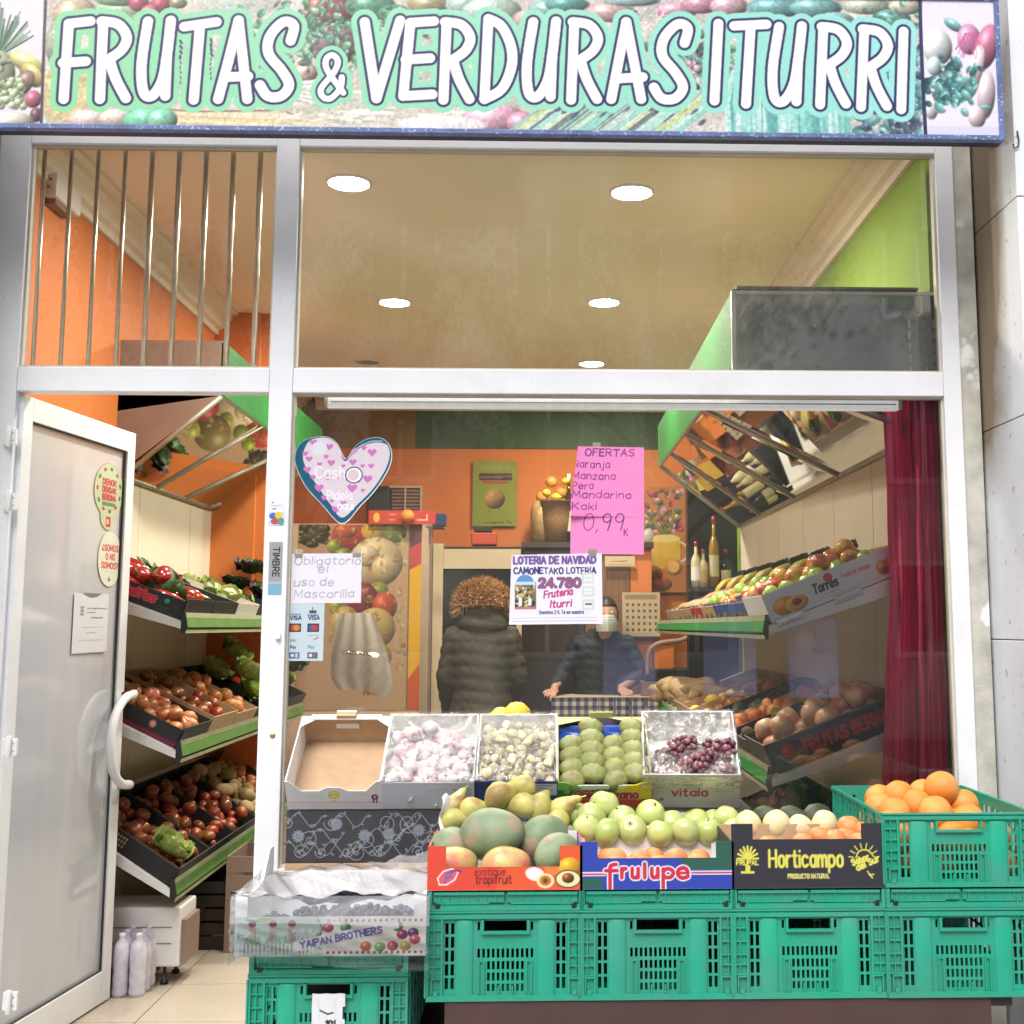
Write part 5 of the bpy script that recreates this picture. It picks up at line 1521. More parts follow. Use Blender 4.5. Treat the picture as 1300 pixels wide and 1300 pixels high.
def crate_front(mb, w, h, y0, dirn=1, detail=True, mi=0):
    """slotted plastic crate face, w x h, outside at y0 facing -y, built in units of the photograph's 192 x 108"""
    ux, uy = w / 192.0, h / 108.0
    def bx(x0, t0, x1, t1, ya, yb): mb.box(x0 * ux - w / 2, y0 + ya, h - t1 * uy, x1 * ux - w / 2, y0 + yb, h - t0 * uy, mi)
    holes = [(70, 12.5, 122, 26), (62, 14, 65, 24), (127, 14, 130, 24)]
    for k in range(5):
        t0 = 15 + k * 16.4
        for x in (22.5, 29.5): holes += [(x, t0, x + 4.2, t0 + 13.6), (192 - x - 4.2, t0, 192 - x, t0 + 13.6)]
    for k in range(12): holes.append((62 + k * 5.9, 46, 65.2 + k * 5.9, 57))
    for r0, r1 in ((61, 71), (74.5, 84.5), (88, 97)):
        for k in range(8): holes.append((74 + k * 5.9, r0, 77.3 + k * 5.9, r1))
    xs = sorted({0, 192} | {q[0] for q in holes} | {q[2] for q in holes})
    zs = sorted({0, 108} | {q[1] for q in holes} | {q[3] for q in holes})
    for t0, t1 in zip(zs[:-1], zs[1:]):
        run = None
        tm_ = (t0 + t1) / 2
        for x0, x1 in zip(xs[:-1], xs[1:]):
            xm_ = (x0 + x1) / 2
            hole = any(a < xm_ < c and b_ < tm_ < d_ for a, b_, c, d_ in holes)
            if hole:
                if run is not None: bx(run, t0, x0, t1, .008, .0115)
                run = None
            elif run is None: run = x0
        if run is not None: bx(run, t0, 192, t1, .008, .0115)
    if not detail: return
    # rims and frames
    bx(0, 0, 192, 2.4, 0, .008); bx(0, 4.2, 192, 9.5, .001, .008); bx(0, 2.4, 192, 4.2, .004, .008)
    bx(0, 101, 192, 108, .001, .008); bx(0, 9.5, 3, 101, 0, .008); bx(189, 9.5, 192, 101, 0, .008)
    for s_ in (0, 1):
        f = lambda x: 192 - x if s_ else x
        def mx(x0, t0, x1, t1, ya, yb):
            a, c = sorted((f(x0), f(x1))); bx(a, t0, c, t1, ya, yb)
        mx(17.5, 9.5, 20, 101, .001, .008); mx(9, 9.5, 10.2, 78, .0015, .008)
        for t0 in (22, 38, 54, 66, 78): mx(3, t0, 17.5, t0 + 1.6, .002, .008)
        mx(6, 80, 17.5, 82, 0, .008); mx(6, 82, 7.5, 100, 0, .008)
        mx(9, 95, 14, 101, -.0005, .001) 
        mx(20, 12, 22, 13.5, .003, .008)
    for xc in (46, 146):                        # rounded vertical swellings
        n = 8
        V, F = [], []
        for k in range(n + 1):
            a = math.pi * k / n
            x = (xc - 11 * math.cos(a)) * ux - w / 2; y = y0 + .008 - .0065 * math.sin(a) ** .8
            V += [(x, y, h - 101 * uy), (x, y, h - 15 * uy), (x, y0 + .008 - .0005, h - 10 * uy)]
        for k in range(n): F += [(k * 3, k * 3 + 3, k * 3 + 4, k * 3 + 1), (k * 3 + 1, k * 3 + 4, k * 3 + 5, k * 3 + 2)]
        mb.add(V, F, mi, True)
    # handle rim
    bx(66.5, 24.5, 125.5, 28, .0, .008); bx(66.5, 11, 69.5, 24.5, .0, .008); bx(122.5, 11, 125.5, 24.5, .0, .008)
    for x in (64, 70, 122, 128): bx(x - .8, 61, x + .8, 100, .003, .008)
    bx(63.2, 60, 70.8, 61.6, .003, .008); bx(121.2, 60, 128.8, 61.6, .003, .008)
    for x in (87, 104): bx(x, 90, x + 1.6, 101, .002, .008)


def crate_side(mb, d, h, x0, dirn, mi=0):
    """long side: rows of slots between ribs"""
    n = 13
    st_ = d / n
    M = Matrix.Translation((x0, d / 2, 0)) @ Matrix.Rotation(R(90) * dirn, 4, 'Z')
    for a, b_ in ((0, .018), (.07, .078), (.135, .145), (h - .035, h - .001)): mb.box(-d / 2 + .012, 0, a, d / 2 - .012, .004, b_, mi, M)
    for k in range(n + 1):
        x = -d / 2 + k * st_
        mb.box(max(-d / 2 + .012, x - .008), .0002, .018, min(d / 2 - .012, x + .008), .0038, h - .035, mi, M)
        if k % 2: mb.box(x - .003, -.004, .01, x + .003, 0, h - .01, mi, M)
    mb.box(-d / 2 + .012, -.005, h - .010, d / 2 - .012, 0, h, mi, M)


CR_W, CR_D, CR_H = .397, .56, .2185
cm = {}
b = MB(); crate_front(b, CR_W, CR_H, 0); cm['front'] = b.mesh('front_panel', m_crate)
b = MB(); crate_front(b, CR_W, CR_H, 0, detail=False); b.box(-CR_W / 2, .002, CR_H - .02, CR_W / 2, .008, CR_H); cm['rear'] = b.mesh('rear_panel', m_crate)
b = MB(); crate_side(b, CR_D, CR_H, CR_W / 2, 1); cm['side'] = b.mesh('side_panel', m_crate)
b = MB(); b.box(-CR_W / 2 + .006, .012, .004, CR_W / 2 - .006, CR_D - .012, .010); cm['bottom'] = b.mesh('bottom', m_crate)


def crate(M, label, group):
    o = empty('plastic_crate', M, label, 'crate', group)
    link('front_panel', cm['front'], o)
    link('rear_panel', cm['rear'], o, TR(0, CR_D, 0) @ Matrix.Rotation(R(180), 4, 'Z'))
    link('side_panel', cm['side'], o)
    link('side_panel', cm['side'], o, TR(0, CR_D, 0) @ Matrix.Rotation(R(180), 4, 'Z'))
    link('bottom', cm['bottom'], o)
    return o


FD_H = .049
b = MB()
w = CR_W
def fbx(x0, t0, x1, t1, ya, yb):
    b.box(x0 / 192 * w - w / 2, ya, FD_H - t1 / 23 * FD_H, x1 / 192 * w - w / 2, yb, FD_H - t0 / 23 * FD_H)
fbx(0, 18, 192, 23, 0, .012); fbx(0, 1, 6, 18, 0, .012); fbx(186, 1, 192, 18, 0, .012)
for x0, x1 in ((8, 94), (98, 184)):
    fbx(x0, 2, x1, 5, 0, .012); fbx(x0, 5, x1, 14, .006, .012); fbx(x0 + 4, 14, x1 - (18 if x0 < 50 else 4), 16, .003, .012)
    for k in range(7): fbx(x0 + 6 + k * 11.5, 5, x0 + 7.5 + k * 11.5, 14, .003, .006)
fbx(6, 17, 186, 18, .004, .012)
for x0 in (12, 20, 166, 174): fbx(x0 - 1, 12, x0, 18, .001, .006)
fold_f = b.mesh('front_panel', m_crate)
b = MB(); b.box(-w / 2 + .002, .012, .004, w / 2 - .002, CR_D - .002, FD_H - .006); 
for k in range(8): b.box(-w / 2 + .02 + k * .048, .02, FD_H - .006, -w / 2 + .03 + k * .048, CR_D - .01, FD_H - .001)
fold_b = b.mesh('folded_panels', m_crate)
b = MB(); b.box(0, -.0006, .0055, 6 / 192 * w, .003, .0165)
fold_h = b.mesh('latch', m_black)


def folded(M, label):
    o = empty('folded_crate', M, label, 'folded crate', 'folded flat green crates lying on the crates')
    link('front_panel', fold_f, o); link('folded_panels', fold_b, o); link('latch', fold_h, o, TR(10 / 192 * w - w / 2)); link('latch', fold_h, o, TR(177 / 192 * w - w / 2))
    return o

# ------------------------------------------------------------------ the stall in front of the window
YC = -.722
ZB = Z(1269, YC, 900)                            # underside of the crate row
bench = empty('display_bench', TR(0, YC, 0), 'low dark brown wooden bench under the green crates', 'bench')
bx0, bx1 = X(565, YC + .02, 1280), X(1256, YC + .02, 1280)
b = MB(); b.box(bx0, .02, ZB - .028, bx1 + .06, .56, ZB - .001); b.build('top', m_dark, bench)
m_maroon = mat('maroon_board', (.060, .030, .026), .55, .15, 5)
b = MB(); b.box(bx0, .006, -.06, bx1, .019, ZB - .002); b.build('front_board', m_maroon, bench)
for x in (bx0 + .03, bx1 - .05):
    for y in (.06, .5):
        b = MB(); b.box(x, y, -.08, x + .04, y + .04, ZB - .028); b.build('leg', m_dark, bench)
xs_c = [X(641.5, YC, 1200), X(835.5, YC, 1200), X(1029, YC, 1200), X(1223.5, YC, 1200)]
lbs = ['green crate under the mango box', 'green crate under the frulupe box', 'green crate under the Horticampo box', 'lower green crate under the crate of oranges']
for x, lb in zip(xs_c, lbs):
    crate(TR(x + rnd.uniform(-.0012, .0012), YC + rnd.uniform(-.004, .004), ZB, rz=R(rnd.uniform(-.25, .25))), lb, 'green plastic crates of the stall')
    folded(TR(x, YC, ZB + CR_H + .001), 'folded flat ' + lb.replace('under', 'directly under').replace('lower ', ''))
ZT = ZB + CR_H + FD_H + .002                     # top of the row
# left crate, with its folded crate, on a third crate
xl_c = X(417, YC, 1240)
zl_t = Z(1211, YC, 417)
crate(TR(xl_c, YC, zl_t - FD_H - CR_H - .001), 'green crate at the left under the plastic wrapped white box', 'green plastic crates of the stall')
folded(TR(xl_c, YC, zl_t - FD_H), 'folded flat green crate right under the wrapped white box')
b = MB(); b.box(xl_c - .19, YC + .02, -.08, xl_c + .19, YC + .5, zl_t - FD_H - CR_H - .002)
tag(b.build('support_block', m_dark), 'dark block under the leftmost green crate', 'block')
# label on the left crate
c = Canvas(41, 40, U_of(396, 437, YC - .003, 41), 700, (232, 232, 236))
c.poly([(0, 0), (41, 0), (41, 2), (0, 5)], (238, 238, 240)); c.line([(10, 20), (20, 24), (26, 23)], 2, (60, 60, 70)); c.text('101', 18, 39, 7, 2.2, (40, 40, 46)); c.line([(8, 6), (10, 30)], .6, (200, 200, 206)); c.line([(30, 4), (28, 34)], .6, (206, 206, 212))
c.cut(lambda x, y: ~((x > 38) & (y > 16) & (y < 30)))
px_sheet('paper_tag', c, 396, 1261, 438, 1304, YC - .004, m_inkp, 'crumpled white paper tag on the leftmost green crate', 'paper tag', warp=lambda co: np.stack([co[:, 0], co[:, 1] - .004 * np.abs(np.sin(co[:, 0] * 90 + co[:, 2] * 40)), co[:, 2]], 1))

# --- cartons standing on the row
W0, D0 = .394, .285
UB = W0 / 192.0


def box_canvas(hpx, bg, n=192): return Canvas(192, hpx, UB, 620, bg)


def low_rim(c, x0, x1, y):
    c.cut(lambda X_, Y_: ~((X_ > x0) & (X_ < x1) & (Y_ < y)))


hk = UB * 1.0
# mango box
H1 = 53
c = box_canvas(H1, (226, 74, 52))
c.poly([(96, 0), (192, 0), (192, H1), (84, H1)], (236, 104, 48), .6)
c.ell(26, 38, 13, 9, (232, 90, 100), rot=-.5); c.line([(15, 46), (13, 38), (20, 30), (30, 27), (38, 31), (34, 40), (24, 46), (15, 46)], 1.6, (244, 236, 240)); c.line([(22, 44), (24, 32), (30, 31), (29, 37), (24, 38)], 1.8, (60, 110, 190)); c.line([(30, 30), (36, 29), (42, 31)], 2.2, (80, 60, 140))
c.text('exotique', 58, 35, 8.5, 1.3, (150, 40, 36), width=38, slant=.1); c.text('tropifruit', 60, 45, 10, 1.5, (120, 34, 32), width=44)
c.ell(133, 34, 12, 8, (244, 240, 236), rot=.2); c.ell(133, 34, 8, 5, (250, 246, 244), rot=.2); c.ell(158, 26, 14, 9, (240, 130, 60)); c.ell(176, 26, 14, 12, (248, 180, 40), shade=.4)
c.ell(146, 42, 11, 9, (240, 220, 170)); c.ell(146, 42, 7, 6, (196, 120, 50)); c.ell(146, 42, 3, 3, (110, 60, 20)); c.ell(174, 40, 16, 11, (70, 60, 34)); c.ell(174, 40, 14.6, 9.6, (236, 228, 170)); c.ell(174, 39, 7.5, 6, (150, 80, 36), shade=.6)
low_rim(c, 23, 164, 25)
box1 = carton('fruit_box', 'red and orange printed mango carton', 'box', TR(xs_c[0] - .002, YC, ZT), W0, D0, H1 * UB, mat('red_card', (.62, .10, .05), .6, .05), m_cardw, front=c, group='printed fruit cartons in the front row', hb=.10, hs=.105, posts=.10)
# frulupe box
H2 = 57
c = box_canvas(H2, (44, 66, 172))
c.poly([(0, 43), (28, 43), (28, H2), (0, H2)], (38, 92, 78)); c.poly([(126, 0), (192, 0), (192, 34), (126, 34)], (38, 92, 78)); 
c.rect(0, 36, 32, 41, (230, 228, 236)); c.rect(0, 37.6, 32, 39.6, (200, 40, 70)); c.rect(138, 35, 192, 40, (230, 228, 236)); c.rect(138, 36.6, 192, 38.6, (200, 40, 70))
def fru(wd, col):
    for q in ([(45, 27), (40, 28), (37.5, 32), (37.5, 56)], [(32, 34.5), (46, 34.5)]): c.line(catmull(q) if len(q) > 2 else q, wd, col)
    for ch, x_ in (('r', 52), ('u', 65), ('l', 80.5), ('u', 89.5)): c.text(ch, x_, 43, 16.5, wd, col, sx=.92)
    c.line([(103.5, 33), (103.5, 56)], wd, col); c.line(catmull([(103.5, 36), (108, 32.6), (114, 34), (116, 38), (113, 42.6), (107, 43), (103.5, 40)]), wd, col)
    c.line([(122.5, 37.8), (133.5, 37.8)], wd * .7, col); c.line(catmull([(134.5, 37.8), (132.5, 33.2), (128, 31.6), (123.5, 33.4), (121.6, 37.6), (123.4, 42), (128.4, 43.8), (134.5, 42)]), wd, col)
fru(7.8, (236, 232, 240)); fru(4.6, (206, 40, 66))
low_rim(c, 22, 170, 20)
box2 = carton('fruit_box', 'blue and green carton printed frulupe', 'box', TR(xs_c[1] - .001, YC, ZT), W0, D0, H2 * UB, mat('blue_card', (.03, .06, .38), .6, .05), m_cardw, front=c, group='printed fruit cartons in the front row', hb=.10, hs=.10, posts=.105)
# Horticampo box
H3 = 78
c = box_canvas(H3, (46, 44, 54))
yl = (226, 218, 92)
c.text('Horticampo', 47, 52, 20, 3.2, yl, width=92)
c.text('PRODUCTO NATURAL', 70, 66, 5, 1.3, (214, 206, 120), width=52)
for k in range(9):
    a = math.pi * k / 8; c.line([(20, 42), (20 - 13 * math.cos(a), 42 - 15 * math.sin(a))], 2.6, yl)
c.rect(17, 46, 23, 58, yl); c.rect(11, 57, 28, 60, yl); c.rect(5, 43, 35, 50, (46, 44, 54)); c.text('FRUPAL', 6, 49.4, 5.4, 1.5, yl, width=27)
c.line(catmull([(156, 42), (159, 35), (166, 32), (173, 34), (178, 40)]), 1.6, yl)
for k in range(8):
    a = math.pi * (k + .2) / 7.4; c.line([(166 - 13 * math.cos(a), 42 - 12 * math.sin(a)), (166 - 19 * math.cos(a), 42 - 18 * math.sin(a))], 1.4, yl)
c.text('Sabor', 152, 51, 7, 2.2, yl, width=22, rot=-.35); c.text('del Sur', 158, 57, 7, 2.2, yl, width=30, rot=-.4); c.line([(170, 58), (176, 66), (172, 62), (178, 62)], 1.6, yl)
low_rim(c, 27, 164, 19)
box3 = carton('fruit_box', 'black carton printed Horticampo in yellow', 'box', TR(xs_c[2] - .0005, YC, ZT), W0, D0, H3 * UB, mat('black_card', (.028, .026, .034), .6, .1), m_card, front=c, group='printed fruit cartons in the front row', hb=.115, hs=.115)

# --- orange crate at the right
oc_z = ZT
oc = crate(TR(xs_c[3], YC, oc_z) @ Matrix.Diagonal((1, 1, .845, 1)), 'green crate heaped with oranges at the right end', 'green plastic crates of the stall')
yo = Z(1016, YC, 1230)
pile(TR(xs_c[3], YC, oc_z), -.185, .185, .02, .52, .012, ORANGE, 30, .0435, 'orange', 'orange in the heaped green crate at the right', 'orange', 'oranges in the green crate', seed=2, cand=60, zs=.95)
pile(TR(xs_c[3], YC, oc_z), -.16, .10, .10, .50, .17, ORANGE, 13, .045, 'orange', 'orange in the heaped green crate at the right', 'orange', 'oranges in the green crate', seed=8, centre=.5, zs=.95) if False else None

put('orange', ORANGE, [(1141, 1011, -.46), (1195, 1001, -.48, 1.12), (1116, 1015, -.40), (1172, 1008, -.36), (1135, 1033, -.56), (1163, 1022, -.50), (1187, 1032, -.58, 1.08), (1223, 1022, -.48), (1229, 1042, -.60, 1.04), (1103, 1026, -.50), (1208, 1046, -.50), (1160, 1048, -.50), (1110, 1048, -.62), (1172, 1062, -.64), (1210, 1064, -.64), (1130, 1064, -.64)],
    .0435, 'orange on top of the heaped green crate', 'orange', 'oranges on top of the green crate', 3, ymin=YC + .013, xlim=(xs_c[3] - .188, xs_c[3] + .188))
# --- fruit in the cartons
Mb = box1.matrix_basis
mango_w = ['yellowish mango at the front left of the red carton', 'yellow and red mango front centre of the red carton', 'grey pink mango at the front right of the red carton', 'largest mango, blushed pink, on top of the red carton', 'dark green mango at the upper right of the red carton', 'green mango at the rear left of the red carton', 'mostly hidden mango at the back of the red carton']
for (x, y, z, s, rz, ms, rx) in ((-.135, .075, .045, 1.0, .5, MANGO2, .2), (.0, .06, .048, 1.0, .1, MANGO2, .1), (.135, .085, .075, .95, 1.0, MANGO, .5), (-.04, .14, .115, 1.22, -.15, MANGO, .2), (.10, .18, .10, 1.05, .9, MANGO, .3),
                                 (-.15, .15, .075, 1.05, 1.3, MANGO, .2), (.02, .22, .07, 1.0, .3, MANGO, .0)):
    o = link('mango', ms[int(abs(x) * 100) % 3], None, Mb @ TR(x, y, z, rz=rz, rx=rx) @ Matrix.Scale(s, 4))
    big = s > 1.2
    tag(o, mango_w.pop(0), 'mango', 'mangoes in the red carton')
# rear box under the pears
RY = .30
c = Canvas(192, 60, UB, 500, (236, 234, 240))
rb1 = carton('fruit_box', 'white lined carton behind the mangoes holding pears', 'box', TR(xs_c[0] - .0, YC + .288, ZT) , .385, .16, .10, m_cardw, m_cardw, group='cartons of the second rank')
Mr = rb1.matrix_basis
r_ = random.Random(5)
pear_w = ['tip pointing up at the far left', 'lying low at left', 'long and green on top', 'brown one right of centre', 'leaning at right', 'topmost and brown', 'small at bottom left', 'hidden in the middle', 'hidden at right', 'leaning near the right edge', 'rearmost', 'low at the right corner', 'rear left']
for (x, y, z, rz, ry, s) in ((-.155, .06, .175, 1.0, -.9, .95), (-.10, .05, .165, .3, -.1, .95), (-.02, .05, .205, .35, -.25, 1.1), (.03, .04, .175, 2.6, .1, 1.05), (.085, .05, .175, 1.2, -.6, 1.1), (.03, .06, .225, 2.9, .0, .9), (-.15, .03, .14, .1, 0, .9),
                             (-.05, .09, .15, .9, 0, 1), (.12, .08, .15, .2, 0, 1), (.15, .05, .165, -.4, -.7, 1.0), (-.0, .10, .16, 2, 0, 1), (.14, .03, .13, 1.3, .2, 1), (-.12, .1, .13, 1.3, .2, 1)):
    o = link('pear', PEAR[int(abs(z) * 200) % 3], None, Mr @ TR(x, y, z - .01, rz=rz, ry=ry) @ Matrix.Scale(s, 4))
    tag(o, 'speckled pear behind the mangoes, ' + pear_w.pop(0), 'pear', 'pears behind the mangoes')
# white paper liner
b = MB(); b.grid(lambda u, v: (-.19 + u * .05 + .006 * math.sin(v * 9), .005 + .06 * u + .004 * math.sin(v * 14 + u * 5), .06 + v * .13 + .01 * math.sin(u * 8)), 10, 12)
lp = b.build('paper_liner', mat('white_tissue_paper', (.74, .74, .76), .8, .03, 20, bump=.3), None, Mr)
sm = lp.modifiers.new('thick', 'SOLIDIFY'); sm.thickness = .0008
tag(lp, 'crumpled white tissue liner at the left of the pears', 'paper')

pile(box2.matrix_basis, -.17, .18, .012, .27, .008, MANDARIN, 9, .034, 'mandarin', 'mandarin in the blue frulupe carton', 'mandarin', 'mandarins in the frulupe carton', seed=4, cand=120, wild=.5)
m_gcard = mat('green_card', (.02, .11, .07), .6, .05)
rb2 = carton('fruit_box', 'green and white carton behind the mandarins holding golden apples', 'box', TR(xs_c[1], YC + .288, ZT), .39, .17, .122, m_gcard, m_cardw, group='cartons of the second rank', notch=(-.165, .165, .108))
b = MB()
b.box(-.19, -.004, .088, .19, -.001, .112); b.box(-.19, -.0045, .03, -.155, -.0005, .116) ; b.box(.155, -.0045, .03, .19, -.0005, .116)
b.build('white_rim', m_cardw, rb2)
put('mandarin', MANDARIN, [(780, 1092, -.66), (815, 1094, -.66), (857, 1092, -.66), (886, 1097, -.67), (836, 1098, -.69, .9), (803, 1100, -.69, .9)], .034, 'mandarin in the front row of the blue frulupe carton', 'mandarin', 'front mandarins of the frulupe carton', 2, .4, 1.05, ymin=YC + .005)
put('golden_apple', GOLD, [(767, 1022, -.36, 1.08), (826, 1033, -.38, 1.05), (751, 1036, -.40), (790, 1040, -.39), (745, 1050, -.43), (802, 1053, -.435), (838, 1058, -.44), (853, 1046, -.37), (870, 1056, -.44), (883, 1044, -.37), (922, 1041, -.36), (770, 1056, -.44), (900, 1056, -.43), (732, 1034, -.36, .9), (906, 1043, -.34, .9)], .041,
    'pale golden apple behind the mandarins', 'apple', 'golden apples behind the mandarins', 4, .8, .99)
pile(rb2.matrix_basis, -.19, .19, .004, .165, .004, GOLD, 8, .036, 'golden_apple', 'lower golden apple inside the green and white carton', 'apple', 'lower golden apples in the carton', seed=9, cand=60, scale=(.85, .9))
pile(box3.matrix_basis, -.16, .18, .012, .27, .03, MANDARIN, 10, .033, 'mandarin', 'mandarin in the black Horticampo carton', 'mandarin', 'mandarins in the Horticampo carton', seed=5, cand=80, wild=.5)
put('mandarin', MANDARIN, [(1041, 1063, -.58), (1060, 1066, -.60), (1074, 1064, -.57), (1078, 1049, -.50), (1092, 1070, -.60), (1096, 1058, -.52), (1060, 1078, -.66), (977, 1075, -.63), (1002, 1080, -.66), (1020, 1070, -.58), (1024, 1081, -.68), (1043, 1081, -.69), (1090, 1082, -.67)],
    .033, 'mandarin at the top of the black Horticampo carton', 'mandarin', 'mandarins at the top of the Horticampo carton', 7, .5, 1.0, ymin=YC + .005)
rb3 = carton('fruit_box', 'brown carton behind the Horticampo box holding pale melons', 'box', TR(xs_c[2] - .0, YC + .288, ZT), .385, .17, .085, m_card, m_card, group='cartons of the second rank')
put('pale_melon', PALE, [(950, 1047, -.41, .92), (985, 1047, -.41, .95), (1016, 1051, -.41, .88), (1047, 1047, -.41, .92), (928, 1050, -.38, .7)], .04, 'small pale melon behind the black carton', 'melon', 'small pale melons behind the black carton', 3, .5)
put('avocado', AVO, [(972, 1037, -.33, .9), (1005, 1037, -.33, .9), (1036, 1036, -.33, 1.0), (945, 1038, -.33, .8)], .04, 'dark avocado in the shade behind the pale melons', 'avocado', 'dark avocados behind the melons', 5, .2)
b = MB(); b.box(-.18, .012, .005, .18, .155, .060); tag(b.build('cardboard_insert', m_card, None, rb3.matrix_basis), 'brown cardboard insert under the pale melons', 'cardboard')

# --- cloth covered block and board behind, carrying the tilted boxes
YR2 = -.262
zf0, zf1 = Z(1095, YR2, 450), Z(1029, YR2, 450)
fx0 = X(362.5, YR2 - .01, 1060)
m_floral = m_ink
FW = 1.36
c = Canvas(FW, zf1 - zf0, 1.0, 900, (58, 58, 62))
r_ = random.Random(12)
hh_ = zf1 - zf0


def spiral(x, y, r, a0, turns=1.6, dr=1, wd=.0022):
    pts = []
    for k in range(26):
        t = k / 25; a = a0 + dr * t * turns * 6.28; q = r * (1 - t * .85)
        pts.append((x + q * math.cos(a), y + q * math.sin(a)))
    c.line(pts, wd, (150, 156, 164))


def leaf(x, y, l, a, col=(146, 152, 160)):
    c.ell(x + math.cos(a) * l / 2, y + math.sin(a) * l / 2, l / 2, l / 5, col, .9, a); c.line([(x, y), (x + math.cos(a) * l, y + math.sin(a) * l)], .0008, (80, 84, 90))


for k in range(46):
    x0_ = -.02 + k * .031 + r_.uniform(-.01, .01); y0_ = r_.choice([.25, .55, .8]) * hh_
    spiral(x0_, y0_, r_.uniform(.016, .03), r_.uniform(0, 6), 1.4, r_.choice([-1, 1]))
    pts = catmull([(x0_, y0_), (x0_ + .03, y0_ - .03), (x0_ + .07, y0_ + .01), (x0_ + .10, y0_ - .02)])
    c.line(pts, .002, (150, 156, 164))
    for q in pts[::3]: leaf(q[0], q[1], r_.uniform(.010, .018), r_.uniform(0, 6.28))
for k in range(17):
    x0_ = .05 + k * .08 + r_.uniform(-.02, .02); y0_ = r_.uniform(.2, .8) * hh_
    for m_ in range(11): leaf(x0_, y0_, .019, m_ * .571, (142, 152, 166))
    c.ell(x0_, y0_, .006, .006, (96, 104, 116)); c.ell(x0_, y0_, .003, .003, (160, 168, 176))
c.noise(.10, 2)
blk = empty('cloth_block', TR(fx0, YR2, zf0), 'block covered in dark grey cloth with pale floral scrolls', 'block')
sheet('floral_cloth', c, m_ink, blk, TR(0, 0, 0), t=.002, warp=lambda co: np.stack([co[:, 0], co[:, 1] + .0015 * np.sin(co[:, 0] * 60) * np.cos(co[:, 2] * 40), co[:, 2]], 1))
b = MB(); b.box(.001, .004, 0, FW - .001, .225, hh_ - .001); b.build('core', mat('dark_grey_cloth', (.045, .045, .05), .8), blk)
b = MB(); b.box(0, 0, 0, FW, .24, .014); b.box(0, 0, -.052, FW, .012, -.0005) ; b.box(0, .012, -.0505, FW, .24, -.0405)
brd = b.build('cardboard_shelf', m_card, None, TR(fx0, YR2 - .012, zf0 - .0155)); tag(brd, 'plain brown cardboard strip under the floral cloth block', 'cardboard')
b = MB()
for x in (.05, .45): b.box(x, .02, -.08, x + .30, .2, zf0 - .0155 - .053)
tag(b.build('stall_support', m_dark, None, TR(fx0, YR2, 0)), 'dark support standing behind the crates', 'support')

# --- the tilted boxes
TILT = R(35)
BD, BH = .295, .108


def tilt_M(px0, px1, zoff=0.0, yoff=0.0, rz=0.0):
    xa, xb = X(px0, YR2 - .04, 1000), X(px1, YR2 - .04, 1000)
    return TR((xa + xb) / 2, YR2 + .004 + yoff, zf1 + .004 + zoff, rz=rz, rx=TILT), xb - xa


# A: empty brown and white carton
M_, w_ = tilt_M(362, 484)
c = Canvas(122, 46, w_ / 122, 700, (224, 222, 222))
c.line([(0, 35), (122, 35)], 1, (190, 150, 150)); c.line([(0, 40), (122, 40)], .6, (206, 180, 180)); marks(c, 14, 27, 34, 4, .9, (176, 180, 180)); marks(c, 84, 25, 22, 4, .9, (176, 180, 180))
c.ell(61, 22, 7.5, 6.5, (214, 196, 60)); c.ell(61, 22, 5, 4, (236, 226, 130)); c.line([(57, 22), (65, 22)], 1, (150, 120, 30)); c.line([(58, 32), (64, 32)], 1.4, (200, 180, 60)); c.ell(113, 26, 4.4, 4.4, (80, 40, 60)); c.ell(113, 26, 2, 2, (220, 200, 210)); c.rect(110, 29, 112, 36, (150, 40, 60)); c.rect(114, 29, 116, 36, (150, 40, 60))
c.cut(lambda x, y: y > 19 - 19 * np.clip(np.maximum((20 - x) / 18, (x - 102) / 18), 0, 1) ** 1.0 - 6 * np.exp(-((x - 61) / 14) ** 4) - 3)
bA = carton('empty_carton', 'empty brown carton with white rim, leftmost of the tilted boxes', 'box', M_, w_, BD, BH * .96, m_cardw, m_card, front=c, group='tilted boxes behind the stall')
b = MB()
for s_ in (-1, 1): b.prism([(s_ * (w_ / 2 - .002), 0), (s_ * (w_ / 2 - .060), 0), (s_ * (w_ / 2 - .002), .05)][::s_], 0, .003, M=TR(0, BD - .003, BH * .96) @ Matrix.Rotation(R(-90), 4, 'X') @ Matrix.Scale(-1, 4, (0, 0, 1)))
b.build('corner_flap', m_cardw, bA)
b = MB(); b.box(-w_ / 2 + .03, BD - .02, BH * .96, w_ / 2 - .03, BD + .002, BH * .96 + .003); b.box(-.03, BD - .002, BH * .90, .03, BD + .006, BH * .96 + .016)
b.build('back_rim', [m_cardw], bA); b = MB(); b.box(-.03, BD - .018, BH * .96 + .0035, .03, BD + .002, BH * .96 + .014); b.build('tab', m_card, bA)
b = MB(); b.box(-.035, BD - .0065, BH * .55, .035, BD - .0042, BH * .72); b.build('hand_hole', m_cardw, bA)


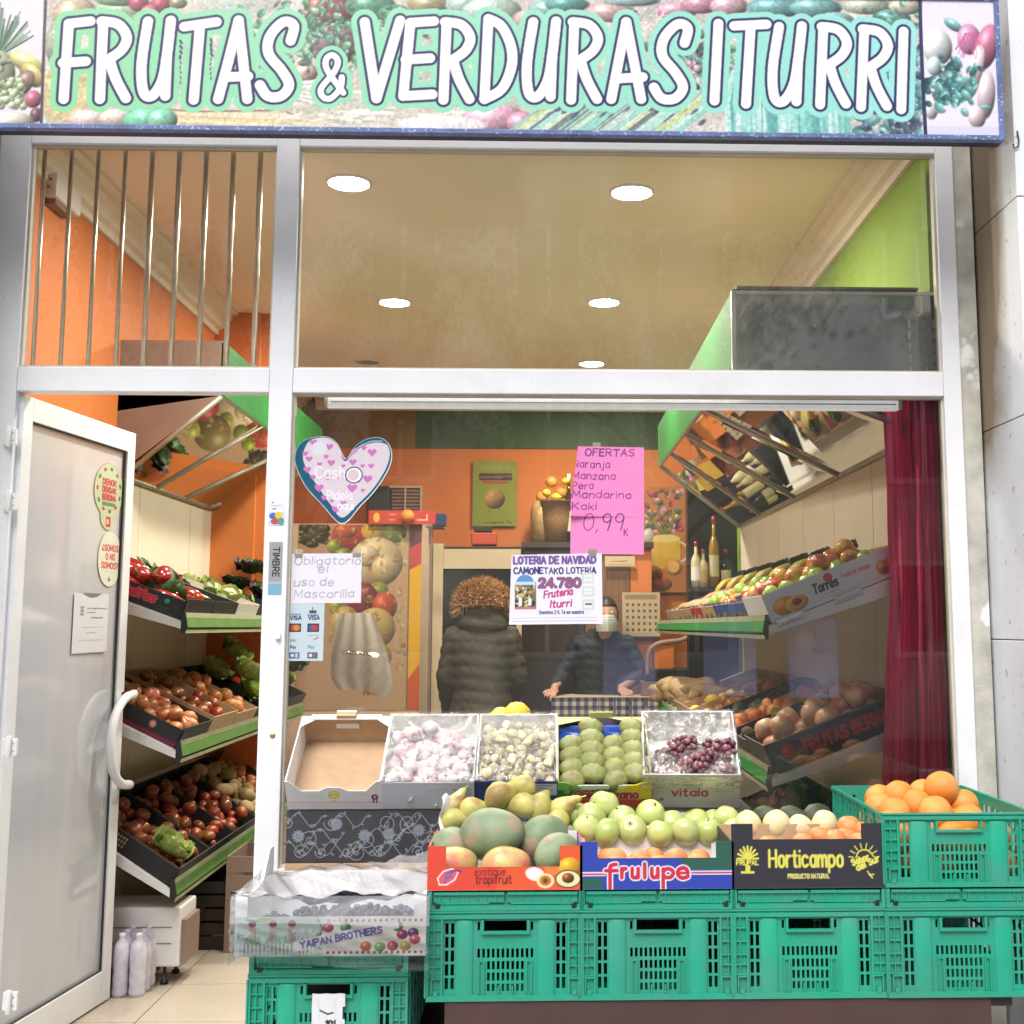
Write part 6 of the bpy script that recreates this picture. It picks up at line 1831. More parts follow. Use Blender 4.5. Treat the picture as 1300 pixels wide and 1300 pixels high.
def lid_film(parent, w, d, h, mt, sag=.012, seed=0, drop=0.0, name='film'):
    r_ = random.Random(seed); s1 = r_.uniform(0, 9)
    def fn(u, v):
        x = (u - .5) * (w + .008); y = -.004 + v * (d + .008)
        z = h + .002 - sag * math.sin(math.pi * u) * math.sin(math.pi * v)
        z += .004 * mnoise.noise(Vector((x * 30, y * 30, s1))) + .0025 * mnoise.noise(Vector((x * 90, y * 60, s1)))
        return (x, y, z)
    b = MB(); b.grid(fn, 36, 30)
    if drop:
        b.grid(lambda u, v: ((u - .5) * (w + .012), -.005 - .003 * abs(mnoise.noise(Vector((u * 9, v * 6, s1)))) - .004 * v, h + .002 - v * drop * (1 + .15 * math.sin(u * 9))), 30, 10)
        b.grid(lambda u, v: (w / 2 + .005 + .003 * abs(mnoise.noise(Vector((u * 9, v * 6, s1 + 4)))), u * d, h + .002 - v * drop), 20, 8)
        b.grid(lambda u, v: (-w / 2 - .005 - .003 * abs(mnoise.noise(Vector((u * 9, v * 6, s1 + 4)))), u * d, h + .002 - v * drop), 20, 8)
    return b.build(name, mt, parent)


# B: garlic
M_, w_ = tilt_M(484, 602)
c = Canvas(120, 44, w_ / 120, 700, (206, 210, 220))
marks(c, 26, 26, 32, 4, 1.2, (206, 170, 184)); marks(c, 26, 34, 34, 4, 1, (206, 180, 190), 3); c.rect(92, 10, 118, 30, (190, 194, 204))
for k in range(5): c.line([(94, 13 + k * 3.8), (114 - (k % 2) * 8, 13 + k * 3.8)], 1.1, (130, 134, 150))
marks(c, 60, 14, 26, 3, 1, (160, 164, 176)); c.line([(2, 3), (118, 3)], .7, (186, 190, 200))
bB = carton('garlic_box', 'pale grey box of purple garlic bulbs under film', 'box', M_, w_, BD, BH, mat('pale_grey_card', (.62, .63, .68), .6, .05), m_cardw, front=c, group='tilted boxes behind the stall')
pile(M_, -w_ / 2 + .006, w_ / 2 - .006, .006, BD - .07, .006, GARLIC, 78, .0225, 'garlic_bulb', 'purple and white garlic bulb in the pale grey box', 'garlic', 'garlic bulbs in the pale grey box', seed=3, scale=(.70, .98), wild=1.6)
pile(M_, -w_ / 2 + .006, w_ / 2 - .006, BD - .10, BD - .03, .03, GARLIC, 10, .0225, 'garlic_bulb', 'purple and white garlic bulb in the pale grey box', 'garlic', 'garlic bulbs in the pale grey box', seed=6, wild=1.6)
lid_film(bB, w_, BD, BH, m_film, .006, 1)
# C: physalis husks
M_, w_ = tilt_M(604, 708)
c = Canvas(105, 44, w_ / 105, 700, (46, 62, 132))
c.ell(38, 15, 26, 10, (40, 50, 60)); c.ell(38, 18, 20, 7, (74, 76, 60)); c.ell(30, 12, 14, 5, (110, 116, 120)); c.text('A', 62, 16, 5, 1.2, (210, 214, 230)); c.rect(64, 3, 104, 22, (206, 212, 226))
for k in range(4): c.line([(67, 6 + k * 4), (98 - (k % 2) * 10, 6 + k * 4)], .9, (90, 100, 130))
bC = carton('physalis_box', 'navy fronted box of pale papery husk fruit under film', 'box', M_, w_, BD, BH, m_cardw, m_cardw, front=c, group='tilted boxes behind the stall')
pile(M_, -w_ / 2 + .005, w_ / 2 - .005, .006, BD - .02, .02, HUSK, 190, .0150, 'husk_fruit', 'pale papery husk fruit in the navy fronted box', 'husk fruit', 'husk fruit in the navy fronted box', seed=3, wild=2, scale=(.8, 1.15), cand=8)
lid_film(bC, w_, BD, BH, m_film, .006, 2)
lz = P(656, 902, -.03)
for dx, s in ((0, 1.0), (-.05, .8)):
    o = link('lemon', LEMON[0], None, TR(lz.x + dx, -.012, lz.z - .004 - .01 * (s < 1), rz=.3) @ Matrix.Scale(s, 4))
    tag(o, 'yellow lemon perched behind the top edge of the husk fruit box' if s == 1 else 'half hidden yellow lemon beside the other lemon on the box edge', 'lemon')
# D: custard apples in a blue tray
M_, w_ = tilt_M(708, 828)
c = Canvas(120, 42, w_ / 120, 700, (40, 120, 60))
c.poly([(60, 0), (120, 0), (120, 26), (88, 30)], (232, 210, 50)); c.poly([(0, 24), (30, 22), (120, 30), (120, 42), (0, 42)], (206, 80, 50)); c.poly([(14, 0), (96, 0), (82, 10), (30, 12)], (226, 232, 220))
c.ell(12, 15, 4, 4, (120, 180, 110)); c.text('Chirimoyano', 22, 26, 12, 3, (176, 50, 90), width=80, out=(1.4, (230, 190, 110)))
c.poly([(0, 0), (16, 0), (34, 12), (0, 12)], (120, 190, 90))
c.cut(lambda x, y: y > 5 - 6 * np.clip(np.maximum((22 - x) / 16, (x - 98) / 16), 0, 1))
bD = carton('custard_apple_box', 'green and yellow box with custard apples in a blue tray', 'box', M_, w_, BD, BH * .9, mat('yellow_green_card', (.50, .52, .10), .6, .05), m_card, front=c, group='tilted boxes behind the stall')
m_blue = mat('blue_moulded_tray', (.02, .07, .38), .3, .15, 20, coat=.3)


def tray(u, v):
    x = (u - .5) * (w_ - .012); y = .006 + v * (BD - .012)
    cx_ = abs(((u * 2) % 1) - .5); cy_ = abs(((v * 4.2) % 1) - .5)
    return (x, y, .05 + .018 * max(cx_, cy_) * 2 + (.012 if v > .93 else 0))


b = MB(); b.grid(tray, 40, 50); b.build('tray', m_blue, bD)
b = MB()
for s_ in (-1, 1): b.prism([(s_ * (w_ / 2 - .002), 0), (s_ * .02, 0), (s_ * (w_ / 2 - .002), .035)][::s_], 0, .003, M=TR(0, BD - .003, BH * .9) @ Matrix.Rotation(R(-90), 4, 'X') @ Matrix.Scale(-1, 4, (0, 0, 1)))
b.box(-.035, BD - .003, BH * .9, .035, BD, BH * .9 + .02)
b.build('corner_flap', mat('lime_card', (.60, .62, .22), .6, .05), bD)
r_ = random.Random(2)
for j in range(5):
    for i in (0, 1):
        for q in (0, 1):
            if j == 4 and q == 0: continue
            o = link('custard_apple', CHERI[r_.randrange(3)], None, M_ @ TR((i - .5) * w_ * .46 + (q - .5) * w_ * .22, .030 + j * .052 + q * .014, .078 + q * .012, rz=(-.25 if q else .2) + r_.uniform(-.15, .15)) @ Matrix.Scale(.90, 4))
            tag(o, 'green custard apple in the blue tray, %s row, %s column' % (['front', 'second', 'third', 'fourth', 'back'][j], [['outer left', 'inner left'], ['inner right', 'outer right']][i][q]), 'custard apple', 'custard apples in the blue tray')
# E: grapes in film
M_, w_ = tilt_M(818, 940, rz=R(-4))
c = Canvas(126, 56, w_ / 126, 700, (206, 206, 200))
for i in range(2):
    for k in range(4): c.line([(4 + i * 92, 14 + k * 4.5), (26 + i * 92, 14 + k * 4.5)], 1.6, (170, 176, 160))
c.text('vitalo', 38, 36, 12, 2.8, (176, 80, 96), width=46); c.line([(52, 18), (76, 18)], 3.4, (120, 120, 124)); c.line([(56, 23), (74, 23)], 1.2, (140, 140, 144))
bE = carton('grape_box', 'white box of red grapes wrapped in crinkled film', 'box', M_, w_, BD, BH * 1.1, m_cardw, m_cardw, front=c, group='tilted boxes behind the stall')
pile(M_, -w_ / 2 + .02, w_ / 2 - .0, .01, BD - .11, .012, GRAPE, 15, .034, 'grape_bunch', 'bunch of red grapes in the film wrapped white box', 'grapes', 'red grape bunches in the white box', seed=3, wild=.4, zs=.7)
lid_film(bE, w_, BD, BH * 1.1, m_film, .012, 5, drop=.035)

# --- the wrapped white box at the left: YAIPAN BROTHERS
wx0, wx1 = X(299, YC - .02, 1190), X(541, YC - .02, 1190)
WW = wx1 - wx0
c = Canvas(242, 48, WW / 242, 700, (222, 224, 226))
r_ = random.Random(9)
c.rect(0, 0, 110, 48, (196, 216, 212))
for x in (18, 44, 68):
    c.ell(x + 4, 8, 5, 4.5, (150, 80, 90)); c.rect(x, 12, x + 9, 30, (196, 176, 176)); 
    for k in range(12): c.line([(x - 6 + k * 2, 42), (x - 4 + k * 1.6, 26 + r_.uniform(-4, 4))], 1, (120, 166, 130))
for k in range(70): c.ell(r_.uniform(2, 108), r_.uniform(16, 46), r_.uniform(1, 4), r_.uniform(1, 2), r_.choice([(140, 186, 150), (170, 200, 176), (176, 130, 140), (226, 228, 230), (110, 150, 120)]), rot=r_.random() * 3)
for k in range(20): c.rect(4 + k * 5, 33, 6 + k * 5, 46, (234, 234, 236))
c.line([(14, 3), (30, 5), (46, 2)], 2, (90, 140, 90)); c.ell(38, 3, 10, 3, (150, 190, 130))
c.line(catmull([(104, 2), (110, 14), (106, 26)]), 1.4, (60, 110, 90))
c.rect(112, 0, 242, 48, (236, 230, 222))
for k in range(17):
    for y in (4.5, 43.5): c.ell(118 + k * 7.4, y, 1.8, 1.8, [(70, 60, 66), (176, 60, 70), (60, 120, 80)][k % 3])
for (x, y, col) in ((118, 13, (196, 70, 90)), (140, 13, (90, 150, 100)), (206, 12, (96, 150, 100)), (166, 36, (226, 110, 60)), (184, 37, (130, 180, 90)), (200, 36, (206, 60, 90)), (216, 36, (226, 190, 90)), (212, 22, (150, 50, 90)), (226, 20, (90, 60, 120)), (228, 28, (220, 90, 110))):
    c.ell(x, y, 7, 6, col, shade=.3); c.ell(x - 2, y - 2, 2, 1.6, (240, 236, 230), .6)
th = -.20
c.poly([(74, 30), (206, 3), (208, 14), (76, 42)], (232, 230, 236))
c.text('YAIPAN BROTHERS', 84, 38, 7.6, 2.1, (104, 96, 168), width=104, rot=th + .02)
wb_ = empty('wrapped_box', TR((wx0 + wx1) / 2, YC - .03, zl_t + .002), 'white fruit box printed YAIPAN BROTHERS wrapped in plastic film', 'box')
hY = 48 * WW / 242
sheet('front_panel', c, m_ink, wb_, TR(-WW / 2, 0, 0), t=.006)
WD = .40
m_poly = mat('white_plastic_box', (.72, .72, .72), .5, .04, 12)
b = MB()
b.box(-WW / 2, .006, .0, WW / 2, WD, .008); b.build('bottom', m_poly, wb_)
b = MB(); b.box(-WW / 2, WD - .01, .008, WW / 2, WD, .13); b.build('back_panel', m_poly, wb_)
for s_ in (-1, 1):
    b = MB(); b.prism([(.007, .008), (WD - .011, .008), (WD - .011, .20 if s_ < 0 else .12), (WD - .06, .20 if s_ < 0 else .12), (WD - .14, .125), (.045, .125), (.04, hY + .055), (.007, hY + .055)], 0, .008, M=Matrix.Translation((s_ * (WW / 2 - .001) + (.008 if s_ < 0 else 0), 0, 0)) @ Matrix.Rotation(R(90), 4, 'Z'))
    b.build('side_panel', m_poly, wb_)
    b = MB(); b.box(s_ * WW / 2 - (.03 if s_ > 0 else 0), -.0015, hY + .0005, s_ * WW / 2 + (.03 if s_ < 0 else 0), .0065, hY + .055); b.build('corner_post', m_poly, wb_)
m_dgr = g_('dark_blue_grape', (.025, .03, .06), rough=.35, second=(.07, .08, .14), sscale=20)
DG = [me.copy() for me in GRAPE]
for me in DG: me.materials[0] = m_dgr
pile(wb_.matrix_basis, -.2, .21, .03, .36, .012, DG, 12, .040, 'grape_bunch', 'bunch of dark blue grapes inside the wrapped white box', 'grapes', 'dark grapes in the wrapped box', seed=3, wild=.3, zs=.6)


def wrap_top(u, v):
    x = (u - .5) * (WW + .02); k = v
    y = -.006 + k * .37; z = hY + .055 - .02 * k - .045 * math.sin(math.pi * u) * math.sin(math.pi * min(1, k * 1.2)) + .06 * k * k * u
    f = math.sin((x * 1.2 + y * .5) * 60 + 3 * mnoise.noise(Vector((x * 5, y * 5, 1))))
    z += .005 * f * abs(f) + .014 * mnoise.noise(Vector((x * 7, y * 9 + x * 5, 3)))
    return (x, y, z)


def wrap_front(u, v):
    x = (u - .5) * (WW + .02)
    z = -.022 + .012 * math.sin(u * 4 + 1) * (1 - v) + v * (hY + .075)
    y = -.010 - .006 * math.sin(v * 3.14) - .006 * abs(mnoise.noise(Vector((x * 5, z * 30 + x * 12, 1))))
    return (x, y, z)


b = MB(); b.grid(wrap_top, 90, 60); b.build('film', m_filmv, wb_)
b = MB(); b.grid(lambda u, v: wrap_front(u, v * .60), 70, 16); b.build('film', m_filmc, wb_)
b = MB(); b.grid(lambda u, v: wrap_front(u, .60 + v * .40), 70, 10); b.build('film', m_filmv, wb_)
b = MB(); b.grid(lambda u, v: (-WW / 2 - .010 - .008 * abs(mnoise.noise(Vector((u * 7, v * 7, 3)))), -.008 + u * .36, -.02 + v * (hY + .07)), 30, 20); b.build('film', m_filmc, wb_)

# ------------------------------------------------------------------ mirrored canopies over the shelves
def canopy(side, label, xw, zw, fn_, ff_, yn, yfw, yff, zup, joints, top_m):
    """fn_(k): front edge (x, z) at k = 0 near, 1 far; the wall edge lies at (xw, zw)"""
    o = empty('mirror_canopy', TR(0, 0, 0), label, 'canopy')
    def W_(k): return Vector((xw, yn + (yfw - yn) * k, zw))
    def F_(k): x, z = fn_(k); return Vector((x, yn + (yff - yn) * k, z))
    def U_(k): x, z = fn_(k); return Vector((x, yn + (yff - yn) * k, z + zup))
    for a, c in zip(joints[:-1], joints[1:]):
        g = .006
        b = MB(); p = [W_(a + g), W_(c - g), F_(c - g), F_(a + g)]
        n = (p[1] - p[0]).cross(p[3] - p[0]).normalized() * .004
        if n.z < 0: n = -n
        b.add(p + [q + n for q in p], [(0, 1, 2, 3), (7, 6, 5, 4), (0, 4, 5, 1), (1, 5, 6, 2), (2, 6, 7, 3), (3, 7, 4, 0)]); b.build('mirror_panel', m_mirror, o)
    for a in joints:
        b = MB(); p, q = W_(a), F_(a); b.tube([p + Vector((0, 0, -.002)), q + Vector((0, 0, -.002))], .012, 6); b.build('mirror_joint', m_alu2, o)
    b = MB(); b.tube([W_(0), W_(1)], .012, 6); b.tube([F_(0), F_(1)], .010, 6); b.build('edge_trim', m_alu2, o)
    dx = -.012 * side
    for j, (a, c) in enumerate(zip(joints[:-1], joints[1:])):
        b = MB(); p = [F_(a), F_(c), U_(c), U_(a)]; q = [v + Vector((dx * -1, 0, 0)) for v in p]
        b.add(p + q, [(0, 1, 2, 3), (7, 6, 5, 4), (0, 4, 5, 1), (1, 5, 6, 2), (2, 6, 7, 3), (3, 7, 4, 0)]); b.build('fascia', m_green, o)
    b = MB(); p = [U_(0), U_(1), Vector((xw, yfw, U_(1).z)), Vector((xw, yn, U_(0).z))]; b.add(p + [v + Vector((0, 0, .01)) for v in p], [(0, 1, 2, 3), (7, 6, 5, 4), (0, 4, 5, 1), (1, 5, 6, 2), (2, 6, 7, 3), (3, 7, 4, 0)]); b.build('top_board', top_m, o)
    return o


m_alu2 = mat('brushed_grey_trim', (.40, .36, .28), .4, .08, 20, metal=.5)
m_greyp = mat('grey_brown_board', (.26, .18, .14), .6, .1, 6)
XWL = XW + .03
c1 = canopy(1, 'mirrored canopy with green edge over the left shelves', XWL, 2.01, lambda k: (-1.42, 2.37), None, 1.43, YP - .08, YP + .9, .24, [0, .33, .66, 1], m_greyp)
b = MB(); b.add([(XW, 1.425, 2.30), (-1.425, 1.425, 2.37), (-1.425, 1.425, 2.62), (XW, 1.425, 2.62)], [(0, 1, 2, 3)]); b.add([(XW, 1.425, 2.01), (-1.425, 1.425, 2.37), (XW, 1.425, 2.37)], [(0, 1, 2)])
b.build('end_panel', m_greyp, c1)
XWR = 1.296
c2 = canopy(-1, 'mirrored canopy with green edge over the right shelves', XWR, 2.01, lambda k: (.665 + .085 * k, 2.25 + .12 * k), None, .13, 4.04, 3.75, .26, [0, .30, .54, .79, 1], m_greyp)
ep = empty('acrylic_screen', TR(0, .10, 0), 'reflective see-through panel at the near end of the right canopy', 'panel')
zc0, zc1 = Z(466, .1, 1000), Z(371, .1, 1000)
xc0, xc1 = X(932, .1, 420), X(1196, .1, 420)
b = MB(); b.box(xc0, 0, zt1 - .06, xc1, .004, zc1); b.build('sheet', glass_mat('smoky_reflective_acrylic', (.50, .54, .52), .55, (.88, .94, .96), smear=.2, ior=2.4, gain=1.9, veil_scale=4), ep)
b = MB(); b.box(xc0 - .008, -.003, zt1 - .06, xc0 + .006, .012, zc1 + .004); b.box(xc0 + .0065, -.003, zc1 - .008, xc1, .012, zc1 + .004); b.build('edge_strip', m_alu, ep)
for xx in (1152, 1172, 1183):
    xq = X(xx, .1, 420)
    b = MB()
    for k in range(6): b.box(xq, -.0042, zt1 - .02 + k * .04, xq + .010, -.0008, zt1 + .008 + k * .04)
    b.build('slotted_upright', m_steel, ep)

# vent box on the orange wall
vp = PX(70, 243, XW)
v_ = empty('vent_box', TR(XW, vp.y - .12, vp.z - .06), 'white boxy alarm sounder high on the orange wall', 'alarm box')
b = MB(); b.box(0, 0, 0, .055, .25, .17); b.build('casing', m_white2, v_, bevel=.012)
b = MB()
for k in range(4): b.box(.02 + .006 * k, -.003, .03 + k * .03, .03 + .006 * k, .001, .04 + k * .03)
b.box(.0, .03, -.02, .04, .2, -.001); b.build('grille', m_greyp, v_)

# ------------------------------------------------------------------ shelf racks
def rack(side, label, xw, xa, y0, y1, tiers, nb):
    """side -1 left wall (aisle towards +x), +1 right wall. tiers: (z of aisle edge, tilt in degrees)"""
    s = 1 if side < 0 else -1                     # direction from wall to aisle
    o = empty('shelf_rack', TR(0, 0, 0), label, 'shelf rack')
    dd = abs(xa - xw)
    n = max(3, int((y1 - y0) / .62))
    for k in range(n):
        a = y0 + (y1 - y0) * k / n; c = y0 + (y1 - y0) * (k + 1) / n
        b = MB(); b.box(min(xw, xw + s * .018), a + .003, .1, max(xw, xw + s * .018), c - .003, 2.0); b.build('back_panel', m_cream, o)
    for z, td in tiers:
        tn = math.tan(R(td)); dz = dd * tn
        for yy in [y0 - .006] + [y0 + (y1 - y0) * k / n for k in range(1, n)]:
            poly = [(xw + s * .02, z + dz - .012), (xa, z - .004), (xa, z - .030), (xw + s * .02, z + dz - .075)]
            if s < 0: poly = poly[::-1]
            b = MB(); b.prism(poly, yy, yy + .004); b.build('bracket', m_white2, o)
        b = MB(); p = [(xw + s * .02, z + dz - .010), (xa, z - .001), (xa, z - .008), (xw + s * .02, z + dz - .017)]
        if s < 0: p = p[::-1]
        b.prism(p, y0, y1); b.build('shelf_board', m_white2, o)
        pr = [(xa, z + .035, .006, m_rail), (xa + s * .006, z + .006, .012, m_greenf), (xa + s * .001, z - .034, .008, m_rail)]
        b = MB(); b.box(min(xa, xa + s * .006), y0, z + .014, max(xa, xa + s * .006), y1, z + .034); b.build('price_rail', m_rail, o)
        b = MB(); b.prism([(xa - .001, z + .013), (xa - .001, z - .032), (xa + s * .020, z - .022), (xa + s * .010, z + .013)][::(1 if s < 0 else -1)], y0 + .002, y1); b.build('fascia', m_greenf if side < 0 else m_green, o)
        b = MB(); b.box(min(xa, xa + s * .014), y0, z - .046, max(xa, xa + s * .014), y1, z - .033); b.build('lower_rail', m_rail, o)
        b = MB(); b.prism([(xa - .004, z + .036), (xa + s * .012, z + .036), (xa + s * .022, z - .02), (xa + s * .012, z - .048), (xa - .004, z - .048)][::(1 if s < 0 else -1)], y0 - .006, y0 - .001); b.build('end_clip', m_black, o)
    for k in range(n + 1):
        yy = y0 + (y1 - y0) * k / n
        pass
    b = MB(); b.box(min(xw, xw + s * .35), y0 + .3, 0, max(xw, xw + s * .35), y1, .1); b.build('plinth', m_greyp, o)
    return o


m_rail = mat('pale_price_rail', (.38, .42, .26), .35, .15, 9)
XLA, YL0, YL1 = -1.397, .90, 3.35
LT = [(1.379, 20), (.886, 26), (.371, 33)]
rack(-1, 'cream shelf rack with green price rails along the left wall', XW + .002, XLA, YL0, YL1, LT, 6)
XRA, YR0, YR1 = .765, .19, 4.05
RT = [(1.363, 21), (.862, 21), (.40, 24)]
rack(1, 'cream shelf rack with green price rails along the right wall', XE - .002, XRA, YR0, YR1, RT, 6)


def shelf_M(side, z, td, y, off=.012):
    s = 1 if side < 0 else -1
    xa = XLA if side < 0 else XRA
    return TR(xa - s * off, y, z + .001 + off * math.tan(R(td)), rz=R(90) * s, rx=R(td))


m_bcard = mat('black_printed_card', (.022, .022, .026), .55, .1)
m_gry = mat('dark_slatted_crate', (.025, .028, .03), .5, .1)
m_red = mat('red_printed_card', (.40, .02, .02), .55, .1)
m_bluec = mat('blue_printed_card', (.03, .08, .30), .55, .1)
m_ylw = mat('ochre_card', (.50, .36, .12), .6, .1)
m_bag = mat('brown_paper_bag', (.40, .27, .13), .6, .25, 14, bump=.6, bscale=40)
m_price = mat('paper_price_ticket', (.70, .68, .62), .6, .05)


def sbox(side, tier, k, col, label, cv=None, name='produce_box', h=.085, w=.40, d=None, gap=.012, y=None, hf=None):
    d = d or (.44 if side < 0 else .50)
    z, td = (LT if side < 0 else RT)[tier]
    yy = (YL0 if side < 0 else YR0) + .205 + k * (w + gap) if y is None else y
    M = shelf_M(side, z, td, yy)
    kw = {}
    if cv is not None: kw = {'left': cv} if side < 0 else {'right': cv}
    o = carton(name, label, 'box', M, w, d, h, col, m_card if col is not m_gry else m_gry, hf=hf, group='produce boxes on the left shelves' if side < 0 else 'produce boxes on the right shelves', **kw)
    return M, w, d, h


def fillb(bx, meshes, n, r, name, label, cat, seed=0, **k):
    M, w, d, h = bx
    return pile(M, -w / 2 + .006, w / 2 - .006, .008, d - .012, .006, meshes, n, r, name, label, cat, k.pop('group', label.replace('a ', '', 1)), seed=seed, **k)


# printed side panels of the two boxes nearest the door
c = Canvas(250, 43, .44 / 250, 620, (30, 30, 36))
c.text('Califas', 96, 27, 19, 5, (210, 50, 66), slant=.35, width=82, out=(2, (250, 120, 130))); c.ell(206, 14, 6, 5.5, (60, 170, 110)); c.ell(228, 20, 6, 6, (60, 40, 36)); marks(c, 188, 32, 26, 4, 1.2, (150, 150, 160)); marks(c, 190, 38, 20, 3, 1, (140, 140, 150))
c.line([(0, 0), (250, 0)], 2, (90, 90, 96))
bx = sbox(-1, 0, 0, m_bcard, 'black box with red script holding red peppers, top left shelf', cv=c)
pile(bx[0], -.165, .165, .06, .40, .006, PEPPER, 16, .048, 'red_pepper', 'glossy red pepper in the black box with red script', 'pepper', 'red peppers in the top left box', seed=1, lay=True, wild=1.0, cand=30, scale=(.85, .98))
fillb(bx, KALE, 1, .06, 'dark_leafy_green', 'dark leafy bunch behind the red peppers', 'greens', 1)
bx = sbox(-1, 0, 1, m_gry, 'dark crate of leeks and courgettes beside the peppers')
for k in range(5):
    o = link('leek', LEEK[0], None, bx[0] @ TR(-.13 + k * .055, .10, .05 + .012 * (k % 2), rz=R(75) + k * .08)); tag(o, 'leek with green tops lying beyond the red peppers', 'leek', 'leeks beyond the peppers')
bx = sbox(-1, 0, 2, m_price, 'pale box of cauliflowers on the top left shelf')
fillb(bx, CAUL, 2, .085, 'cauliflower', 'pale cauliflower with green leaves on the top left shelf', 'cauliflower', 2, wild=.5, scale=(.75, .85))
fillb(bx, LETT + KALE, 7, .060, 'lettuce', 'small leafy lettuce among the cauliflowers', 'lettuce', 12, wild=.9, scale=(.5, .75))
bx = sbox(-1, 0, 3, m_gry, 'dark crate of lettuces on the top left shelf')
fillb(bx, LETT, 8, .065, 'lettuce', 'yellow green lettuce on the top left shelf', 'lettuce', 3, wild=.9, scale=(.55, .85))
bx = sbox(-1, 0, 4, m_gry, 'dark crate of purple leaves at the far top left')
fillb(bx, PURP, 4, .09, 'purple_cabbage_leaves', 'dark purple leafy head at the far top left', 'red cabbage', 4, wild=.4)
fillb(bx, LEEK, 2, .05, 'leek', 'leek standing among the purple leaves', 'leek', 4, wild=.2)
bx = sbox(-1, 0, 5, m_bluec, 'blue box of greens at the end of the top left shelf')
fillb(bx, KALE, 4, .09, 'dark_leafy_green', 'dark leafy bunch at the end of the top left shelf', 'greens', 5)
# middle
c = Canvas(250, 43, .44 / 250, 620, (34, 34, 38))
c.rect(0, 32, 250, 43, (120, 20, 60)); c.ell(180, 16, 8, 8.5, (206, 110, 120)); c.ell(180, 16, 5, 5, (236, 170, 160))
bx = sbox(-1, 1, 0, m_bcard, 'black box with round pink badge full of pale tomatoes', cv=c)
fillb(bx, TOMP, 62, .029, 'pale_tomato', 'small pale red tomato in the black box with the pink badge', 'tomato', 6)
bx = sbox(-1, 1, 1, m_card, 'brown box of ribbed tomatoes on the middle left shelf', h=.10)
fillb(bx, TOM, 38, .034, 'tomato', 'ribbed tomato in the brown box on the middle left shelf', 'tomato', 7)
bx = sbox(-1, 1, 2, m_card, 'brown box of onions on the middle left shelf')
fillb(bx, ONION, 32, .036, 'onion', 'golden onion on the middle left shelf', 'onion', 8)
bx = sbox(-1, 1, 3, m_gry, 'dark crate of lettuces on the middle left shelf')
fillb(bx, LETT, 4, .09, 'lettuce', 'pale green lettuce on the middle left shelf', 'lettuce', 9, wild=.4)
bx = sbox(-1, 1, 4, m_gry, 'dark crate of peppers on the middle left shelf')
fillb(bx, PEPPER, 10, .048, 'red_pepper', 'red pepper at the far middle left shelf', 'pepper', 10, lay=True)
bx = sbox(-1, 1, 5, m_gry, 'dark crate of lettuce at the far end of the middle left shelf')
fillb(bx, LETT + KALE, 5, .085, 'lettuce', 'leafy lettuce in the far dark crate behind the mullion', 'lettuce', 11, wild=.4)
# bottom
c = Canvas(250, 45, .44 / 250, 620, (24, 24, 28))
c.rect(0, 0, 250, 4, (90, 70, 60))
for i in range(3):
    for k in range(4): c.rect(92 + k * 7, 10 + i * 9, 96 + k * 7, 16 + i * 9, (190, 160, 110))
bx = sbox(-1, 2, 0, m_gry, 'black slotted crate of tomatoes with a cabbage, bottom left shelf', cv=c)
fillb(bx, TOM, 34, .033, 'tomato', 'dark red tomato in the black slotted crate', 'tomato', 12)
o = link('cabbage', LETT[0], None, bx[0] @ TR(-.10, .09, .06, rz=1) @ Matrix.Scale(.9, 4)); tag(o, 'pale green cabbage leaves at the front of the black crate', 'cabbage')
for k, (ms, nm, ct, n, r, lb) in enumerate(((TOM, 'tomato', 'tomato', 34, .034, 'red tomato in the second crate of the bottom left shelf'), (TOM, 'tomato', 'tomato', 34, .034, 'red tomato in the third crate of the bottom left shelf'),
                                            (POTATO, 'potato', 'potato', 24, .04, 'potato on the bottom left shelf'), (ONION, 'onion', 'onion', 24, .036, 'onion on the bottom left shelf'), (EGG, 'aubergine', 'aubergine', 8, .05, 'aubergine on the bottom left shelf'))):
    bx = sbox(-1, 2, k + 1, m_gry, ['dark crate of tomatoes, second on the bottom left shelf', 'dark crate of tomatoes, third on the bottom left shelf', 'dark crate of potatoes on the bottom left shelf', 'dark crate of onions on the bottom left shelf', 'dark crate of aubergines on the bottom left shelf'][k])
    fillb(bx, ms, n, r, nm, lb, ct, 13 + k, lay=ms in (POTATO, EGG))
# right: Torres box
c = Canvas(250, 50, .5 / 250, 620, (232, 232, 238))
c.ell(30, 30, 22, 15, (240, 160, 50), shade=.4); c.ell(50, 33, 21, 13, (248, 190, 80), shade=.3); c.ell(52, 32, 13, 8, (240, 150, 60)); c.ell(52, 31, 8, 5.5, (110, 50, 30), shade=.5)
c.text('Torres', 84, 30, 15, 3.2, (40, 40, 46), width=44, slant=.15); c.ell(116, 12, 8, 7.5, (210, 50, 50)); marks(c, 98, 38, 30, 3, 1.4, (206, 120, 130)); c.text('Fruta de verano', 138, 22, 8, 1.2, (216, 120, 130), width=52, slant=.2)
c.ell(212, 30, 12, 13, (226, 150, 90), shade=.4); c.ell(214, 36, 7, 7, (150, 40, 40)); c.ell(232, 28, 15, 14, (206, 90, 60), shade=.5); c.line([(80, 42), (200, 42)], .8, (180, 180, 190))
bx = sbox(1, 0, 0, m_cardw, 'white Torres box with printed apricots, near end of the right shelf', cv=c, h=.10)
M, w, d, h = bx
pile(M, -.19, .06, .01, .48, .03, RAPP, 34, .033, 'red_apple', 'red and yellow apple in the white Torres box', 'apple', 'red and yellow apples in the Torres box', seed=1)
pile(M, .04, .19, .01, .48, .03, GAPP, 22, .031, 'green_apple', 'shiny green apple in the white Torres box', 'apple', 'green apples in the Torres box', seed=2, scale=(.80, .92))
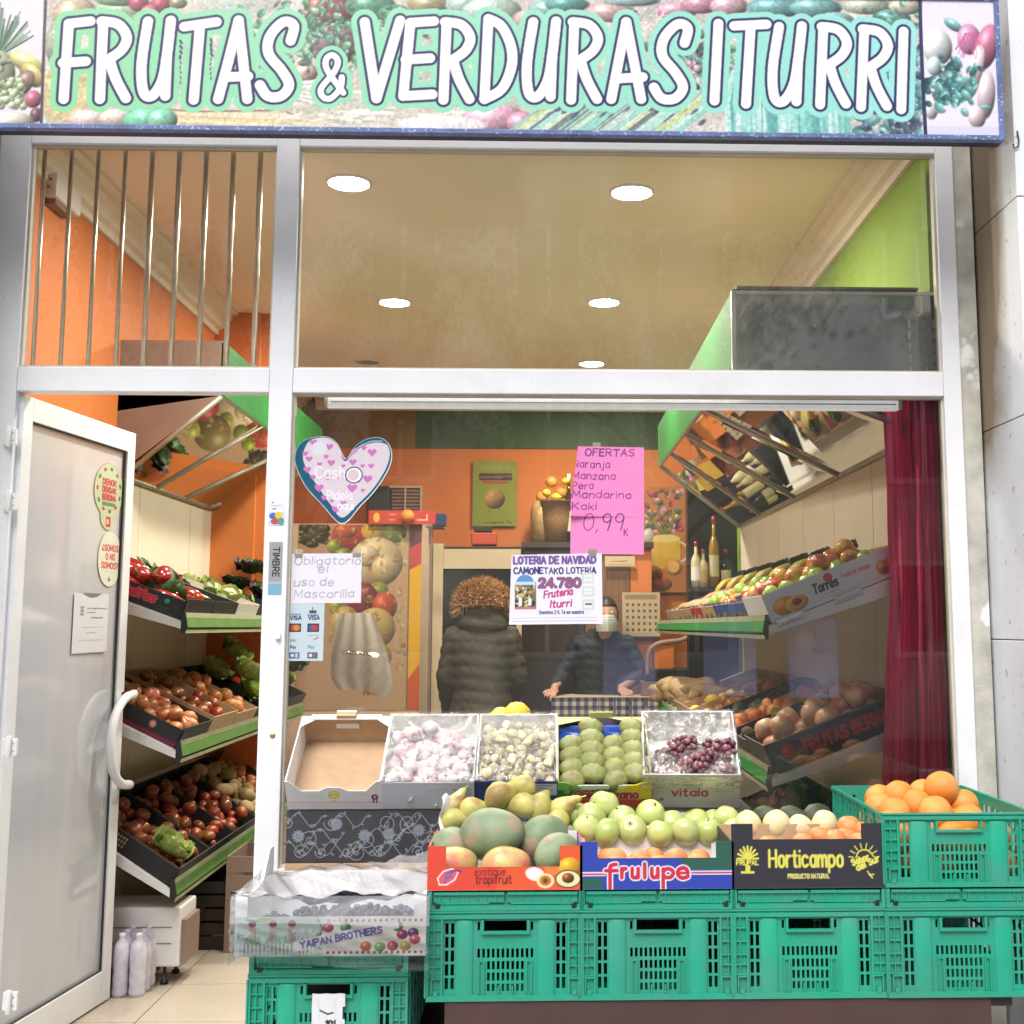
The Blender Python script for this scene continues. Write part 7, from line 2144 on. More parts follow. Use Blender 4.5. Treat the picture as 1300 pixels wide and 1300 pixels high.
for k in range(3):
    b = MB(); b.box(0, 0, 0, .10, .018, .022); b.box(.012, -.003, .004, .088, 0, .016)
    xq = XRA + .03 + k * .20
    o = b.build('ticket_clip', m_alu, None, TR(xq, YR0 - .012, RT[0][0] + .004 + (xq - XRA) * math.tan(R(21)) - .022, 0) @ Matrix.Rotation(-R(21), 4, 'Y'), bevel=.001)
    tag(o, ['grey ticket clip under the printed apricots', 'grey ticket clip under the middle of the Torres box', 'grey ticket clip nearest the curtain under the Torres box'][k], 'clip')
for k in (1, 2, 3, 4, 5, 6, 7):
    cl = [m_bluec, m_bluec, m_ylw, m_red, m_card, m_ylw, m_card][k - 1]
    bx = sbox(1, 0, k, cl, ['blue box of apples, second on the top right shelf', 'blue box of apples, third on the top right shelf', 'ochre box of red apples on the top right shelf', 'red box of packets on the top right shelf', 'brown box of packets on the top right shelf', 'ochre box of packets on the top right shelf', 'brown box at the far end of the top right shelf'][k - 1], h=.085)
    if k < 4:
        fillb(bx, [RAPP, RAPP, GAPP + RAPP][k - 1], 40, .035, 'red_apple', ['yellow red apple in the second box of the top right shelf', 'yellow red apple in the third box of the top right shelf', 'mixed apple in the fourth box of the top right shelf'][k - 1], 'apple', 20 + k)
    for q in range(5):                                     # packets and cards hanging over the rail
        M = bx[0]
        cc = Canvas(30, 44, .0022, 520, rnd.choice([(60, 80, 150), (206, 196, 170), (190, 170, 120), (70, 90, 160), (200, 150, 80), (170, 60, 60)]))
        cc.rect(3, 4, 27, 14, rnd.choice([(236, 230, 210), (200, 60, 60), (236, 200, 80)])); cc.ell(15, 28, 9, 9, rnd.choice([(150, 100, 50), (220, 160, 60), (110, 130, 60)]), shade=.4); cc.line([(5, 39), (25, 39)], 1.5, (230, 226, 210))
        o = sheet('packet', cc, m_inkg, None, M @ TR(-.19 + q * .078, -.010 - .004 * (q % 2), .0, rx=-R(21) + .1), t=.006)
        tag(o, 'small printed packet hanging on the rail of the top right shelf', 'packet', 'packets along the top right rail')
    if k >= 3:
        for q in range(6):
            b = MB(); sd = rnd.uniform(0, 9)
            def bagf(p, t): 
                kk = 1 + .25 * nz(p * 22, 1, sd); return Vector((p.x * 1.0 * kk, p.y * 1.5 * kk, p.z * .7 * kk + .03))
            s2 = sph(.05, 14, 9, bagf); o = s2.build('bag', m_bag, None, bx[0] @ TR(-.15 + .06 * q, .12 + .16 * (q % 3), .03, rz=rnd.uniform(0, 3)))
            tag(o, 'crumpled brown bag of dried goods on the top right shelf', 'bag', 'bags on the top right shelf')
# bananas and brown fruit along the back of the top right shelf
for k in range(7):
    M = shelf_M(1, RT[0][0], 21, YR0 + .55 + k * .42)
    for q in range(4):
        o = link('banana', BANANA[q % 3], None, M @ TR(-.04 + q * .032, .40, .12, rz=1.4 + q * .1, ry=.2)); tag(o, 'yellow banana at the back of the top right shelf', 'banana', 'bananas along the back of the right shelf')
    o = link('dark_leafy_green', KALE[k % 2], None, M @ TR(.12, .44, .11) @ Matrix.Scale(.5, 4)); tag(o, 'small dark leafy clump at the back of the top right shelf', 'greens', 'dark clumps along the back of the right shelf')
# FRUTAS BERNA
c = Canvas(250, 52, .5 / 250, 620, (52, 50, 58))
c.text('FRUTAS BERNA', 62, 36, 19, 5, (214, 60, 64), width=150)
c.ell(34, 26, 14, 13, (206, 50, 50), shade=.5); c.line([(46, 34), (58, 28)], 1.6, (200, 170, 120)); c.ell(50, 38, 6, 2, (60, 90, 50), rot=-.5); c.line([(0, 1), (250, 1)], 2.4, (120, 118, 124))
bx = sbox(1, 1, 0, m_bcard, 'black FRUTAS BERNA box of pink pomegranates under the curtain side', cv=c, h=.104)
pile(bx[0], -.19, .19, .01, .48, .03, POME, 26, .043, 'pomegranate', 'pink pomegranate in the FRUTAS BERNA box', 'pomegranate', 'pomegranates in the FRUTAS BERNA box', seed=3)
pile(bx[0], -.19, -.05, .01, .48, .10, LETT, 3, .05, 'lettuce', 'green leafy sprig among the pomegranates', 'greens', 'green sprigs among the pomegranates', seed=3, scale=(.4, .5))
rows = [(KIWI, 60, .027, 'kiwi', 'brown kiwi in the second box of the middle right shelf', m_gry, 'dark crate of kiwis on the middle right shelf'), (MANDARIN, 44, .033, 'mandarin', 'mandarin in the third box of the middle right shelf', m_card, 'brown box of mandarins on the middle right shelf'),
        (AVO, 18, .040, 'avocado', 'avocado on the middle right shelf', m_gry, 'dark crate of avocados on the middle right shelf'), (ONION, 26, .036, 'onion', 'onion on the middle right shelf', m_card, 'brown box of onions on the middle right shelf'),
        (LEMON, 26, .033, 'lemon', 'lemon on the middle right shelf', m_card, 'brown box of lemons on the middle right shelf'), (POTATO, 22, .038, 'potato', 'potato on the middle right shelf', m_card, 'brown box of potatoes on the middle right shelf')]
for k, (ms, n, r, nm, lb, cl, bl) in enumerate(rows):
    bx = sbox(1, 1, k + 1, cl, bl, h=.085)
    fillb(bx, ms, n, r, nm, lb, nm, 40 + k, lay=ms in (AVO, POTATO, LEMON))
for k, (ms, n, r, nm, lb, bl) in enumerate(((AVO, 16, .042, 'avocado', 'avocado in the first crate of the bottom right shelf', 'dark crate of avocados, first on the bottom right shelf'), (POTATO, 20, .04, 'potato', 'potato in the second crate of the bottom right shelf', 'dark crate of potatoes on the bottom right shelf'),
                                            (PURP, 4, .09, 'purple_cabbage_leaves', 'dark leafy head on the bottom right shelf', 'dark crate of leafy heads on the bottom right shelf'), (ONION, 24, .036, 'onion', 'onion in the fourth crate of the bottom right shelf', 'dark crate of onions on the bottom right shelf'))):
    bx = sbox(1, 2, k, m_gry, bl); fillb(bx, ms, n, r, nm, lb, {'purple_cabbage_leaves': 'red cabbage'}.get(nm, nm), 60 + k, lay=ms in (AVO, POTATO))

# ------------------------------------------------------------------ things on the shop floor at the left
fz = empty('chest_freezer', PX(165, 1170, -1.30) and TR(0, 0, 0), 'low white panelled cabinet on small black feet inside the door', 'cabinet')
yq = .98
ax0, ax1 = X(158, yq, 1190), X(228, yq, 1190)
az0, az1 = P(200, 1228, yq).z, P(200, 1152, yq).z
fz.matrix_basis = TR(ax0, yq, 0)
b = MB(); b.box(-.25, 0, az0, ax1 - ax0, .22, az1)
b.build('body', m_white2, fz, bevel=.008)
for k in range(1, 3):
    b = MB(); z = az0 + (az1 - az0) * (.12 + k * .27); b.box(-.24, -.003, z, ax1 - ax0 - .03, -.0005, z + .003); b.build('groove', m_greyp, fz)
b = MB(); b.box(ax1 - ax0 + .0005, .02, az0 + .01, ax1 - ax0 + .02, .20, az1 - .05); b.build('grille', m_greyp, fz)
for x in (ax1 - ax0 - .06, .0):
    for y in (.03, .18):
        b = MB(); b.lathe([(0, 0), (.016, 0), (.014, .012), (.007, .016), (.007, az0)], 10); b.build('foot', m_black, fz, TR(x, y, 0))
bt = empty('water_pack', TR(X(160, .80, 1180), .86, 0) @ Matrix.Scale(.8, 4), 'shrink wrapped water bottles standing behind the open door', 'bottles')
for k in range(6):
    b = MB(); b.lathe([(0, 0), (.036, 0), (.038, .02), (.0345, .05), (.038, .08), (.0345, .11), (.038, .14), (.038, .20), (.03, .235), (.014, .255), (.015, .262), (.015, .28), (0, .28)], 14); b.build('bottle', mat('water_bottle_plastic', (.62, .60, .70), .25, .1, 30, coat=.5) if k == 0 else bpy.data.materials['water_bottle_plastic'], bt, TR((k % 2) * .078 - .04, (k // 2) * .078, 0))
def low_crates():
    for i, (px, Y, w_, h_, mt_, lb) in enumerate(((262, 1.5, .30, .28, m_dark, 'dark empty crate on the floor under the left shelves'), (300, 1.9, .28, .32, m_black, 'black crate on the floor beside the dark crate'), (316, 1.45, .20, .40, m_greyp, 'brown slatted crate on the floor near the mullion'))):
        o = empty('floor_crate', TR(X(px, Y, 1150), Y, 0), lb, 'crate')
        b = MB(); b.box(-w_ / 2, 0, 0, w_ / 2, .35, .008); b.build('bottom', mt_, o)
        for (a0, b0, a1, b1) in ((-w_ / 2, 0, w_ / 2, .008), (-w_ / 2, .342, w_ / 2, .35), (-w_ / 2, .0085, -w_ / 2 + .008, .3415), (w_ / 2 - .008, .0085, w_ / 2, .3415)):
            b = MB()
            for k in range(5): b.box(a0, b0, .008 + k * h_ / 5, a1, b1, .008 + (k + .8) * h_ / 5)
            b.box(a0 + .0005, b0 + .0005, 0.009, a0 + .02 if a1 - a0 > .1 else a1 - .0005, b1 - .0005, h_ - .01)
            b.build('side_panel', mt_, o)


low_crates()

# ------------------------------------------------------------------ back of the shop
def boxpx(name, x0, y0, x1, y1, Y, depth, mt, parent=None, floor=None, bevel=0.0, org=None):
    xa, xb = X(x0, Y, (y0 + y1) / 2), X(x1, Y, (y0 + y1) / 2)
    za = P((x0 + x1) / 2, y1, Y).z if floor is None else floor
    zb_ = P((x0 + x1) / 2, y0, Y).z
    o_ = org or Vector((0, 0, 0))
    b = MB(); b.box(xa - o_.x, Y - o_.y, za - o_.z, xb - o_.x, Y + depth - o_.y, zb_ - o_.z)
    return b.build(name, mt, parent, bevel=bevel)


m_beige = mat('beige_metal', (.52, .43, .28), .45, .05, 4)
m_beigep = mat('pinkish_beige_panel', (.58, .44, .32), .55, .05, 3)
m_dglass = mat('dark_fridge_glass', (.02, .022, .02), .08, .2, 4)
# cabinet with the vegetable print
YV = 3.95
vc = empty('display_cabinet', TR(0, 0, 0), 'tall beige cabinet end with a big vegetable photograph', 'cabinet')
boxpx('body', 366, 665, 534, 915, YV, .7, m_beigep, vc, floor=0)
c = Canvas(158, 235, (X(534, YV) - X(376, YV)) / 158, 300, (190, 158, 122))
r_ = random.Random(21)
for k in range(26): c.ell(r_.uniform(2, 40), r_.uniform(0, 26), r_.uniform(3, 9), r_.uniform(2, 6), (70, 66, 46), shade=.5)
for (x, y, rx, ry, col) in ((68, 14, 26, 20, (196, 60, 50)), (60, 8, 14, 10, (206, 90, 60)), (98, 8, 18, 14, (222, 180, 50)), (122, 10, 16, 14, (120, 140, 50)), (100, 48, 34, 32, (226, 206, 160)), (88, 40, 16, 14, (236, 220, 180)), (112, 56, 18, 18, (216, 196, 150)),
                            (46, 28, 10, 9, (150, 170, 60)), (58, 40, 11, 10, (140, 160, 70)), (70, 62, 12, 10, (150, 170, 70)), (52, 76, 24, 24, (130, 120, 70)), (104, 84, 12, 11, (150, 170, 70)), (84, 96, 20, 22, (140, 50, 60)), (112, 104, 16, 18, (200, 80, 50)),
                            (52, 104, 12, 12, (170, 176, 80)), (62, 124, 18, 20, (206, 180, 110)), (100, 132, 26, 26, (222, 196, 130)), (80, 156, 22, 26, (216, 190, 120)), (104, 168, 18, 18, (214, 180, 90)), (8, 118, 26, 12, (200, 90, 60))):
    c.ell(x, y, rx, ry, col, shade=.5)
for k in range(14): c.line([(104 + r_.uniform(-14, 10), 160), (98 + r_.uniform(-14, 14), 215)], 2.4, r_.choice([(80, 100, 50), (190, 110, 50), (110, 120, 60)]))
c.poly([(0, 150), (158, 215), (158, 235), (0, 235)], (196, 160, 120)) if False else None
c.rect(143, 0, 158, 235, (236, 180, 30)); c.poly([(143, 0), (158, 0), (158, 22), (143, 30)], (90, 40, 50)); c.poly([(143, 30), (158, 22), (158, 50), (143, 58)], (196, 60, 70)); c.poly([(143, 196), (158, 176), (158, 235), (143, 235)], (214, 90, 40)); c.line([(142, 0), (142, 235)], 1.6, (110, 96, 70))
for k in range(160): c.ell(r_.uniform(44, 140), r_.uniform(0, 190), r_.uniform(1.5, 5), r_.uniform(1, 4), r_.choice([(150, 150, 80), (206, 180, 120), (120, 110, 60), (190, 110, 70), (226, 206, 160)]), .55, r_.random() * 3, .4)
c.a = c.a * .90 + np.array((176, 146, 112), np.float32) / 255 * .10; c.noise(.12, 5)
o = px_sheet('vegetable_print', c, 376, 666, 534, 902, YV - .004, m_ink, 'x x x x', 'x', t=.003)
for k_ in ('label', 'category'): del o[k_]
o.parent = vc
# hanging carrier bag
bgp = P(455, 826, 3.0)
m_pbag = glass_mat('grey_carrier_bag', (.8, .78, .74), .55, (.62, .58, .52), smear=.3, veil_scale=9, rough=.45, bump=.4)
b = MB()
def bag(u, v):
    k = .45 + .55 * math.sin(min(1, v * 1.1 + .12) * 1.5)
    x = (u - .5) * .34 * k * (1 - .25 * max(0, v - .85) / .15) + .03 * v * 1.6 - .02
    return (x, -.02 * math.sin(u * 3.14) * math.sin(v * 3.14) + .006 * math.sin(u * 22 + v * 3), .21 - v * .43 + .03 * math.sin(u * 3) * (v > .5) - .05 * u * v)
b.grid(bag, 24, 24); b.grid(lambda u, v: Vector(bag(u, v)) + Vector((0, .03, 0)), 24, 24)
o = b.build('carrier_bag', m_pbag, None, Matrix.Translation(bgp)); tag(o, 'grey plastic carrier bag hanging in front of the vegetable print', 'bag')
# glass door fridge
YFR = 4.55
fg = empty('glass_door_fridge', TR(0, 0, 0), 'tall fridge with dark glass door and beige header', 'fridge')
boxpx('body', 545, 694, 662, 915, YFR + .02, .6, m_black, fg, floor=0)
boxpx('header', 563, 697, 661, 722, YFR - .02, .035, m_beige, fg)
boxpx('door_frame', 548, 690, 561, 960, YFR - .03, .045, m_beige, fg)
boxpx('door_frame', 537, 668, 547, 960, YFR - .05, .04, m_greyp, fg)
boxpx('door_frame', 655, 722, 662, 960, YFR - .02, .035, m_beige, fg)
boxpx('door_glass', 562, 723, 654, 960, YFR - .005, .02, m_dglass, fg)
hp_ = P(540, 745, YFR - .07); b = MB(); b.tube([(0, 0, .09), (0, -.03, .07), (0, -.03, -.16), (0, 0, -.18)], .016, 8); b.build('handle', m_white2, fg, Matrix.Translation(hp_))
boxpx('top_panel', 538, 660, 562, 668, YFR - .05, .3, m_beige, fg)
# small stuff on top
def sign_px(nm, x0, y0, x1, y1, Y, draw, label, cat, t=.004, w=None, res=420, bg=(200, 200, 200), mt=None):
    cc = Canvas(x1 - x0, y1 - y0, (X(x1, Y) - X(x0, Y)) / (x1 - x0), res, bg); draw(cc)
    return px_sheet(nm, cc, x0, y0, x1, y1, Y, mt or m_ink, label, cat, t=t)


sign_px('price_sign', 468, 648, 553, 665, 3.9, lambda c: (c.ell(10, 9, 4, 6, (240, 190, 50)), c.line([(26, 5), (34, 5)], 1.2, (240, 170, 120)), c.line([(26, 12), (34, 12)], 1.2, (240, 170, 120)), c.line([(62, 12), (74, 12), (74, 5)], 1.4, (240, 220, 210))), 'red price sign on top of the vegetable print cabinet', 'sign', bg=(204, 62, 34))
o = link('orange', ORANGE[0], None, TR(P(517, 655, 3.84).x, 3.84, P(517, 655, 3.84).z)); tag(o, 'single orange in front of the red price sign', 'orange')
ob = boxpx('blue_can', 549, 652, 566, 668, 4.4, .09, mat('blue_tin', (.02, .05, .14), .3), None, bevel=.008); tag(ob, 'dark blue tin standing on the fridge post', 'tin')
ob = boxpx('wall_speaker', 466, 617, 494, 656, 5.2, .18, m_black, None, bevel=.01); tag(ob, 'black box speaker on the orange back wall', 'speaker')
vg = empty('wall_vent', TR(0, 0, 0), 'beige framed ventilation grille on the orange back wall', 'vent')
x0_, x1_ = X(493, 5.37, 634), X(536, 5.37, 634); z0_, z1_ = P(515, 655, 5.37).z, P(515, 617, 5.37).z
for (a0, c0, a1, c1) in ((x0_, z0_, x0_ + .015, z1_), (x1_ - .015, z0_, x1_, z1_), (x0_ + .015, z1_ - .015, x1_ - .015, z1_), (x0_ + .015, z0_, x1_ - .015, z0_ + .015), ((x0_ + x1_) / 2 - .006, z0_ + .015, (x0_ + x1_) / 2 + .006, z1_ - .015)):
    b = MB(); b.box(a0, 5.36, c0, a1, 5.395, c1); b.build('frame', m_beige, vg)
for k in range(7):
    b = MB(); zz_ = z0_ + .025 + k * (z1_ - z0_ - .04) / 7; b.box(x0_ + .016, 5.372, zz_, x1_ - .016, 5.385, zz_ + .012); b.build('slat', m_greyp, vg)


def d_mango(c):
    c.ell(28, 8, 20, 5, (150, 160, 60)); c.rect(8, 16, 50, 25, (60, 50, 60)); marks(c, 10, 23, 38, 5, 3, (190, 90, 60)); c.rect(12, 26, 46, 29, (190, 50, 50))
    c.ell(28, 48, 13, 13, (200, 150, 80), shade=.7); c.ell(28, 42, 12, 6, (170, 130, 60), .6); c.line([(22, 60), (20, 66)], 1.5, (150, 110, 60)); c.line([(34, 60), (35, 66)], 1.5, (150, 110, 60)); marks(c, 14, 80, 26, 3, 1.6, (60, 50, 30)); c.line([(44, 76), (50, 80)], 1.5, (90, 90, 40))


sign_px('green_poster', 600, 585, 656, 668, 5.37, d_mango, 'green poster with a hanging round fruit on the orange wall', 'poster', bg=(142, 150, 44))
o = boxpx('red_box', 598, 676, 630, 692, 4.6, .15, mat('red_tin', (.45, .06, .03), .4), None, bevel=.01); tag(o, 'crumpled red packet on top of the fridge', 'packet')
o = boxpx('black_cap_box', 602, 668, 624, 675, 4.62, .10, m_black, None, bevel=.004); tag(o, 'small black packet lying on the red packet', 'packet')
sh = empty('back_shelf', TR(0, 0, 0), 'dark shelf unit along the back wall behind the counter', 'shelf')
boxpx('board', 662, 688, 830, 695, 4.9, .3, m_dark, sh)
boxpx('panel', 662, 696, 742, 1000, 4.95, .2, m_dark, sh, floor=0)
boxpx('panel', 743, 696, 800, 1000, 4.95, .2, m_wood, sh, floor=0)
boxpx('panel', 801, 696, 828, 1000, 4.95, .2, m_orange, sh, floor=0)
# basket and bottles
m_wick = mat('wicker', (.24, .13, .05), .8, .35, 60, stretch=(1, 1, 3), bump=.6, bscale=160)
def at_shelf(px, Y=4.98): return P(px, 688, Y)
q = at_shelf(706); b = MB(); b.lathe([(0, 0), (.09, 0), (.11, .16), (.12, .30), (.125, .30), (.10, .28), (.09, .02), (0, .02)], 20); ob = b.build('wicker_basket', m_wick, None, TR(q.x, 5.0, q.z + .001)); tag(ob, 'brown wicker basket on the dark back shelf', 'basket')
q = at_shelf(686); b = MB(); b.lathe([(0, 0), (.07, 0), (.075, .22), (.05, .3), (0, .3)], 16); ob = b.build('glass_jar', mat('amber_jar', (.40, .26, .10), .25, .2, 20), None, TR(q.x, 5.02, q.z + .001)); tag(ob, 'amber jar beside the wicker basket', 'jar')
q = at_shelf(722)
def bottle(nm, M, h, r, mts, label, cat='bottle', group=None):
    o = empty(nm, M, label, cat, group)
    b = MB(); b.lathe([(0, 0), (r, 0), (r, h * .55), (r * .8, h * .64), (r * .35, h * .74), (r * .32, h * .92), (0, h * .92)], 16); b.build('body', mts[0], o)
    b = MB(); b.lathe([(r * .36, h * .9), (r * .38, h * .9), (r * .38, h), (0, h)], 12); b.build('cap', mts[1], o)
    b = MB(); b.lathe([(r * 1.015, h * .15), (r * 1.015, h * .45)], 16); b.build('label', mts[2], o)
m_bt = mat('dark_bottle_glass', (.03, .02, .015), .1); m_oil = mat('golden_oil_glass', (.35, .20, .03), .1, .1); m_lbl = mat('bottle_paper_label', (.60, .52, .30), .6); m_cap = mat('red_cap', (.40, .03, .03), .4)
bottle('bottle', TR(q.x, 4.98, q.z), .50, .035, (m_bt, m_price, m_lbl), 'dark bottle with white top standing by the basket')
for k in range(6):
    q2 = P(688 + k * 6, 640 - (k % 3) * 14, 5.0)
    o = link('lemon' if k % 2 else 'orange', (LEMON if k % 2 else ORANGE)[0], None, TR(q2.x, 5.0 - .02 * (k % 2), max(q2.z, at_shelf(700).z + .33), rz=k)); tag(o, ['ornamental orange heaped in the basket', 'ornamental lemon heaped in the basket'][k % 2], ['orange', 'lemon'][k % 2], 'ornamental fruit in the basket')
# posters at the right of the back wall
def d_flow(c):
    r_ = random.Random(3)
    for k in range(60): c.ell(r_.uniform(4, 50), r_.uniform(4, 60), r_.uniform(2, 6), r_.uniform(2, 5), r_.choice([(196, 60, 110), (90, 110, 50), (210, 150, 170), (70, 100, 50), (160, 40, 90), (220, 200, 150)]), rot=r_.random() * 3, shade=.4)
    for k in range(7): c.line([(26, 66), (26 + (k - 3) * 8, 30)], 1.4, (90, 120, 50))
    c.rect(10, 66, 46, 104, (226, 180, 70)); c.ell(28, 66, 18, 5, (236, 210, 130)); c.line(catmull([(46, 70), (54, 76), (54, 90), (46, 96)]), 2.6, (226, 214, 190)); c.ell(38, 102, 11, 11, (232, 150, 60), shade=.4); c.ell(38, 102, 7, 7, (240, 190, 110))
    c.ell(6, 62, 7, 9, (226, 216, 196), shade=.3); c.ell(10, 112, 14, 12, (206, 110, 60), shade=.5); c.ell(22, 124, 14, 8, (196, 90, 60), shade=.5)


sign_px('flower_poster', 817, 618, 873, 752, 5.35, d_flow, 'poster of pink flowers with a yellow jug and cut oranges', 'poster', bg=(196, 120, 60))


def d_cal(c):
    for r0 in range(5):
        for q_ in range(6): c.rect(5 + q_ * 7.2, 14 + r0 * 8, 8 + q_ * 7.2, 17.5 + r0 * 8, (90, 80, 66))
    c.rect(3, 3, 44, 9, (160, 140, 110))


sign_px('calendar', 790, 752, 838, 808, 4.88, d_cal, 'beige wall calendar below the flower poster', 'calendar', bg=(206, 186, 150))
sign_px('framed_notice', 768, 706, 806, 719, 4.90, lambda c: (marks(c, 8, 8, 20, 3, 1.4, (170, 60, 60)), c.line([(4, 11), (34, 11)], .6, (150, 130, 110))), 'small cream notice beside the pink sheet at the back', 'notice', bg=(214, 196, 156))
cb = empty('black_cupboard', TR(0, 0, 0), 'black open cupboard with bottles at the back right', 'cupboard')
boxpx('back', 874, 590, 968, 920, 4.32, .12, m_black, cb, floor=0)
boxpx('shelf_board', 875, 746, 944, 751, 4.12, .19, m_black, cb)
for k, (px, h, mts) in enumerate(((884, .36, (m_lbl, m_cap, m_price)), (893, .30, (m_lbl, m_cap, m_ylw)), (907, .56, (m_oil, m_cap, m_lbl)), (922, .30, (m_bt, m_cap, m_lbl)))):
    q = P(px, 746, 4.22); bottle('bottle', TR(q.x, 4.22, q.z + .001), h * .85, .034, mts, ['stubby bottle, leftmost in the black cupboard', 'second stubby bottle in the black cupboard', 'tall golden oil bottle in the black cupboard', 'dark bottle, rightmost in the black cupboard'][k])
# counter with gingham cloth
YK = 4.28
kx0, kx1 = X(700, YK, 890), X(835, YK, 890)
kz = P(760, 886, YK).z
ct = empty('shop_counter', TR(0, 0, 0), 'shop counter in front of the shopkeeper', 'counter')
b = MB(); b.box(kx0, YK + .01, 0, kx1 + .3, YK + .5, kz - .02); b.build('body', m_wood, ct)
b = MB(); b.box(kx0 - .01, YK, kz - .02, kx1 + .31, YK + .52, kz); b.build('top', m_beige, ct)
c = Canvas(130, 60, (kx1 - kx0) / 130, 520, (222, 210, 184))
for i in range(0, 130, 10): c.rect(i, 0, i + 5, 60, (50, 56, 110), .55)
for j in range(0, 60, 10): c.rect(0, j, 130, j + 5, (50, 56, 110), .55)
for i in range(0, 130, 10):
    for j in range(0, 60, 10): c.rect(i, j, i + 5, j + 5, (36, 42, 96), .7)
o = sheet('gingham_cloth', c, m_ink, None, TR(kx0, YK - .006, kz + .004 - 60 * c.U), t=.002, warp=lambda co: np.stack([co[:, 0], co[:, 1] - .008 * np.abs(np.sin(co[:, 0] * 30)), co[:, 2]], 1))
tag(o, 'blue and cream gingham cloth hanging over the counter front', 'cloth')
# till and crumpled paper bags at the right of the counter
tl = empty('cash_till', TR(0, 0, 0), 'dark grey till with a curved frame at the right end of the counter', 'till')
q = P(852, 845, 4.45)
b = MB(); b.box(-.18, 0, -.10, .16, .25, -.02); b.build('base', m_black, tl, Matrix.Translation(q), bevel=.01)
b = MB(); b.tube(catmull([(-.16, 0, -.06), (-.15, 0, .09), (-.08, 0, .15), (.06, 0, .17), (.14, 0, .20)]), .016, 8); b.build('frame', m_greyp, tl, Matrix.Translation(q))
b = MB(); b.box(-.11, .02, -.02, .02, .10, .13); b.build('screen', m_orange, tl, Matrix.Translation(q))
b = MB(); b.box(-.2, .0, -.35, .3, .3, -.105); b.build('stand', m_wood, tl, Matrix.Translation(q))
for k in range(7):
    q = P(845 + k * 9, 880 - (k % 2) * 8, 3.9 - .16 * k); sd = k * 1.7
    def bagf(p, t):
        kk = 1 + .35 * nz(p * 14, 1, sd); return Vector((p.x * 1.5 * kk, p.y * kk, p.z * .8 * kk))
    s2 = sph(.075, 18, 12, bagf); o = s2.build('paper_bag', m_bag, None, Matrix.Translation(q)); tag(o, 'crumpled brown paper bag at the far end of the right shelf', 'bag', 'crumpled bags at the far right shelf')

# ------------------------------------------------------------------ people
def ringtube(b, secs, n=20, mi=0):
    """sections: (centre, rx, ry) stacked along z-ish; closed ends"""
    V, F = [], []
    for (c_, rx, ry) in secs:
        for k in range(n):
            t = 2 * math.pi * k / n
            V.append((c_[0] + rx * math.copysign(abs(math.cos(t)) ** .85, math.cos(t)), c_[1] + ry * math.copysign(abs(math.sin(t)) ** .85, math.sin(t)), c_[2]))
    for i in range(len(secs) - 1):
        for k in range(n): F.append((i * n + k, i * n + (k + 1) % n, (i + 1) * n + (k + 1) % n, (i + 1) * n + k))
    F.append(list(range(n))[::-1]); F.append([(len(secs) - 1) * n + k for k in range(n)])
    b.add(V, F, mi, True)


def ellip(b, c_, r, rot=(0, 0, 0), n=18, m=12, fn=None):
    E_ = Euler(rot).to_matrix().to_4x4()
    b.lathe([(math.sin(math.pi * k / m), -math.cos(math.pi * k / m)) for k in range(m + 1)], n, 0, M=Matrix.Translation(c_) @ E_ @ Matrix.Diagonal((r[0], r[1], r[2], 1)), fn=fn)


def fuse(b, name, mt, parent, voxel, smooth=6, post=None):
    o = b.build('tmp', mt)
    md = o.modifiers.new('r', 'REMESH'); md.mode = 'VOXEL'; md.voxel_size = voxel
    s = o.modifiers.new('s', 'SMOOTH'); s.iterations = smooth; s.factor = .5
    dg = bpy.context.evaluated_depsgraph_get(); dg.update()
    me = bpy.data.meshes.new_from_object(o.evaluated_get(dg))
    bpy.data.objects.remove(o)
    if post:
        n = len(me.vertices)
        co = np.zeros(n * 3, np.float32); me.vertices.foreach_get('co', co); co = co.reshape(-1, 3)
        no = np.zeros(n * 3, np.float32); me.vertices.foreach_get('normal', no); no = no.reshape(-1, 3)
        me.vertices.foreach_set('co', np.ascontiguousarray(post(co, no), np.float32).ravel())
    me.polygons.foreach_set('use_smooth', [True] * len(me.polygons))
    me.update()
    me.materials.clear(); me.materials.append(mt)
    me.name = name
    return link(name, me, parent)


def quilt(pitch, amp, z0, z1):
    def f(co, no):
        w = np.clip((co[:, 2] - z0) / .04, 0, 1) * np.clip((z1 - co[:, 2]) / .03, 0, 1)
        a = np.abs(np.sin((co[:, 2] + .012 * np.sin(co[:, 0] * 14)) * math.pi / pitch)) ** .6
        a2 = .5 * np.sin(co[:, 0] * 90 + co[:, 2] * 20 + 3 * np.sin(co[:, 0] * 17)) * np.sin(co[:, 2] * 70 + co[:, 0] * 23) + .35 * np.sin(co[:, 0] * 37 + co[:, 2] * 11)
        a *= .8 + .2 * np.sin(co[:, 0] * 21 + co[:, 2] * 9)
        seam = np.exp(-(np.abs(co[:, 0]) / .006) ** 2) * .8
        a = a - seam
        return co + no * (amp * (a - .4 + a2 * .5) * w)[:, None]
    return f


def arm(b, pts, rr):
    b.tube([Vector(p) for p in pts], rr, 14)
    for p, r in zip(pts, rr): ellip(b, p, (r, r, r), n=12, m=8)


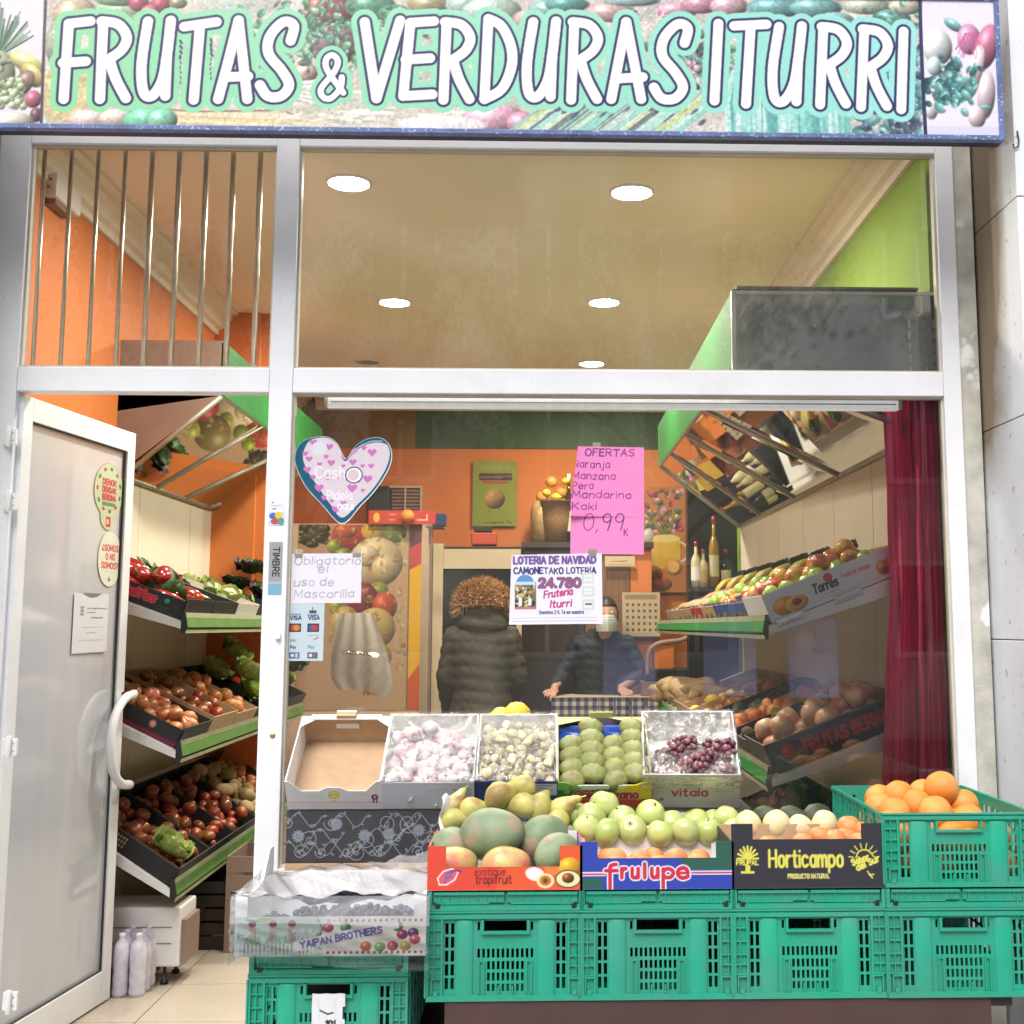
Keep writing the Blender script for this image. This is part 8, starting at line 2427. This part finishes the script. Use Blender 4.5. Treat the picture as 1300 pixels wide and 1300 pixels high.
def hand(b, M, side):
    """palm in the xy plane, fingers along +x, thumb to side * y"""
    ellip(b, M @ Vector((.045, 0, 0)), (.048, .040, .017), rot=M.to_euler())
    for k, (y, l) in enumerate(((-.030, .060), (-.010, .074), (.011, .078), (.031, .070))):
        y *= -side
        p0 = Vector((.075, y, .0)); p1 = Vector((.075 + l * .5, y * 1.12, .010)); p2 = Vector((.075 + l * .85, y * 1.15, -.002)); p3 = Vector((.075 + l, y * 1.15, -.014))
        b.tube([M @ q for q in (p0, p1, p2, p3)], [.0100, .0092, .0085, .0066], 10)
    b.tube([M @ Vector(q) for q in ((.02, side * .03, 0), (.045, side * .055, -.002), (.075, side * .064, -.010))], [.013, .011, .008], 10)


m_skin = mat('skin', (.50, .28, .19), .5, .06, 12, sub=.1)
m_coatg = mat('dark_olive_puffer', (.050, .044, .030), .8, .2, 20, bump=.25, bscale=90)
m_coatn = mat('dark_navy_puffer', (.020, .024, .036), .75, .2, 20, bump=.25, bscale=90)
m_trou = mat('dark_trousers', (.02, .02, .024), .8, .1)
m_fur = mat('brown_fake_fur', (.60, .36, .15), .8, .4, 40, second=(.22, .10, .03), sscale=60)
m_hair = mat('dark_hair', (.022, .015, .010), .5, .3, 60)

# customer seen from behind
YWo = 3.35
wx = P(612, 820, YWo).x
wo = empty('person', TR(wx, YWo, 0, rz=R(6)), 'customer seen from behind in a dark puffer coat with curly brown fur round the head', 'person')
b = MB()
ellip(b, (0, .02, 1.50), (.078, .092, .11)); ringtube(b, [((0, .01, 1.28), .06, .06), ((0, .015, 1.44), .055, .06)])
ringtube(b, [((0, 0, .80), .15, .11), ((0, 0, 1.0), .13, .10), ((0, 0, 1.2), .15, .11), ((0, 0, 1.33), .13, .09), ((0, 0, 1.37), .06, .06)])
for s_ in (-1, 1):
    arm(b, [(s_ * .15, 0, 1.31), (s_ * .21, .01, 1.08), (s_ * .18, .16, .92)], [.045, .038, .028])
    hand(b, TR(s_ * .18, .16, .92, rz=R(90), rx=0, ry=R(10)), s_)
    ringtube(b, [((s_ * .085, 0, .03), .045, .06), ((s_ * .085, 0, .45), .055, .06), ((s_ * .08, 0, .85), .085, .09)])
    ellip(b, (s_ * .085, .05, .04), (.045, .12, .04))
fuse(b, 'body', m_skin, wo, .010, 3)
b = MB()
ringtube(b, [((0, 0, .66), .205, .155), ((0, 0, .80), .195, .15), ((0, 0, .98), .170, .135), ((0, 0, 1.15), .185, .140), ((0, -.005, 1.28), .195, .130), ((0, -.01, 1.345), .155, .110), ((0, -.01, 1.38), .09, .09)])
for s_ in (-1, 1): arm(b, [(s_ * .165, 0, 1.30), (s_ * .212, .0, 1.06), (s_ * .19, .13, .90)], [.066, .056, .046])
fuse(b, 'coat', m_coatg, wo, .012, 5, quilt(.070, .009, .66, 1.36))
b = MB()
ellip(b, (0, -.035, 1.465), (.116, .112, .122)); ellip(b, (0, -.06, 1.37), (.145, .09, .07)); ellip(b, (0, .01, 1.50), (.112, .115, .10))
fuse(b, 'hood', m_coatg, wo, .010, 5, quilt(.058, .008, 1.30, 1.66))
b = MB(); r_ = random.Random(5)
for k in range(4200):
    a = r_.uniform(-.25, math.pi + .25)
    rr = .126 + r_.uniform(-.018, .020)
    p = Vector((rr * math.cos(a) * 1.05, -.03 + r_.gauss(.03, .035), 1.470 + rr * math.sin(a)))
    d = Vector((math.cos(a) + r_.gauss(0, .5), r_.gauss(-.35, .5), math.sin(a) + r_.gauss(0, .5))).normalized()
    l = r_.uniform(.03, .065); sdv = d.cross(Vector((r_.random(), r_.random(), r_.random()))).normalized() * .0022
    q = p + d * l * .6 + Vector((r_.gauss(0, .005), 0, r_.gauss(0, .005)))
    b.add([p - sdv, p + sdv, q + sdv * .7, p + d * l, q - sdv * .7], [(0, 1, 2, 3, 4)])
for k in range(3800):
    a = r_.uniform(0, 6.283); ez = r_.uniform(.12, 1.0); rr = math.sqrt(1 - ez * ez)
    d0 = Vector((rr * math.cos(a), rr * math.sin(a), ez))
    p = Vector((0, -.035, 1.465)) + Vector((d0.x * .118, d0.y * .114, d0.z * .124))
    d = (d0 + Vector((r_.gauss(0, .6), r_.gauss(0, .6), r_.gauss(-.3, .5)))).normalized()
    l = r_.uniform(.02, .045); sdv = d.cross(Vector((r_.random(), r_.random(), r_.random()))).normalized() * .0024
    q = p + d * l * .6 + Vector((r_.gauss(0, .006), 0, r_.gauss(0, .006)))
    b.add([p - sdv, p + sdv, q + sdv * .7, p + d * l, q - sdv * .7], [(0, 1, 2, 3, 4)])
fo = b.build('fur_trim', m_fur, wo); fo['kind'] = 'stuff'
b = MB()
for s_ in (-1, 1): ringtube(b, [((s_ * .088, 0, .10), .065, .075), ((s_ * .09, 0, .45), .075, .08), ((s_ * .085, 0, .80), .105, .11)])
b.build('trousers', m_trou, wo)
b = MB()
for s_ in (-1, 1): ellip(b, (s_ * .088, .04, .055), (.055, .135, .055))
b.build('boots', m_black, wo)

# shopkeeper behind the counter
YM = 4.98 - .02
YM = 4.74
mx_ = P(765, 850, YM).x
mn = empty('person', TR(mx_, YM, 0), 'shopkeeper in navy puffer jacket and face mask behind the counter', 'person')
b = MB()
zsh = 1.28
HC = Vector((.02, -.14, 1.435))
def headfn(p, t):
    x, y, z = p
    if z < 0: x *= 1 - .30 * z * z; y *= 1 - .12 * z * z
    if y < -.3: x *= 1.0
    y -= .14 * math.exp(-((x / .16) ** 2 + ((z + .08) / .2) ** 2)) * (y < 0)           # nose
    y += .05 * math.exp(-(((abs(x) - .36) / .16) ** 2 + ((z - .12) / .12) ** 2)) * (y < 0)   # eye sockets
    y -= .05 * math.exp(-((x / .3) ** 2 + ((z + .85) / .2) ** 2)) * (y < 0)
    return Vector((x, y, z))
ellip(b, HC, (.078, .098, .122), n=40, m=30, fn=headfn)
for s_ in (-1, 1): ellip(b, HC + Vector((s_ * .080, .012, -.005)), (.010, .018, .030))
b.tube([(0.0, -.01, 1.24), (.01, -.06, 1.30), HC + Vector((0, .02, -.06))], [.062, .058, .055], 16)
ringtube(b, [((0, .08, .85), .15, .11), ((0, .05, 1.05), .15, .11), ((0, .02, 1.2), .17, .11), ((0, 0, 1.29), .12, .08)])
hzt = kz + .022
HL, HR = P(704, 884, YM - .30), P(790, 882, YM - .27)
hl = Vector((HL.x - mx_, -.28, hzt)); hr = Vector((HR.x - mx_, -.24, hzt))
for s_, hh in ((-1, hl), (1, hr)):
    el = Vector((s_ * .28, -.02, 1.03))
    wr = hh + Vector((0, .085, .03))
    arm(b, [(s_ * .17, .01, 1.25), el, wr], [.052, .042, .028])
    hand(b, TR(wr.x, wr.y, wr.z - .01, rz=R(-90) + s_ * .25, ry=R(14)), s_)
for s_ in (-1, 1):
    ringtube(b, [((s_ * .09, .1, .03), .045, .06), ((s_ * .09, .1, .45), .055, .06), ((s_ * .08, .08, .88), .085, .09)]); ellip(b, (s_ * .09, .05, .04), (.045, .12, .04))
fuse(b, 'body', m_skin, mn, .006, 2)
b = MB()
ringtube(b, [((0, .09, .74), .205, .15), ((0, .07, .95), .20, .15), ((0, .04, 1.10), .205, .15), ((0, .01, 1.22), .21, .135), ((0, 0, 1.285), .165, .105), ((0, -.02, 1.325), .105, .095), ((0, -.03, 1.345), .095, .09)])
for s_, hh in ((-1, hl), (1, hr)):
    el = Vector((s_ * .285, -.01, 1.03)); wr = hh + Vector((0, .115, .035))
    arm(b, [(s_ * .165, .01, 1.235), el, wr], [.070, .060, .042])
fuse(b, 'jacket', m_coatn, mn, .012, 4, quilt(.07, .012, .74, 1.30))
for s_ in (-1, 1):
    b = MB(); ellip(b, (0, 0, 0), (.0125, .0125, .0125)); ey = b.build('eye', mat('eye_white', (.7, .68, .65), .2) if s_ < 0 else bpy.data.materials['eye_white'], mn, Matrix.Translation(HC + Vector((s_ * .030, -.079, .016))))
    b = MB(); ellip(b, (0, -.0085, 0), (.0062, .0055, .0062)); b.build('iris', m_bt, ey)
b = MB()
b.grid(lambda u, v: (HC.x + (u - .5) * .15 * (1 - .12 * abs(v - .5)), HC.y - .112 + .085 * abs((u - .5) * 2) ** 2.2 - .012 * math.sin(v * math.pi) - .012 * math.exp(-((u - .5) / .12) ** 2) + .0018 * math.sin(v * 40), HC.z + .004 - v * .115), 24, 24)
b.build('face_mask', mat('pale_face_mask', (.60, .66, .62), .7, .05), mn)
b = MB()
def hair(u, v):
    a = u * 2 * math.pi; el = v * 1.9
    z = math.cos(el); rr = math.sin(el)
    y = rr * math.sin(a)
    k = 1.07 + .03 * mnoise.noise(Vector((math.cos(a) * 5, math.sin(a) * 5, el * 5)))
    if y < -.25 and z < .42: k = .93
    return (HC.x + .080 * rr * math.cos(a) * k, HC.y + .004 + .100 * y * k, HC.z + .124 * z * k)
b.grid(hair, 40, 20); b.build('hair', m_hair, mn)
b = MB()
for s_ in (-1, 1): ringtube(b, [((s_ * .092, .1, .10), .065, .075), ((s_ * .092, .1, .45), .075, .08), ((s_ * .085, .09, .86), .110, .12)])
b.build('trousers', m_trou, mn)
b = MB()
for s_ in (-1, 1): ellip(b, (s_ * .09, .05, .055), (.055, .135, .055))
b.build('shoes', m_black, mn)
